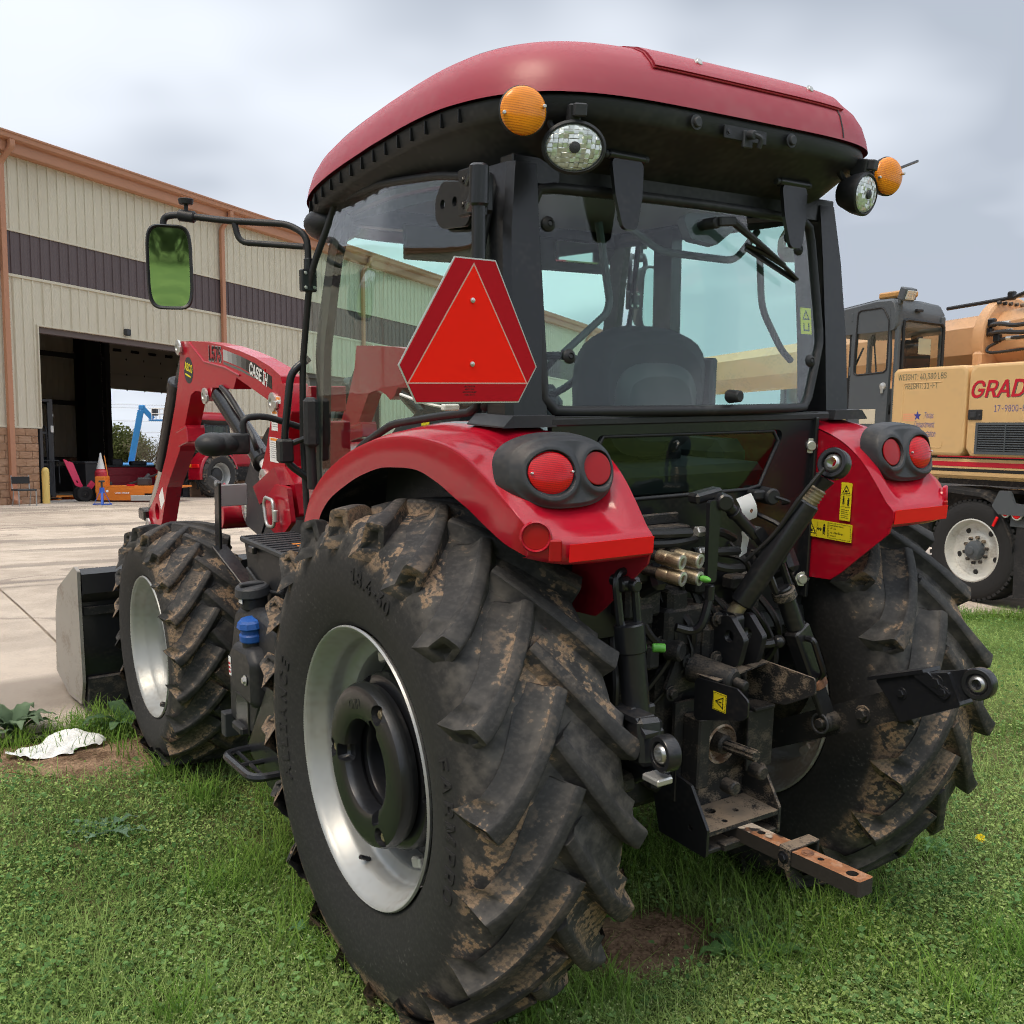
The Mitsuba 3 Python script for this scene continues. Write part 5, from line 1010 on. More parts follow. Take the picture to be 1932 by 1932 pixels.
def liftrod(top, bot, clev, adj):
    top, bot = np.array(top), np.array(bot); d = unit(bot - top); L = np.linalg.norm(bot - top); a = unit(np.cross(d, (0, 1, 0)))
    R = numbered(TR + '__lift_rod')
    add(R, 'clevis', [tube([top + a * .028 + d * .115, top + a * .030, top + a * .02 - d * .03, top - a * .02 - d * .03, top - a * .030, top - a * .028 + d * .115, top + a * .028 + d * .115], .011, 8, .02)], 'black_paint')
    add(R, 'clevis_pin', [rod(top + np.array([0, .05, 0]), top - np.array([0, .05, 0]), .016), rod(top + np.array([-.03, -.01, .0]), top + np.array([.03, -.01, 0]), .02)], 'black_paint')
    add(R, 'upper_tube', rod(top + d * .105, top + d * L * (.50 if not adj else .42), .040 if not adj else .028, n=22, b=.004), 'black_paint')
    if not adj:
        add(R, 'lower_tube', rod(top + d * L * .49, top + d * (L - .02), .036, n=22, b=.004), 'black_paint')
        for e in (-1, 1): add(R, 'fork', beam(bot + a * e * .030 - d * .035, bot + a * e * .030 + d * .12, .018, .05, .004, (0, -1, 0)), 'black_paint')
        add(R, 'fork_top', bx(bot - d * .03, (.085, .06, .035), .006), 'black_paint')
    else:
        add(R, 'collar', rod(top + d * .115, top + d * .145, .036, n=20), 'rust_paint')
        m0, m1 = top + d * L * .42, top + d * L * .74
        add(R, 'adjuster', beam(m0, m1, .075, .05, .006, (0, -1, .3)), 'black_paint')
        add(R, 'adjuster_handle', tube([m0 + d * .03 + [0, -.03, 0], m0 + d * .03 + [0, -.055, 0], m1 - d * .04 + [0, -.05, 0], m1 - d * .02 + [0, -.03, 0]], .010, 8, .02), 'black_gloss')
        add(R, 'joint', rod(m1 - d * .01, m1 + d * .02, .036, n=10), 'rust')
        add(R, 'lower_link_bar', beam(m1 + d * .015, bot, .06, .022, .005, (0, -1, .3)), 'black_dirty')
        add(R, 'eye', rod(bot + np.array([-.030, 0, 0]), bot + np.array([.03, 0, 0]), .032, n=20), 'black_dirty')
        add(R, 'eye_pin', rod(bot + np.array([-.050, 0, 0]), bot + np.array([-.02, 0, 0]), .016), 'rust_paint')
        t = np.linspace(0, 2 * np.pi, 22, endpoint=False); add(R, 'linch_pin', tube(np.stack([bot[0] - .042 + 0 * t, bot[1] + .030 * np.cos(t), bot[2] + .030 * np.sin(t)], 1), .004, 6, closed=True), 'grey_plastic')
liftrod((-.475, -.56, 1.315), (-.452, -.60, .955), 1, False)
liftrod((.125, -.50, 1.32), (.372, -.552, .785), 1, True)
def balljoint(c, d, par, k=1.):
    d = unit(d); S = lambda L: [(r * k, h * k) for r, h in L]
    add(par, 'ball_housing', lathe(S([(.044, -.026), (.058, -.026), (.063, -.020), (.063, .020), (.058, .026), (.044, .026), (.041, .020), (.041, -.020), (.044, -.026)]), 36, c, d), 'black_paint', 40)
    add(par, 'ball', lathe(S([(.021, -.030), (.028, -.028), (.038, -.014), (.040, 0), (.038, .014), (.028, .028), (.021, .030), (.020, .020), (.020, -.020), (.021, -.030)]), 28, c, d), 'steel', 50)
def barpath(pts, w, h): return [beam(a, b, w, h, .006) for a, b in zip(pts[:-1], pts[1:])]
LK = numbered(TR + '__lower_link'); labels[LK] = {'label': 'right lower lift link with open hook end'}
def barpath(pts, w, h): return [beam(a, b, w, h, .006) for a, b in zip(pts[:-1], pts[1:])]
YZ = dict(U=(0, 1, 0), V=(0, 0, 1))
add(LK, 'bar', plate(rpoly([(-.15, .53), (-.29, .600), (-.582, .749), (-.80, .865), (-.77, .95), (-.574, .846), (-.29, .698), (-.15, .63)], .006), .026, (.390, 0, 0), **YZ), 'black_dirty', 20)
add(LK, 'sleeve', plate(rpoly([(-.708, .961), (-.861, 1.020), (-.938, 1.042), (-.984, .958), (-.802, .858), (-.768, .905)], .006), .060, (.368, 0, 0), **YZ), 'black_paint', 20)
add(LK, 'sleeve_lip', plate([(-.690, .955), (-.870, 1.024), (-.866, 1.034), (-.688, .966)], .080, (.358, 0, 0), **YZ), 'black_paint', 20)
for y, z, r in ((-.905, 1.005, .016), (-.80, .945, .012), (-.93, .985, .012)): add(LK, 'sleeve_bolt', bolt((.368, y, z), (-1, 0, 0), r, .010), 'black_paint')
add(LK, 'sleeve_clip', plate(rpoly([(-.83, 1.012), (-.88, 1.03), (-.955, .985), (-.94, .965)], .006), .008, (.360, 0, 0), **YZ), 'black_paint', 20)
add(LK, 'bolt', bolt((.390, -.662, .838), (-1, 0, 0), .018, .020), 'rust_paint')
add(LK, 'ball_arm', plate(rpoly([(-.90, 1.030), (-.985, 1.062), (-1.03, 1.0), (-.95, .955)], .006), .030, (.384, 0, 0), **YZ), 'black_paint', 20)
balljoint((.40, -1.012, 1.026), (-1, -.15, .05), LK, .70)
LL = numbered(TR + '__lower_link'); labels[LL] = {'label': 'left lower lift link with bright ball end'}
add(LL, 'bar', barpath([(-.35, -.15, .60), (-.43, -.45, .74), (-.47, -.66, .87)], .035, .085), 'black_paint')
add(LL, 'sleeve', [beam((-.475, -.60, .92), (-.505, -.72, .945), .07, .12, .012), beam((-.47, -.60, .86), (-.50, -.76, .86), .05, .02, .004), plate(rpoly([(-.58, 1.0), (-.68, 1.0), (-.72, .97), (-.72, .955), (-.68, .985), (-.595, .985), (-.595, .93), (-.58, .93)], .003), .06, (-.53, 0, 0), (0, 1, 0), (0, 0, 1))], 'black_paint')
balljoint((-.527, -.79, .945), (-1, .12, 0), LL, .72)
add(LL, 'ball_frame', bx((-.535, -.775, .878), (.05, .06, .018), .004), 'zinc')
add(LL, 'spring_bolt', [rod((-.56, -.66, .92), (-.53, -.70, .92), .018), bolt((-.585, -.64, .83), (0, 0, -1), .018, .02), rod((-.585, -.64, .88), (-.585, -.64, .84), .03)], 'black_paint')
add(LL, 'check_chain', [tube([(-.56, -.60, .80), (-.45, -.30, .70)], .012), bx((-.52, -.58, .80), (.10, .10, .05), .012)], 'black_dirty')
TL_ = numbered(TR + '__top_link'); labels[TL_] = {'label': 'black top link tube stowed upright with ball end'}
b0, b1 = np.array([.022, -.46, 1.145]), np.array([.175, -.635, 1.56]); d = unit(b1 - b0)
add(TL_, 'tube', rod(b0 + d * .045, b0 + d * .395, .034, n=24, b=.005), 'black_paint')
add(TL_, 'thread', [rod(b0, b0 + d * .05, .023, n=18), rod(b0 + d * .39, b0 + d * .445, .024, n=18)] + [rod(b0 + d * (.395 + .01 * k), b0 + d * (.399 + .01 * k), .027, n=18) for k in range(5)], 'brass')
add(TL_, 'neck', loft([b1 - d * .06 + r * (np.cos(np.linspace(0, 2 * np.pi, 14, endpoint=False))[:, None] * basis(d)[0] + np.sin(np.linspace(0, 2 * np.pi, 14, endpoint=False))[:, None] * basis(d)[1]) + d * q for r, q in ((.020, 0), (.022, .03), (.03, .06))]), 'black_paint')
balljoint(b1 + d * .045, (-.97, -.22, .3), TL_, .70)
add(TL_, 'lower_eye', [rod(b0 - d * .05 + [0, .02, 0], b0 + d * .005, .026, n=16), plate(rpoly([(-.42, 1.0), (-.50, 1.0), (-.50, 1.16), (-.42, 1.16)], .02), .03, (.0, 0, 0), (0, 1, 0), (0, 0, 1))], 'black_paint')
add(TL_, 'sensor_cable', tube(smoothpath([b1 + [-.03, -.02, .03], b1 + [-.07, .02, -.05], b1 + [-.10, .08, -.16], b1 + [-.14, .15, -.25]], 6), .006, 6), 'hose')
# tags, knob, wires on the black panel
TG = numbered(TR + '__hanging_tag')
q = np.array([[[.048 + .06 * u + .028 * v, -.425 - .012 * math.sin(3 * v), 1.484 + .014 * u - .074 * v] for u in np.linspace(0, 1, 5)] for v in np.linspace(0, 1, 7)])
add(TG, 'card', grid(q), 'white_paint', True)
add(TG, 'stain', plate(disk(.102, 1.447, .006), -.0008, (0, -.437, 0), (1, 0, 0), (0, 0, 1)), 'rust')
TG2 = numbered(TR + '__hanging_tag')
add(TG2, 'card', grid(np.array([[[.03 + .03 * u + .004 * math.sin(5 * v), -.47, 1.395 - .075 * v + .012 * u] for u in np.linspace(0, 1, 4)] for v in np.linspace(0, 1, 6)])), 'white_paint', True)
add(TR, 'socket_knob', [rod((.255, -.33, 1.475), (.235, -.40, 1.475), .026, n=20), bx((.20, -.36, 1.48), (.05, .04, .03), .006), tube(smoothpath([(.24, -.40, 1.475), (.28, -.42, 1.46), (.30, -.38, 1.45)], 5), .006, 6)], 'black_plastic')
rng = np.random.default_rng(4)
for k in range(16):
    x0, z0 = rng.uniform(-.36, .25), rng.uniform(1.15, 1.45); x1, z1 = x0 + rng.uniform(-.2, .2), z0 - rng.uniform(.1, .4)
    add(TR, 'cable', tube(smoothpath([(x0, -.34, z0), (x0 + .03, -.40 - rng.uniform(0, .04), (z0 + z1) / 2 + .05), ((x0 + x1) / 2 + .05, -.40, (z0 + z1) / 2 - .05), (x1, -.34, z1)], 5), rng.choice([.005, .008, .011]), 6), 'hose')
for k in range(10):
    x, z = rng.uniform(-.33, .22), rng.uniform(.95, 1.28); add(GB, 'casting', bx((x, -.37, z), (rng.uniform(.03, .09), rng.uniform(.05, .12), rng.uniform(.03, .08)), .008), 'black_dirty')
for s in (-1, 1): add(TR, 'brake_cable', tube(smoothpath([(s * .30, -.30, 1.1), (s * .33, -.36, .95), (s * .30, -.30, .80), (s * .28, -.2, .7)], 6), .012, 8), 'hose')
# ---------------- power take-off guard, drawbar
PT = numbered(TR + '__shaft_guard')
add(PT, 'left_plate', plate(rpoly([(-.48, .990), (-.640, .999), (-.684, .975), (-.684, .930), (-.665, .915), (-.48, .862)], .016), -.006, (-.13, 0, 0), (0, 1, 0), (0, 0, 1)), 'black_paint', 20)
add(PT, 'right_plate', plate(rpoly([(-.42, 1.0), (-.675, .992), (-.68, .945), (-.575, .885), (-.42, .865)], .01), .006, (.14, 0, 0), (0, 1, 0), (0, 0, 1)), 'rust_paint', 20)
add(PT, 'top_plate', plate([(-.128, -.36), (.138, -.36), (.138, -.50), (-.128, -.56)], .005, (0, 0, .993), (1, 0, 0), (0, 1, .0)), 'rust_paint', 20)
with use(M_T @ frame([-.1365, -.555, .918], [0, -1, 0], [0, 0, 1], [-1, 0, 0])):
    add(PT, 'sticker', plate(sbox(0, 0, .050, .052), .001), 'yellow_print')
    t_ = Polygon([(.040, .008), (.040, .044), (.008, .026)])
    add(PT, 'sticker_print', [plate(t_.difference(t_.buffer(-.003)), .0006, (0, 0, .0011)), plate(unary_union([sbox(.022, .0245, .033, .0275), disk(.018, .026, .0015)]), .0006, (0, 0, .0011)), plate(sbox(.002, .002, .048, .050).difference(sbox(.003, .003, .047, .049)), .0006, (0, 0, .0011))], 'black_print', False)
for m_ in [plate(sbox(-.16, .66, .195, .90).difference(disk(.036, .738, .062, 10)), -.012, (0, -.43, 0), (1, 0, 0), (0, 0, 1)), bb((-.128, -.50, .650), (-.082, -.43, .865), .005), bb((.085, -.488, .660), (.195, -.478, .848), .003), bb((.10, -.50, .846), (.185, -.43, .858), .003)]: add(PT, 'back_plate', m_, 'black_dirty', 25)
SH = numbered(TR + '__output_shaft')
add(SH, 'seal', lathe([(.062, 0), (.056, .004), (.055, -.03), (.03, -.032)], 40, (.036, -.43, .738), (0, -1, 0)), mat('seal_cream', (.50, .40, .29), .6, tex=dusty((.55, .46, .36), (.20, .11, .06), .9, 30, .4, .6, 0)), 40)
add(SH, 'hub', rod((.036, -.37, .738), (.036, -.45, .740), .030, n=20), 'black_dirty')
t = np.linspace(0, 2 * np.pi, 48, endpoint=False); rr = .0165 + .0018 * np.sign(np.sin(t * 6))
dS = unit((.0, -1, .05)); a_, b_, _ = basis(dS); c0 = np.array([.036, -.43, .739])
add(SH, 'splined_end', loft([c0 + dS * q + (rr * k)[:, None] * (np.cos(t)[:, None] * a_ + np.sin(t)[:, None] * b_) for q, k in ((0, 1), (.10, 1), (.101, .86), (.108, .86), (.109, 1), (.136, 1), (.140, .9))]), 'rust_paint', 20)
DB = numbered(TR + '__drawbar')
for s, nm in ((-1, 'side_plate'), (1, 'side_plate')):
    add(DB, nm, plate(rpoly([(-.34, .70), (-.50, .672), (-.573, .562), (-.573, .478), (-.375, .482), (-.34, .60)], .008).difference(disk(-.505, .545, .010)), .010, (s * .148 - .005, 0, 0), (0, 1, 0), (0, 0, 1)), 'black_paint' if s < 0 else 'rust_paint', 20)
add(DB, 'left_arm', bb((-.158, -.44, .60), (-.15, -.30, .78), .004), 'black_paint')
sh = Polygon([(-.142, -.43), (.142, -.43), (.142, -.572), (-.142, -.572)])
for x, y, r in ((-.04, -.47, .017), (.03, -.505, .010), (-.05, -.54, .009)): sh = sh.difference(disk(x, y, r))
add(DB, 'shelf', plate(sh, .014, (0, 0, .552), (1, 0, 0), (0, 1, .02)), 'rust_paint', 20)
add(DB, 'shelf_back', bb((-.142, -.425, .55), (.142, -.41, .68), .004), 'rust_paint')
add(DB, 'lower_plate', [bb((-.142, -.57, .484), (.142, -.40, .498), .003), bb((-.09, -.585, .485), (.03, -.55, .508), .003)], 'black_dirty')
pr_ = np.array([[0, -.98], [.0275, -.98]]); bar = sbox(-.029, -1.0, .029, -.40).buffer(-.008).buffer(.008)
for y, r in ((-.955, .016), (-.852, .009), (-.64, .012), (-.55, .012)): bar = bar.difference(disk(0, y, r, 8))
rustbar = mat('bar_rust', (.1, .05, .03), .65, tex=mikit.proc(lambda p, n, uv: mx(mx((.030, .026, .024), (.55, .46, .36), ss(.50, .62, fb(p.x * 30, p.y * 30, p.z * 30, 3)) * dr.clip(n.z, 0, 1) * .9), (.36, .155, .070), ss(2.86, 2.80, p.y + .12 * (nz(p.x * 60, p.y * 60, 1.) - .5)) * ss(.2, .6, n.z) * (.7 + .3 * nz(p.x * 90, p.y * 90, 3.)))))
add(DB, 'bar', plate(bar, .042, (.0, 0, .474), (1, 0, 0), (0, 1, -.045)), rustbar, 20)
add(DB, 'bar_strap', [bb((-.036, -.775, .552), (.085, -.735, .560), .002), bb((.078, -.775, .520), (.085, -.735, .557), .002), bb((-.038, -.775, .495), (-.031, -.735, .557), .002)], 'rust_paint')
for y in (-.805, ): add(DB, 'bolt', bolt((.0, y, .553), (0, 0, 1), .012, .006), 'rust')
add(DB, 'bolt', bolt((-.038, -.755, .530), (-1, 0, 0), .012, .01), 'black_paint')
for p in ((.07, -.572, .685), (-.03, -.56, .655)): add(DB, 'pin', rod(p, np.array(p) + [0, .05, 0], .022), 'black_dirty')
# ---------------- bonnet, tank, steps, mirrors
HD = numbered(TR + '__bonnet')
def hring(y, w, z0, z1): return np.array([[-w, y, z0], [-w * 1.02, y, z0 + (z1 - z0) * .6], [-w * .9, y, z1 - .06], [-w * .6, y, z1 - .012], [0, y, z1], [w * .6, y, z1 - .012], [w * .9, y, z1 - .06], [w * 1.02, y, z0 + (z1 - z0) * .6], [w, y, z0]])[::-1]
add(HD, 'top', loft([hring(y, w, z0, z1) for y, w, z0, z1 in ((.96, .36, 1.22, 1.56), (1.4, .36, 1.22, 1.54), (1.9, .35, 1.21, 1.50), (2.3, .345, 1.20, 1.46), (2.62, .33, 1.2, 1.40), (2.80, .27, 1.2, 1.32), (2.86, .2, 1.2, 1.27))]), 'red_paint', 50)
q = rpoly([(1.0, .95), (1.0, 1.24), (2.08, 1.40), (2.23, 1.56), (2.50, 1.37), (2.60, 1.25), (2.645, 1.11), (2.60, 1.03), (2.30, .98), (2.1, .90)], .02)
for s in (-1, 1): add(HD, 'side_panel', plate(q, -s * .05, (s * .375, 0, 0), (0, 1, 0), (0, 0, 1)), 'grey_plastic', 30)
add(HD, 'side_seam', tube(smoothpath([(-.378, 2.36, 1.02), (-.379, 2.26, 1.12), (-.379, 2.12, 1.17), (-.378, 2.0, 1.15)], 6), .004, 6), 'black_gloss')
add(HD, 'grille', [bb((-.36, 1.02 + .045 * k, .98), (-.335, 1.045 + .045 * k, 1.2), .004) for k in range(22)], 'black_plastic')
for s in (-1, 1):
    hl = numbered(HD + '__headlight'); add(hl if False else HD, 'headlight', ell((s * .352, 2.62, 1.14), (.035, .05, .115), 14), 'lamp_lens', 60)
add(TR, 'front_axle', [beam((-.70, WB, .52), (.70, WB, .52), .14, .16, .03), rod((-.68, WB, .561), (-.78, WB, .561), .13, n=24), rod((.68, WB, .561), (.78, WB, .561), .13, n=24), bb((-.2, 1.8, .45), (.2, 2.7, .95), .04)], 'black_dirty')
TB_ = numbered(TR + '__toolbox')
add(TB_, 'box', loft([np.array([[-.80, y0, z], [-.60, y0, z], [-.60, y1, z], [-.80, y1, z]]) for z, y0, y1 in ((.88, .99, 1.33), (1.085, .97, 1.36), (1.155, .96, 1.385))]), 'black_plastic', 15)
add(TB_, 'lid', bb((-.815, .945, 1.158), (-.59, 1.40, 1.182), .006), 'grey_plastic')
for k in range(9): add(TB_, 'lid_rib', bb((-.808, .97 + .048 * k, 1.181), (-.60, .982 + .048 * k, 1.187), .002), 'grey_plastic')
add(TB_, 'latch', bx((-.818, 1.24, 1.150), (.02, .05, .028), .004), 'black_gloss')
add(TB_, 'rib', tube(smoothpath([(-.808, .97, 1.03), (-.81, 1.08, 1.015), (-.81, 1.2, 1.02), (-.808, 1.34, 1.06)], 6), .007), 'black_plastic')
add(TB_, 'base', bb((-.78, .98, .70), (-.58, 1.38, .89), .02), 'black_plastic')
add(TB_, 'orange_label', plate(sbox(1.04, -.03, 1.12, .03), .0012, (-.68, 0, 1.1825), (0, 1, 0), (-1, 0, 0)), 'orange_print')
FT = numbered(TR + '__fuel_tank')
def slab(pts, x0, x1, r=.03):
    P = rpoly(pts, r); return loft([np.array([[x, *p] for p in np.array(P.buffer(-o).exterior.coords)[:-1]]) if False else np.array([[x, *P.buffer(-o).exterior.interpolate(i / 60, True).coords[0]] for i in range(60)]) for x, o in ((x0, .025), (x0 + .012, .008), (x0 + .03, 0), (x1, 0))])
add(FT, 'body', slab([(.72, .60), (.80, .95), (.98, .97), (1.17, .955), (1.245, .93), (1.30, .78), (1.335, .74), (1.345, .45), (1.06, .46), (.98, .60)], -.90, -.55, .03), 'black_plastic', 45)
add(FT, 'blue_cap_tank', slab([(.90, .62), (.90, .80), (.95, .845), (1.12, .835), (1.17, .79), (1.17, .66), (1.05, .63)], -.955, -.86, .03), 'black_plastic', 45)
cp = np.array([-.86, 1.125, .955]); u_ = unit((-.10, -.05, 1))
add(FT, 'filler_neck', rod(cp, cp + u_ * .045, .052, n=26), 'black_plastic')
add(FT, 'cap', [rod(cp + u_ * .045, cp + u_ * .085, .066, .062, n=20, b=.006), bx(cp + u_ * .089, (.09, .026, .012), .004)], 'grey_plastic', 25)
add(FT, 'cap_label', bx(cp + u_ * .03 + [-.052, -.01, 0], (.003, .035, .018), .001), 'white_print')
cq = np.array([-.905, 1.015, .835])
add(FT, 'blue_cap', [rod(cq + u_ * .022, cq + u_ * .055, .047, n=26, b=.006), rod(cq + u_ * .052, cq + u_ * .075, .040, n=26), rod(cq + u_ * .070, cq + u_ * .105, .053, .047, n=10, b=.008)], 'blue_plastic', 25)
add(FT, 'blue_cap_neck', rod(cq, cq + u_ * .03, .040, n=26), 'black_plastic')
add(FT, 'sticker', plate(sbox(1.125, .70, 1.150, .772), .0012, (-.957, 0, 0), (0, 1, 0), (0, 0, 1)), 'white_print')
add(FT, 'sticker_print', [plate(sbox(1.129, .71 + .016 * k, 1.146, .718 + .016 * k), .0006, (-.9583, 0, 0), (0, 1, 0), (0, 0, 1)) for k in range(3)], 'smv_red')
add(FT, 'bolt', bolt((-.958, .965, .725), (-1, 0, 0), .013, .012), 'zinc')
add(FT, 'recess', bb((-.906, 1.10, .46), (-.89, 1.24, .60), .01), 'black_gloss')
add(FT, 'recess_step', bb((-.93, 1.12, .455), (-.88, 1.23, .49), .008), 'black_plastic')
add(FT, 'bracket', bx((-.90, 1.335, .44), (.06, .05, .10), .004), 'grey_plastic')
add(FT, 'yellow_label_box', bx((-.83, .79, .86), (.10, .12, .09), .008), 'black_plastic')
add(FT, 'yellow_label', bx((-.85, .79, .907), (.04, .07, .003), .001), 'orange_print')
SP = numbered(TR + '__step')
add(SP, 'side_plate', plate([(1.05, .44), (.72, .86), (.64, .86), (.70, .36), (.84, .36)], .010, (-.93, 0, 0), (0, 1, 0), (0, 0, 1)), 'black_paint', 20)
add(SP, 'tread', [tube([(-.80, .72, .44), (-1.02, .74, .44), (-1.03, 1.02, .44), (-.80, 1.04, .44)], .016, 8, .05), tube([(-.80, .88, .44), (-1.02, .88, .44)], .010, 6)] + [tube([(-.98 + .07 * k, .75, .44), (-.98 + .07 * k, 1.01, .44)], .008, 6) for k in range(3)], 'black_paint')
add(SP, 'upper_tread', bb((-.92, .74, .70), (-.72, .96, .72), .004), 'black_paint')
MR = numbered(TR + '__mirror'); labels[MR] = {'label': 'left rear view mirror on tubular arm reflecting green grass'}
def mirror(M, s, arms=True):
    c = np.array([s * 1.098, 1.19, 2.178]); R = rot((0, 0, 1), s * 15) @ rot((1, 0, 0), 1.6)
    with use(M_T @ frame(c, R[:, 0], R[:, 1], R[:, 2])):
        def rr_(w, h, y, n=48): t = np.linspace(0, 2 * np.pi, n, endpoint=False); c_, q_ = np.cos(t), np.sin(t); return np.stack([w * np.sign(c_) * np.abs(c_) ** .42, 0 * t + y, h * np.sign(q_) * np.abs(q_) ** .42], 1)
        add(M, 'housing', loft([rr_(.04, .09, .06), rr_(.07, .13, .045), rr_(.077, .143, .01), rr_(.077, .143, -.006), rr_(.073, .139, -.012), rr_(.066, .132, -.008), rr_(.064, .130, .002)], True, False), 'black_plastic', 50)
        add(M, 'glass', loft([rr_(.066, .132, -.0055), rr_(.03, .06, -.0058), rr_(.002, .004, -.0058)], False, True), 'mirror', 60)
    if arms:
        add(M, 'arm', [tube([(s * .715, .88, 2.15), (s * .715, .885, 2.285), (s * .76, .94, 2.325), (s * .914, 1.08, 2.336), (s * 1.06, 1.205, 2.358), (s * 1.10, 1.235, 2.352), (s * 1.105, 1.235, 2.25)], .0115, 10, .05), tube([(s * .905, 1.072, 2.335), (s * .893, 1.06, 2.265), (s * .72, .905, 2.250)], .0105, 10, .05)], 'black_plastic', 60)
        add(M, 'clamp', [rod((s * 1.01, 1.165, 2.350), (s * 1.055, 1.205, 2.357), .020, n=16), rod((s * 1.034, 1.186, 2.365), (s * 1.034, 1.186, 2.395), .007), rod((s * 1.034, 1.186, 2.392), (s * 1.034, 1.186, 2.412), .024, .026, 20)], 'black_plastic')
        add(M, 'bracket', [bx((s * .722, .87, 2.135), (.055, .03, .075), .004), rod((s * .715, .88, 2.16), (s * .715, .88, 2.21), .016)], 'black_paint')
        for a in (-.016, .016):
            for b in (-.024, .024): add(M, 'bolt', bolt((s * (.722 + a), .853, 2.135 + b), (0, -1, 0), .0055, .004, False, False), 'zinc')
mirror(MR, -1); MR2 = numbered(TR + '__mirror'); mirror(MR2, 1)
IL = numbered(TR + '__front_indicator')
add(IL, 'arm', tube([(-.918, 1.0, 1.60), (-.925, 1.0, 1.665), (-.845, 1.0, 1.672), (-.70, .98, 1.625), (-.66, .95, 1.60)], .012, 10, .05), 'black_plastic', 60)
add(IL, 'housing', [ell((-1.03, 1.0, 1.576), (.062, .055, .042), 16), bx((-.945, 1.0, 1.577), (.075, .065, .072), .008), ell((-.99, 1.0, 1.576), (.055, .05, .040), 12)], 'black_plastic', 50)
HR = numbered(TR + '__hand_rail')
add(HR, 'tube', tube([(-.70, .93, 1.875), (-.765, .94, 1.825), (-.79, .95, 1.60), (-.79, .95, 1.51), (-.71, .93, 1.448)], .0135, 10, .05), 'black_paint', 60)
add(HR, 'clamp', bx((-.79, .95, 1.55), (.052, .05, .085), .008), 'black_plastic')
add(HR, 'tube', tube([(-.78, .95, 1.57), (-.72, .90, 1.60)], .010, 8), 'black_paint')
FB = numbered(TR + '__mudguard_bracket')
add(FB, 'arm', [beam((-.78, 1.76, 1.36), (-.78, 1.78, 1.06), .012, .06, .003, (0, 1, 0)), beam((-.78, 1.78, 1.08), (-.72, 1.55, .93), .07, .014, .003), beam((-.72, 1.56, .935), (-.60, 1.40, .90), .09, .03, .005)], 'black_paint')
add(FB, 'plate', [bx((-.68, 1.86, 1.285), (.12, .012, .095), .004), bolt((-.78, 1.765, 1.35), (0, -1, .2), .010, .01)], 'grey_print')
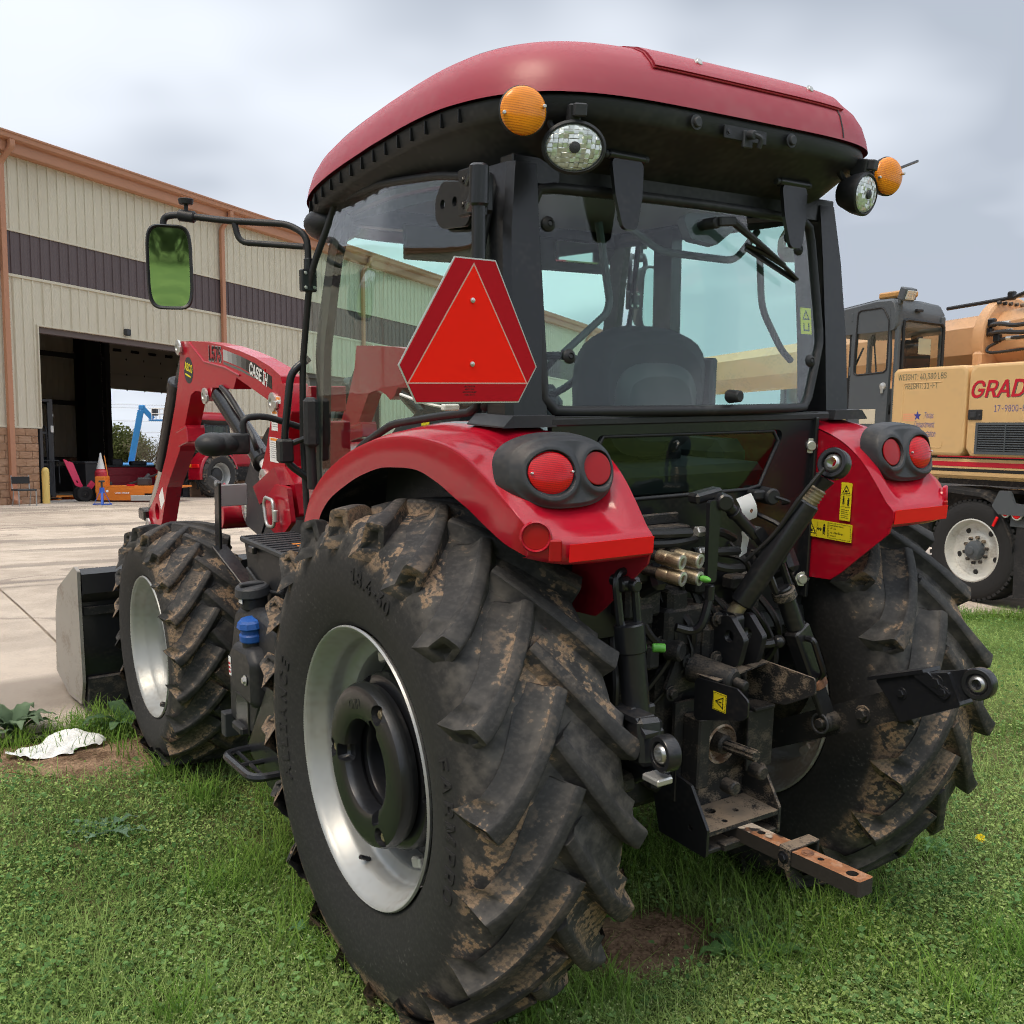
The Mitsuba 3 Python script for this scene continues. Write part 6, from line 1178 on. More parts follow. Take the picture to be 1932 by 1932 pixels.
# ---------------- front loader
LB = numbered(TR + '__loader'); labels[LB] = {'label': 'red front loader with curved arms, hydraulic rams and black bucket'}
ARM = [(3.03, 1.965), (2.82, 1.963), (2.549, 1.953), (2.315, 1.935), (2.099, 1.91), (1.898, 1.88), (1.712, 1.841), (1.60, 1.805), (1.56, 1.72), (1.62, 1.66), (1.70, 1.688), (1.976, 1.750), (2.153, 1.789), (2.20, 1.735), (2.30, 1.738), (2.512, 1.736), (2.55, 1.69), (2.60, 1.665), (2.65, 1.69), (2.72, 1.712), (2.80, 1.712), (2.879, 1.690), (3.04, 1.491), (3.136, 1.378), (3.421, 1.149), (3.57, .925), (3.80, .76), (4.02, .80), (3.90, .93), (3.653, 1.094), (3.412, 1.328), (3.175, 1.629), (3.06, 1.83)]
AP = rpoly(ARM, .012)
for s in (-1, 1):
    A_ = add(LB, 'arm', plate(AP.difference(disk(3.66, .98, .05)), s * .085, (s * .465, 0, 0), (0, 1, 0), (0, 0, 1)), 'red_paint', 25)
    add(LB, 'arm_rib', tube([(s * .552, y, z) for y, z in ((2.86, 1.955), (2.62, 1.86), (2.30, 1.835), (2.10, 1.80))], .005, 6), 'red_paint')
    add(LB, 'arm_band', [bx((s * .508, 3.07, 1.50), (.10, .20, .012), .003, rot((1, 0, 0), -12)), bx((s * .508, 3.05, 1.46), (.098, .19, .08), .004, rot((1, 0, 0), -12))], 'red_paint')
    T_ = add(LB, 'tower', plate(rpoly([(1.66, 1.768), (1.53, 1.775), (1.46, 1.66), (1.55, 1.55), (1.55, 1.43), (1.45, 1.37), (1.40, 1.24), (1.62, 1.19), (1.72, 1.26), (1.83, 1.32), (1.83, 1.40), (1.76, 1.50), (1.70, 1.62)], .012), s * .10, (s * .46, 0, 0), (0, 1, 0), (0, 0, 1)), 'red_paint', 25)
    add(LB, 'tower_step', loft([np.array([[s * x, y, z] for y, z in ((1.84, 1.32), (1.57, 1.43), (1.50, 1.36), (1.76, 1.25))])[::s] for x in (.55, .60)]), 'red_dark', 20)
    add(LB, 'bracket', plate(rpoly([(1.55, 1.36), (1.42, 1.36), (1.38, 1.22), (1.52, 1.13), (1.70, 1.19), (1.68, 1.28)], .012), s * .02, (s * .585, 0, 0), (0, 1, 0), (0, 0, 1)), 'red_paint', 20)
    add(LB, 'cross_plate', [bb((min(s * .30, s * .46), 1.50, 1.66), (max(s * .30, s * .46), 1.53, 1.765), .004), bb((min(s * .3, s * .46), 1.46, 1.25), (max(s * .3, s * .46), 1.52, 1.62), .004)], 'red_paint')
    for y, z in ((3.02, 1.932), (2.595, 1.692), (1.66, 1.695), (1.80, 1.36), (3.83, .88)):
        add(LB, 'pivot_pin', [lathe([(.040, 0), (.040, .010), (.030, .014), (.016, .015), (.014, .010)], 24, (s * .56, y, z), (s, 0, 0), True), bx((s * .568, y - .035, z - .01), (.014, .05, .03), .003)], 'zinc', 40)
    add(LB, 'tilt_cylinder', [rod((s * .52, 3.225, 1.735), (s * .52, 3.585, 1.245), .048, n=22, b=.004), rod((s * .52, 3.21, 1.755), (s * .52, 3.25, 1.70), .053, n=22)], 'black_gloss')
    add(LB, 'tilt_rod', rod((s * .52, 3.575, 1.26), (s * .52, 3.91, .95), .025, n=18), 'steel')
    add(LB, 'tilt_link', [beam((s * .52, 3.02, 1.93), (s * .52, 3.22, 1.72), .035, .05), bx((s * .52, 3.93, .93), (.12, .14, .07), .01)], 'black_gloss')
    add(LB, 'lift_cylinder', [rod((s * .515, 2.50, 1.700), (s * .515, 1.93, 1.425), .046, n=22, b=.004), rod((s * .515, 1.95, 1.435), (s * .515, 1.91, 1.415), .054, n=22)], 'black_gloss')
    add(LB, 'lift_rod', rod((s * .515, 1.92, 1.42), (s * .515, 1.80, 1.36), .027, n=18), 'white_paint')
    add(LB, 'hydraulic_pipe', tube([(s * .535, 2.42, 1.735), (s * .55, 2.30, 1.70), (s * .55, 2.08, 1.60), (s * .55, 2.02, 1.565)], .009, 8, .03), 'steel')
    add(LB, 'hydraulic_hose', tube(smoothpath([(s * .56, 2.35, 1.742), (s * .565, 2.22, 1.705), (s * .56, 2.08, 1.62), (s * .56, 1.98, 1.56), (s * .555, 1.93, 1.51), (s * .54, 1.94, 1.47)], 6), .012), 'hose')
# stickers on the left arm
def armtext(s_, h, y, z, dy, dz, m, t=.001, **k): return add(LB, 'lettering', text(s_, h, (-.5515, y, z), (0, dy, dz), (0, dz, -dy) if False else np.cross((-1, 0, 0), unit((0, dy, dz))), t, **k), m, False)
stripe = Polygon([(2.33, 1.918), (2.10, 1.888), (1.90, 1.855), (1.70, 1.80), (1.70, 1.745), (1.90, 1.800), (2.10, 1.838), (2.33, 1.868)])
gr = [Polygon([(2.33 - .063 * i, 1.2), (2.33 - .063 * (i + 1) - .0005, 1.2), (2.33 - .063 * (i + 1) - .0005, 2.2), (2.33 - .063 * i, 2.2)]) for i in range(10)]
for i, g in enumerate(gr): mat(f'decal_fade_{i}', tuple(np.array([.42, .43, .44]) * max(0, 1 - i / 5.5) ** 1.6 + .012), .35)
for i, g in enumerate(gr): add(LB, 'decal_stripe', plate(stripe.intersection(g), -.0008, (-.5502, 0, 0), (0, 1, 0), (0, 0, 1)), f'decal_fade_{i}', False)
add(LB, 'decal_line', plate(Polygon([(2.33, 1.862), (2.10, 1.831), (1.90, 1.795), (1.90, 1.787), (2.10, 1.820), (2.33, 1.850)]), -.0008, (-.5502, 0, 0), (0, 1, 0), (0, 0, 1)), 'decal_fade_3', False)
armtext('L575', .066, 2.545, 1.868, -1, -.04, 'black_print', width=.185)
armtext('L575', .074, 2.550, 1.864, -1, -.04, 'grey_print', t=.0005, width=.196)
armtext('CASE', .050, 1.975, 1.812, -1, -.24, 'white_print', width=.155)
armtext('IH', .054, 1.81, 1.770, -1, -.28, 'white_print', width=.055)
add(LB, 'emblem_stroke', plate(sbox(1.772, 1.768, 1.784, 1.832), -.0022, (-.5502, 0, 0), (0, 1, 0), (0, 0, 1)), 'smv_red', False)
el_ = lambda k: Polygon([(2.90 + .078 * k * math.cos(a), 1.815 + .068 * k * math.sin(a)) for a in np.linspace(0, 2 * np.pi, 36)])
add(LB, 'dealer_sticker', plate(el_(1), -.001, (-.5502, 0, 0), (0, 1, 0), (0, 0, 1)), 'grey_plastic', False)
add(LB, 'dealer_lettering', [text('ASCO', .040, (-.5515, 2.963, 1.82), (0, -1, -.16), (0, -.16, 1), .0008, width=.13), plate(Polygon([(2.955, 1.800), (2.955, 1.792), (2.86, 1.776), (2.86, 1.784)]), -.001, (-.5513, 0, 0), (0, 1, 0), (0, 0, 1))], 'yellow_print', False)
for y0, y1, z0, z1 in ((1.62, 1.72, 1.44, 1.545), (1.62, 1.69, 1.575, 1.66), (1.58, 1.66, 1.69, 1.72)):
    k = add(LB, 'notice', plate(sbox(y0, z0, y1, z1), -.001, (-.5602, 0, 0), (0, 1, 0), (0, 0, 1)), 'white_print', False)
    add(LB, 'notice_print', [plate(sbox(y0 + .005, z1 - .014, y1 - .012, z1 - .003), -.0006, (-.5613, 0, 0), (0, 1, 0), (0, 0, 1))], 'orange_print', False)
    add(LB, 'notice_lines', [plate(sbox(y0 + .008, z1 - .024 - .009 * i, y1 - .012, z1 - .021 - .009 * i), -.0006, (-.5613, 0, 0), (0, 1, 0), (0, 0, 1)) for i in range(max(1, int((z1 - z0 - .03) / .009)))], 'grey_print', False)
add(LB, 'arm_label', plate([(3.60, 1.08), (3.52, 1.14), (3.49, 1.06), (3.57, 1.0)], -.001, (-.5502, 0, 0), (0, 1, 0), (0, 0, 1)), 'white_print', False)
add(LB, 'lock_pin', tube([(-.63, 1.60, 1.30), (-.635, 1.50, 1.30), (-.635, 1.49, 1.19), (-.635, 1.58, 1.18), (-.635, 1.61, 1.27), (-.632, 1.60, 1.30)], .008, 8, .03), 'zinc', 60)
add(LB, 'lock_pin_coil', rod((-.63, 1.49, 1.26), (-.63, 1.488, 1.21), .014), 'zinc')
add(LB, 'cross_tube', rod((-.47, 2.74, 1.072), (.47, 2.74, 1.072), .078, n=28, b=.003), 'red_paint')
add(LB, 'hose_bundle', [tube(smoothpath([(-.46, 2.9, 1.22 + .01 * k), (-.40, 2.75, 1.165 + .014 * k), (-.1, 2.72, 1.155 + .014 * k), (.40, 2.75, 1.17 + .01 * k)], 6), .014) for k in range(4)], 'hose')
add(LB, 'hose_bracket', tube([(-.42, 2.72, 1.12), (-.42, 2.71, 1.20), (-.45, 2.72, 1.235)], .010, 8, .02), 'red_paint')
BK = add(LB, 'bucket', [], 'black_paint') if False else numbered(TR + '__bucket'); labels[BK] = {'label': 'worn black loader bucket with pale grey end plate'}
prof = [(3.05, .78), (3.0, .70), (2.99, .40), (3.0, .24), (3.06, .10), (3.20, .055), (3.75, .05)]
pr2 = [(y + .012, z) for y, z in prof]
add(BK, 'shell', loft([np.array([[x, y, z] for y, z in prof + [(3.75, .064), (3.21, .07), (3.075, .115), (3.015, .25), (3.005, .40), (3.015, .70), (3.06, .77)]]) for x in (-1.13, 1.13)]), 'black_paint', 20)
add(BK, 'back_rib', [bb((-1.12, 2.982, .555), (1.12, 2.992, .60), .002), bb((-1.12, 2.985, .06), (1.12, 3.05, .22), .006)], 'black_dirty')
add(BK, 'top_lip', [loft([np.array([[x, y, z] for y, z in ((3.0, .62), (2.94, .68), (2.95, .78), (3.0, .80), (3.06, .79), (3.06, .72))]) for x in (-1.125, 1.125)])], 'black_paint', 20)
for s in (-1, 1): add(BK, 'end_plate', plate(rpoly([(2.95, .80), (3.03, .81), (3.55, .60), (3.66, .44), (3.76, .07), (3.4, .02), (3.06, .06), (2.98, .2), (2.97, .6)], .01), s * .016, (s * 1.13, 0, 0), (0, 1, 0), (0, 0, 1)), mat('worn_grey', (.36, .34, .30), .5, tex=dusty((.27, .255, .23), (.15, .115, .09), .6, 8, .5, .8, 0)), 20)
add(BK, 'hook_bracket', [bb((s * .52 - .02, 2.9, .35), (s * .52 + .02, 3.9, .80), .01) for s in ()] or [bb((-.55, 2.86, .4), (-.50, 3.02, .78), .01), bb((.50, 2.86, .4), (.55, 3.02, .78), .01)], 'black_paint')
add(LB, 'front_frame', [beam((-.50, 3.80, .80), (-.50, 3.05, .70), .05, .12), beam((.50, 3.80, .80), (.50, 3.05, .70), .05, .12)], 'red_dark')
FR.pop()
# ---------------------------------------------------------------- wheeled excavator truck on the right (local x = along the side to the right, y = into the truck, z up)
cream = mat('truck_cream', (.66, .43, .20), .38, spec=.5, coat=.3, tex=dusty((.68, .445, .205), (.46, .33, .20), .35, 2, .5, .9, .4))
mat('truck_boom', (.60, .34, .17), .42, tex=dusty((.60, .345, .175), (.38, .24, .15), .5, 3, .5, .85, .5))
mat('cab_grey', (.085, .095, .105), .45, tex=dusty((.080, .092, .104), (.14, .13, .12), .4, 3, .5, .9, .5))
mat('truck_red', (.55, .01, .03), .4); mat('text_grey', (.10, .11, .08), .5); mat('text_blue', (.05, .05, .30), .5); mat('text_violet', (.14, .11, .30), .5); mat('pale_orange', (.78, .36, .20), .5)
mat('truck_rim', (.62, .62, .58), .4, metal=.2, tex=dusty((.62, .62, .58), (.30, .26, .21), .6, 6, .45, .8, .4))
def truck_wheel(K, a, y0, full):
    w = numbered(K + '__wheel')
    with use(FR[-1] @ frame([a, y0, .53], [1, 0, 0], [0, 1, 0], [0, 0, 1])):
        prof = [(.325, .0), (.345, -.01), (.42, -.018), (.48, -.012), (.515, .008), (.528, .03), (.53, .14), (.528, .25), (.515, .272), (.48, .29), (.42, .298), (.34, .28)]
        add(w, 'tyre', lathe(prof, 64, (0, 0, 0), (0, 1, 0)), 'rubber_plain', 40)
        if full:
            for k in range(52):
                t = 2 * math.pi * k / 52
                for yy in (.03, .25): add(w, 'tread_block', bx((.526 * math.cos(t), yy, .526 * math.sin(t)), (.030, .055, .042), .003, rot((0, 1, 0), -math.degrees(t))), 'rubber_plain', 20)
            add(w, 'rim', lathe([(.33, .0), (.335, -.006), (.322, -.010), (.312, .01), (.300, .05), (.285, .09), (.24, .105), (.19, .10), (.165, .085), (.15, .08), (.10, .08)], 56, (0, 0, 0), (0, 1, 0)), 'truck_rim', 40)
            for k in range(5):
                t = 2 * math.pi * k / 5 + .9; add(w, 'hand_hole', lathe([(.030, .0), (.002, .001)], 20, (.235 * math.cos(t), .099, .235 * math.sin(t)), (0, -1, 0), True), 'black_print')
            for k in range(10):
                t = 2 * math.pi * k / 10 + .2; add(w, 'nut', rod((.135 * math.cos(t), .08, .135 * math.sin(t)), (.135 * math.cos(t), .045, .135 * math.sin(t)), .020, n=6), 'rust_paint')
            add(w, 'hub', lathe([(.105, .08), (.10, .03), (.085, .0), (.05, -.012), (.004, -.014)], 32, (0, 0, 0), (0, 1, 0), True), 'cab_grey', 40)
            add(w, 'hub_cap', lathe([(.045, -.012), (.040, -.03), (.004, -.034)], 24, (0, 0, 0), (0, 1, 0), True), 'cab_grey', 40)
def excavator(label, O, full=True):
    K = thing('excavator_truck', label, 'excavator truck')
    tt, nt = np.array([-.453766, .890567, .031411]), np.array([-.891007, -.45399, 0]); ut = np.array([.01426, -.027987, .999507])
    with use(frame(O, -tt, -nt, ut)):
        truck_wheel(K, 0, 0, full); truck_wheel(K, 1.30, 0, False); truck_wheel(K, -5.2, 0, False); truck_wheel(K, 0, 2.1, False); truck_wheel(K, -5.2, 2.1, False); truck_wheel(K, 1.3, 2.1, False)
        add(K, 'chassis', [bb((-6.5, .45, .75), (2.6, 2.0, 1.12), .03), bb((-6.2, .3, .55), (-.8, .7, 1.1), .03)], 'black_dirty')
        # wheel guard, flap, lamps
        def arc(r, y): return [np.array([r * math.cos(t), y, .53 + r * math.sin(t)]) for t in np.radians([8, 25, 45, 62, 78, 95, 112, 130])]
        gp_ = [(-.75, 1.14), (-.30, 1.165), (.10, 1.14), (.22, 1.09), (.36, .92), (.47, .72), (.50, .60)]
        ringk = lambda o: np.array([[x, y, z - o] for x, z in gp_ for y in (0,)])
        add(K, 'mudguard', loft([np.array([[x, y, z - d] for y, d in ((-.03, .04), (-.03, 0), (.02, .012), (.55, .012), (.55, -.02), (.0, -.03))])[::-1] for x, z in gp_]), 'black_dirty', 30)
        add(K, 'mud_flap', plate(rpoly([(.52, .10), (.78, .14), (.80, .86), (.52, .90), (.50, .62)], .01), .02, (0, .02, 0), (1, 0, 0), (0, 0, 1)), 'black_plastic', 20)
        add(K, 'flap_bracket', plate(rpoly([(.26, 1.02), (.34, .94), (.90, .94), (.90, 1.04), (.52, 1.06), (.46, 1.18), (.34, 1.18)], .02), .03, (0, -.04, 0), (1, 0, 0), (0, 0, 1)), 'cab_grey', 20)
        for k in range(5): add(K, 'bracket_bolt', bolt((.40 + .10 * k, -.04, 1.01), (0, -1, 0), .013, .012), 'zinc')
        add(K, 'side_marker', bx((.30, -.05, .86), (.03, .02, .11), .004, rot((0, 1, 0), 25)), 'red_reflector'); add(K, 'lamp_panel', bb((.44, -.01, .82), (.90, .01, .95), .004), 'cab_grey')
        for x, r in ((.41, .032), (.54, .050)):
            add(K, 'rear_lamp', lathe([(r, 0), (r * .9, .014), (r * .2, .02)], 26, (x, -.045, .955), (0, -1, 0), True), 'red_reflector', 40); add(K, 'lamp_rim', lathe([(r + .016, 0), (r + .012, .012), (r, .012)], 26, (x, -.042, .955), (0, -1, 0)), 'truck_rim', 40)
        add(K, 'light_beam', bb((.30, .1, 1.14), (2.4, .35, 1.19), .01), 'black_gloss')
        # upper body
        add(K, 'skirt', [bb((-2.9, .02, 1.275), (2.5, .3, 1.345), .03), bb((-2.9, -.0, 1.30), (2.5, .06, 1.50), .012)], cream)
        add(K, 'red_stripe', bb((-2.9, -.004, 1.405), (2.5, .02, 1.455), .002), 'truck_red'); add(K, 'black_stripe', bb((-2.9, -.004, 1.352), (2.5, .02, 1.385), .002), 'black_print'); add(K, 'thin_stripe', bb((-2.9, -.003, 1.487), (2.5, .02, 1.503), .002), 'black_print')
        def panel(x0, x1): return loft([np.array([[x, y, z] for x, z in np.array(rpoly([(x0 + o, 1.515 + o), (x1 - o, 1.515 + o), (x1 - o, 2.465 - o), (x0 + o, 2.465 - o)], max(.012, .06 - o)).exterior.coords)[:-1]]) if False else np.array([[p_[0], y, p_[1]] for p_ in (rpoly([(x0 + o, 1.515 + o), (x1 - o, 1.515 + o), (x1 - o, 2.465 - o), (x0 + o, 2.465 - o)], .06).exterior.interpolate(i / 64, True).coords[0] for i in range(64))]) for y, o in ((-.05, .035), (-.044, .012), (-.03, .0), (.9, 0))])
        add(K, 'side_panel', panel(-1.14, -.145), cream, 50); add(K, 'side_panel', panel(-.125, 2.5), cream, 50)
        add(K, 'panel_relief', tube([(-.98, -.051, 2.29), (-.98, -.051, 1.60), (-.42, -.051, 1.60), (-.42, -.051, 1.66)], .006, 6, .04), cream); add(K, 'panel_relief', tube([(-.98, -.051, 2.27), (-.96, -.051, 2.30), (-.46, -.051, 2.30)], .006, 6, .02), cream)
        add(K, 'latch', [bx((-.02, -.055, 1.945), (.165, .02, .105), .006)], 'black_plastic'); add(K, 'latch_handle', [bx((-.035, -.068, 1.945), (.07, .012, .06), .004), rod((.045, -.06, 1.94), (.045, -.075, 1.94), .012)], 'grey_plastic')
        G_ = numbered(K + '__grille'); add(G_, 'frame', plate(sbox(.005, 1.54, 1.05, 1.865).difference(sbox(.035, 1.57, 1.02, 1.838)), .02, (0, -.050, 0), (1, 0, 0), (0, 0, 1)), 'cab_grey', 20)
        add(G_, 'backing', bb((.02, -.0515, 1.56), (1.03, -.046, 1.85), .001), 'black_print')
        for k in range(11): add(G_, 'slat', bx((.53, -.062, 1.585 + .0238 * k), (.98, .022, .006), .001, rot((1, 0, 0), 35)), 'cab_grey')
        for x in (.36, .70): add(G_, 'bar', bb((x - .006, -.074, 1.57), (x + .006, -.06, 1.838), .001), 'cab_grey')
        tx = lambda s, h, x, z, m, w, it=0., bold=False: add(K, 'lettering', text(s, h, (x, -.0508, z), (1, 0, 0), (0, 0, 1), .0012, bold, w, it), m, False)
        tx('WEIGHT: 40,380 LBS', .065, -1.06, 2.335, 'text_grey', .65); tx('HEIGHT: 11-FT', .065, -.95, 2.235, 'text_grey', .43)
        if full:
            v, f = text('GRADALL', .165, (-.10, -.0510, 2.125), (1, 0, 0), (0, 0, 1), .0016, True, 1.05, .22); add(K, 'maker_lettering', (v, f), 'truck_red', False)
            v, f = text('GRADALL', .165, (-.094, -.0506, 2.119), (1, 0, 0), (0, 0, 1), .0008, True, 1.06, .22); add(K, 'maker_outline', (v, f), 'text_grey', False)
            tx('17-9800-H', .065, .20, 1.975, 'text_violet', .36)
            tx('Texas', .065, -.675, 1.915, 'text_violet', .125, .2); tx('Department', .065, -.80, 1.815, 'text_violet', .27, .2); tx('of Transportation', .065, -.88, 1.715, 'text_violet', .37, .2)
            star = Polygon([(-.765 + r * math.sin(k * math.pi / 5), 1.94 + r * math.cos(k * math.pi / 5)) for k, r in enumerate([.055, .022] * 5)])
            add(K, 'emblem_star', plate(star, .0014, (0, -.0508, 0), (1, 0, 0), (0, 0, 1)), 'text_blue', False)
            add(K, 'emblem_stripe', [plate(Polygon([(-.97, 1.885 + .022 * k), (-.80, 1.885 + .022 * k), (-.80, 1.90 + .022 * k), (-.96, 1.90 + .022 * k)]), .0012, (0, -.0508, 0), (1, 0, 0), (0, 0, 1)) for k in range(4)], 'pale_orange', False)
            add(K, 'emblem_blade', plate(Polygon([(-.93, 1.79), (-.90, 1.84), (-.85, 1.845), (-.87, 1.80)]), .0012, (0, -.0508, 0), (1, 0, 0), (0, 0, 1)), 'text_blue', False)
        # cab
        C_ = numbered(K + '__cab'); x0, x1, zb, zt, yb = -2.25, -1.12, 1.5, 3.27, .76
        def cr(y, o): return np.array([[p_[0], y, p_[1]] for p_ in (rpoly([(x0 + o, 2.9), (x0 + .02 + o, 3.20 - o), (-1.45, zt - o), (-1.20, zt - .01 - o), (x1 - o, 3.12 - o), (x1 - o, 2.9)], .05).exterior.interpolate(i / 60, True).coords[0] for i in range(60))])
        add(C_, 'roof', loft([cr(-.05, .03), cr(-.02, .0), (cr(.4, -.0)), cr(.71, .03), cr(.80, .10)]), 'cab_grey', 50)
        for x, y, h in ((x1 - .03, .0, 1.75), (x1 - .03, yb - .06, 1.62), (x0 + .02, .0, 1.75), (x0 + .02, yb - .06, 1.6), (-1.79, -.01, 1.75)): add(C_, 'pillar', bx((x, y, 1.475 + h / 2), (.06, .06, h), .015), 'cab_grey')
        D_ = numbered(K + '__cab_door')
        add(D_, 'leaf', plate(rpoly([(-1.79, 1.52), (-1.22, 1.52), (-1.20, 2.6), (-1.235, 3.15), (-1.32, 3.215), (-1.72, 3.205), (-1.77, 3.18)], .03).difference(rpoly([(-1.735, 2.42), (-1.235, 2.44), (-1.235, 3.02), (-1.33, 3.17), (-1.71, 3.165)], .05)), .035, (0, -.018, 0), (1, 0, 0), (0, 0, 1)), 'cab_grey', 25)
        wo = outline([(-1.735, 2.42), (-1.235, 2.44), (-1.235, 3.02), (-1.33, 3.17), (-1.71, 3.165)], .05, .05)
        add(D_, 'glass', patch(wo, lambda x, z: np.array([x, -.03, z])), 'clear_glass'); add(D_, 'seal', tube([(x, -.052, z) for x, z in wo], .012, 6, closed=True), 'black_print')
        add(D_, 'handle', [lathe([(.045, 0), (.04, .02), (.01, .03)], 20, (-1.275, -.05, 2.28), (0, -1, 0), True), bx((-1.275, -.07, 2.235), (.035, .02, .07), .008)], 'zinc'); add(D_, 'notice', bx((-1.49, -.055, 1.94), (.24, .004, .17), .001), mat('notice_paper', (.62, .55, .42), .6))
        for z in (1.75, 2.47, 3.1): add(D_, 'hinge', rod((-1.80, -.04, z - .05), (-1.80, -.04, z + .05), .018), 'cab_grey')
        fo = outline([(-2.20, 1.56), (-1.85, 1.56), (-1.84, 3.14), (-2.19, 3.12)], .03, .06)
        add(C_, 'front_side_glass', patch(fo, lambda x, z: np.array([x, .0, z])), 'clear_glass'); add(C_, 'front_side_frame', [tube([(x, -.01, z) for x, z in fo], .016, 6, closed=True), bb((-2.2, -.03, 2.24), (-1.84, .0, 2.40), .004)], 'black_print')
        ro = outline([(.05, 2.42), (.69, 2.42), (.69, 3.0), (.05, 3.02)], .03, .06)
        add(C_, 'rear_glass', patch(ro, lambda y, z: np.array([x1 + .002, y, z])), 'clear_glass'); add(C_, 'rear_frame', tube([(x1 + .005, y, z) for y, z in ro], .02, 6, closed=True), 'black_print')
        add(C_, 'rear_wall', bb((x1 - .03, 0, 1.5), (x1, yb, 2.42), .004), 'cab_grey'); add(C_, 'inner_wall', [bb((x0, 0, 1.5), (x1, yb, 1.55), .004), bb((x0, yb, 1.5), (x1, yb + .04, 2.3), .004)], 'cab_grey')
        add(C_, 'seat', [bx((-1.55, .5, 2.05), (.45, .48, .14), .04), bx((-1.36, .5, 2.45), (.14, .46, .75), .05)], 'seat_fabric'); add(C_, 'mirror', [ell((-1.55, .75, 2.90), (.02, .10, .12), 10), tube([(-1.95, .1, 2.4), (-1.75, .1, 2.75)], .012, 6), tube([(-1.62, .2, 2.40), (-1.68, .2, 2.80), (-1.70, .2, 2.86)], .010, 6), ell((-1.70, .2, 2.84), (.03, .03, .07), 8)], 'black_print')
        add(C_, 'hanging_notice', bx((-1.14, .42, 2.74), (.004, .20, .18), .001), 'notice_paper')
        WLK = numbered(K + '__cab_lamp'); R = rot((0, 1, 0), -18)
        add(WLK, 'housing', [bx((-1.03, -.02, 3.285), (.10, .18, .14), .012, rot((0, 1, 0), 20)), bx((-1.12, -.02, 3.23), (.05, .04, .09), .006)], 'cab_grey'); add(WLK, 'lens', bx((-.978, -.02, 3.268), (.012, .14, .10), .003, rot((0, 1, 0), 20)), 'lamp_lens')
        add(C_, 'beacon_base', bx((-1.36, .25, 3.285), (.25, .2, .03), .006), 'cab_grey'); add(C_, 'beacon', bx((-1.36, .20, 3.325), (.40, .22, .075), .02), mat('beacon_amber', (.50, .26, .08), .3, coat=.5)); add(C_, 'door_stay', [bx((x1 + .02, .26, 3.13), (.04, .10, .03), .004)], 'black_print')
        # boom, ring, hoses
        B_ = numbered(K + '__boom'); yc, zc = 1.55, 2.86
        def oct_(x, r, dz=0.): return np.array([[x, yc + r * a * 1.05, zc + dz + r * b] for a, b in ((-1, -.42), (-.42, -1), (.42, -1), (1, -.42), (1, .5), (.55, .95), (0, 1.02), (-.55, .95), (-1, .5))])
        add(B_, 'tube', loft([oct_(-.95, .34, -.02), oct_(3.2, .36, .30)]), 'truck_boom', 15); add(B_, 'front_tube', loft([oct_(-7.4, .30, -.20), oct_(-.9, .34, -.02)]), 'truck_boom', 15)
        add(B_, 'collar', lathe([(.30, -.10), (.50, -.09), (.525, -.07), (.525, .05), (.50, .07), (.36, .08)], 48, (-.93, yc, zc - .04), (1, 0, 0)), 'truck_boom', 30)
        add(B_, 'cradle', [bb((-1.05, .95, 2.45), (1.2, 2.2, 2.52), .02), bb((-.98, 1.0, 2.4), (-.85, 2.1, 2.70), .03)], 'truck_boom')
        for k in range(7): add(B_, 'collar_bolt', rod((-.86, yc - .30 + .1 * k, zc + .40), (-.82, yc - .30 + .1 * k, zc + .40), .022), 'rust_paint')
        HS = numbered(K + '__boom_hose')
        for pts, r in (([(-.82, 1.10, 3.00), (-.62, 1.0, 2.99), (-.35, .95, 2.95), (.0, .95, 3.0), (.25, .98, 3.15), (.28, 1.05, 3.36), (.10, 1.15, 3.42), (-.35, 1.25, 3.36), (-.70, 1.3, 3.31), (-1.6, 1.3, 3.27)], .024), ([(-.82, 1.10, 2.90), (-.60, 1.0, 2.90), (-.25, .95, 2.87), (.15, .98, 2.95), (.45, 1.05, 3.12)], .024), ([(-.70, 1.10, 2.82), (-.5, 1.0, 2.82), (-.2, .97, 2.82), (.2, 1.0, 2.86), (.6, 1.05, 3.0)], .020), ([(-.72, 1.12, 2.80), (-.82, 1.08, 2.74), (-.76, 1.05, 2.68), (-.4, 1.05, 2.69), (.3, 1.06, 2.73), (1.2, 1.06, 2.8)], .017), ([(-.62, 1.22, 3.30), (-.3, 1.15, 3.36), (.0, 1.1, 3.39), (.2, 1.0, 3.3)], .022)):
            add(HS, 'hose', tube(smoothpath(pts, 6), r, 8), 'hose')
        for p in ((-.66, 1.02, 2.99), (-.62, 1.02, 2.90), (-.52, 1.0, 2.82), (-.62, 1.25, 3.31)): add(HS, 'fitting', rod(p, np.array(p) + [.16, -.01, 0], .027, n=8), 'zinc')
        for p in ((-.80, 1.10, 3.02), (-.84, 1.12, 2.92), (-.70, 1.08, 2.84), (-.72, 1.3, 3.33)): add(HS, 'elbow', bx(p, (.09, .07, .10), .015), 'black_gloss')
        add(K, 'far_side', bb((-1.1, .95, 1.52), (2.5, 2.45, 2.40), .05), cream); add(K, 'deck', bb((-6.3, .3, 1.12), (-2.4, 2.3, 1.30), .03), cream)
        if not full: add(K, 'front_cab', [bb((-6.4, .1, 1.2), (-4.9, 2.3, 2.1), .06), bb((-6.4, .15, 2.85), (-4.9, 2.25, 2.95), .04)], cream); add(K, 'front_cab_glass', [bb((-6.38, .14, 2.1), (-4.92, .16, 2.85), .002)], 'dark_glass'); add(K, 'front_cab_post', [bb((x - .05, .1, 2.1), (x + .05, .2, 2.9), .01) for x in (-6.35, -5.65, -4.95)], 'cab_grey')
    return K
E_O = np.array([4.83, 10.7, -.35])
excavator('tan wheeled excavator truck with grey cab and red lettering, behind the right rear tyre', E_O, True)
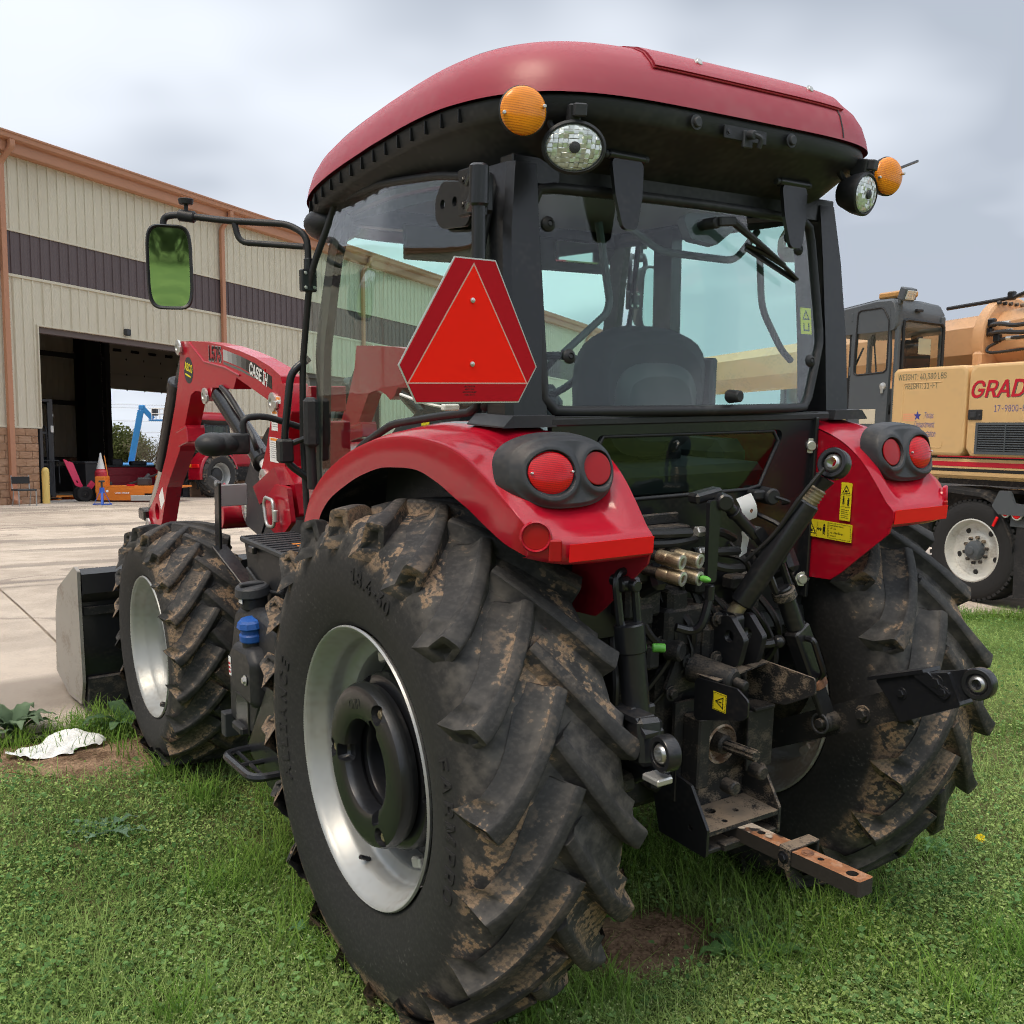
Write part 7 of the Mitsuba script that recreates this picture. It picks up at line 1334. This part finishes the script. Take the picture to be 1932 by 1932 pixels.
excavator('second tan excavator truck seen through the tractor rear window and the grey cab', E_O + np.array([.891, .454, 0]) * 5.0 + np.array([-.4538, .8906, .03]) * 2.4, False)
# ---------------------------------------------------------------- second tractor by the workshop, boom lift, trees, wires
T2 = thing('parked_tractor', 'smaller looking red tractor parked by the workshop behind the loader arm', 'tractor')
f2, r2 = np.array([.5, .866, 0]), np.array([.866, -.5, 0])
with use(frame(np.array([-9.33, 32.2, 0]) - r2 * .82, r2, f2, [0, 0, 1])):
    for s in (-1, 1):
        with use(FR[-1] @ frame([s * .82, 0, .70], [1, 0, 0], [0, 1, 0], [0, 0, 1])):
            w = numbered(T2 + '__rear_wheel'); v, f, c = tyre(REAR_PROF, .72, 18, .045, .205, 5 * s, 7, nth=160, nu=48); add(w, 'tyre', (v, f), 'rubber', True, uv=c)
            for v, f, c in (lug_meshes(REAR_PROF, .745, 18, .205, 5, 7) if s > 0 else []): add(w, 'tread_lug', (v, f), 'rubber', True, uv=c)
            add(w, 'rim', lathe([(.39, .2), (.40, .21), (.37, .17), (.33, .10), (.31, .0), (.25, .0), (.10, -.02), (.10, .05), (.03, .06)], 48, (0, 0, 0), (s, 0, 0)), 'silver_paint', 40); add(w, 'hub', lathe([(.25, .02), (.22, .06), (.10, .08), (.004, .09)], 32, (0, 0, 0), (s, 0, 0), True), 'black_plastic', 40)
        a = np.linspace(-.15, np.pi * .92, 24); P = np.stack([np.stack([np.full(24, x), -r * np.cos(a), .70 + r * np.sin(a)], 1) for x, r in ((s * .5, .84), (s * .95, .84), (s * 1.0, .80), (s * 1.0, .74))])
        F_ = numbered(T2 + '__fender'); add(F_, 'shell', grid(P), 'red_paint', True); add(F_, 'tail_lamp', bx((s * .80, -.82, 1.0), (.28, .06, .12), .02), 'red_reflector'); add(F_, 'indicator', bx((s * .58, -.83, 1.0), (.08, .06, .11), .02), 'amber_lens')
        add(T2, 'post', [beam((s * .60, -.30, 1.3), (s * .58, -.25, 2.45), .08, .08), beam((s * .62, .9, 1.1), (s * .56, .8, 2.45), .06, .06)], 'black_paint'); add(T2, 'roof_lamp', lathe([(.07, 0), (.07, .03), (.02, .045)], 20, (s * .62, -.46, 2.38), (0, -1, 0), True), 'amber_lens'); add(T2, 'work_lamp', lathe([(.07, 0), (.07, .03), (.02, .04)], 20, (s * .40, -.46, 2.34), (0, -1, 0), True), 'lamp_lens')
        add(T2, 'front_wheel', lathe([(.30, .15), (.34, .17), (.50, .16), (.54, .10), (.54, -.1), (.50, -.16), (.30, -.15)], 36, (s * .8, 2.1, .54), (s, 0, 0)), 'rubber_plain', 40); add(T2, 'side_glass', bx((s * .60, .3, 1.9), (.006, 1.1, 1.0), .001), 'dark_glass')
    add(T2, 'roof', loft([np.stack([(.74 - d) * np.sign(np.cos(t)) * np.abs(np.cos(t)) ** .5, .3 + (.82 - d) * np.sign(np.sin(t)) * np.abs(np.sin(t)) ** .5, 0 * t + z], 1) for d, z in ((.03, 2.42), (0, 2.46), (.02, 2.56), (.10, 2.66), (.3, 2.70)) for t in [np.linspace(0, 2 * np.pi, 48, endpoint=False)]]), 'red_paint', 50)
    add(T2, 'roof_base', loft([np.stack([w * np.sign(np.cos(t)) * np.abs(np.cos(t)) ** .5, .3 + (w + .08) * np.sign(np.sin(t)) * np.abs(np.sin(t)) ** .5, 0 * t + z], 1) for w, z in ((.60, 2.28), (.70, 2.36), (.72, 2.425)) for t in [np.linspace(0, 2 * np.pi, 48, endpoint=False)]]), 'black_plastic', 40)
    add(T2, 'rear_glass', bx((0, -.28, 1.85), (1.05, .006, .8), .001), 'tint_glass'); add(T2, 'rear_panel', bb((-.55, -.30, .75), (.55, -.22, 1.42), .02), 'black_dirty'); add(T2, 'body', [bb((-.3, -.4, .5), (.3, 2.4, 1.0), .04), bb((-.55, -.2, .9), (.55, .9, 1.4), .05)], 'black_dirty'); add(T2, 'bonnet', bb((-.36, .9, .95), (.36, 2.6, 1.5), .1), 'red_paint')
    add(T2, 'seat', bx((0, .1, 1.6), (.46, .14, .6), .05), 'seat_fabric'); add(T2, 'hitch', [tube([(-.3, -.3, .9), (-.35, -.8, .5)], .03, 6), tube([(.3, -.3, .9), (.35, -.8, .5)], .03, 6), bx((0, -.45, .9), (.4, .2, .5), .03)], 'black_dirty'); add(T2, 'blue_cap', bx((-.25, -.45, 1.25), (.12, .1, .06), .01), 'blue_paint')
bl = mat('lift_blue', (.03, .22, .55), .4)
BL_ = thing('boom_lift', 'bright blue boom lift with raised basket beyond the workshop', 'boom lift')
bp = lambda x, z: np.array([x, 60 + (x + 21.6) * .3, z])
add(BL_, 'lower_boom', beam(bp(-22.30, 1.0), bp(-21.68, 4.15), .34, .34, .02), bl); add(BL_, 'telescope', beam(bp(-22.02, 3.0), bp(-21.72, 4.35), .10, .10, .01), 'white_paint'); add(BL_, 'elbow', bx(bp(-21.62, 4.32), (.34, .3, .28), .05), bl)
add(BL_, 'upper_boom', beam(bp(-21.62, 4.32), bp(-21.05, 3.65), .28, .30, .02), bl); add(BL_, 'platform', bx(bp(-20.65, 3.58), (1.15, .8, .09), .01), bl)
add(BL_, 'rail', [tube([bp(-21.0, z) + [0, y, 0], bp(-20.15, z) + [0, y, 0]], .025, 5) for z in (3.95, 4.25) for y in (-.35, .35)] + [tube([bp(x, 3.6) + [0, y, 0], bp(x, 4.25) + [0, y, 0]], .025, 5) for x in (-21.0, -20.58, -20.15) for y in (-.35, .35)], 'white_paint'); add(BL_, 'console', bx(bp(-20.95, 4.05), (.3, .4, .4), .03), 'grey_plastic')
add(BL_, 'chassis', [bx(bp(-22.3, .75), (2.2, 1.6, .7), .08)], bl); add(BL_, 'wheel', [rod(bp(-22.3 + dx, .45) + [0, dy - .15, 0], bp(-22.3 + dx, .45) + [0, dy + .15, 0], .45, n=20) for dx in (-.8, .8) for dy in (-.8, .8)], 'rubber_plain')
tree('olive green round tree beyond the far workshop door', -35.0, 92, 4.0, 4.6, (.050, .070, .022), (.150, .170, .065), 9000, .13, 1, False)
tree('bare twiggy pale tree right of the boom lift', -31.2, 88, 3.7, 4.4, (.10, .10, .06), (.21, .20, .13), 2600, .07, 2, True)
tree('dark low tree far beyond the yard', -43, 100, 5.5, 6, (.05, .07, .02), (.13, .15, .06), 6000, .16, 3, False)
WN = ('topmost', 'second highest', 'middle', 'second lowest', 'lowest')
for i, (z, dz) in enumerate(((8.9, -.06), (8.55, -.06), (7.0, -.05), (5.6, -.03), (4.9, .0))):
    P = [np.array([-75 + 10 * k, 120, z + dz * k + .9 * ((k - 3.5) / 3.5) ** 2 - .9]) for k in range(8)]
    add('', 'power_line', tube(smoothpath(P, 4), .022, 5), 'grey_print', label=WN[i] + ' thin power line in the sky seen through the far workshop door', cat='wire', group='power lines beyond the workshop')
# the tree belt behind the photographer, seen only in the glass
rB2 = np.random.default_rng(77); vs, cs = [], []
for k in range(26):
    a = np.radians(rB2.uniform(150, 300)); d = rB2.uniform(55, 80); c = np.array([math.sin(a) * d, math.cos(a) * d, float(gz(math.sin(a) * d, math.cos(a) * d))]); h = rB2.uniform(4, 7.5)
    n = 260; q = c + rB2.normal(0, 1, (n, 3)) * [2.4, 2.4, h * .22] + [0, 0, h * .5]; e = rB2.normal(0, .38, (n, 3, 3)); vs.append((q[:, None] + e).reshape(-1, 3)); cs.append(np.repeat(np.array([[.035, .055, .02]]) + rB2.uniform(0, .06, (n, 1)) * [[.9, 1.1, .4]], 3, 0))
vs, cs = np.vstack(vs), np.vstack(cs)
add('', 'far_wood', (vs, np.arange(len(vs)).reshape(-1, 3)), 'leaf_far', False, color=cs, label='dark distant belt of trees reflected in the cab glass', cat='wood', kind='stuff')
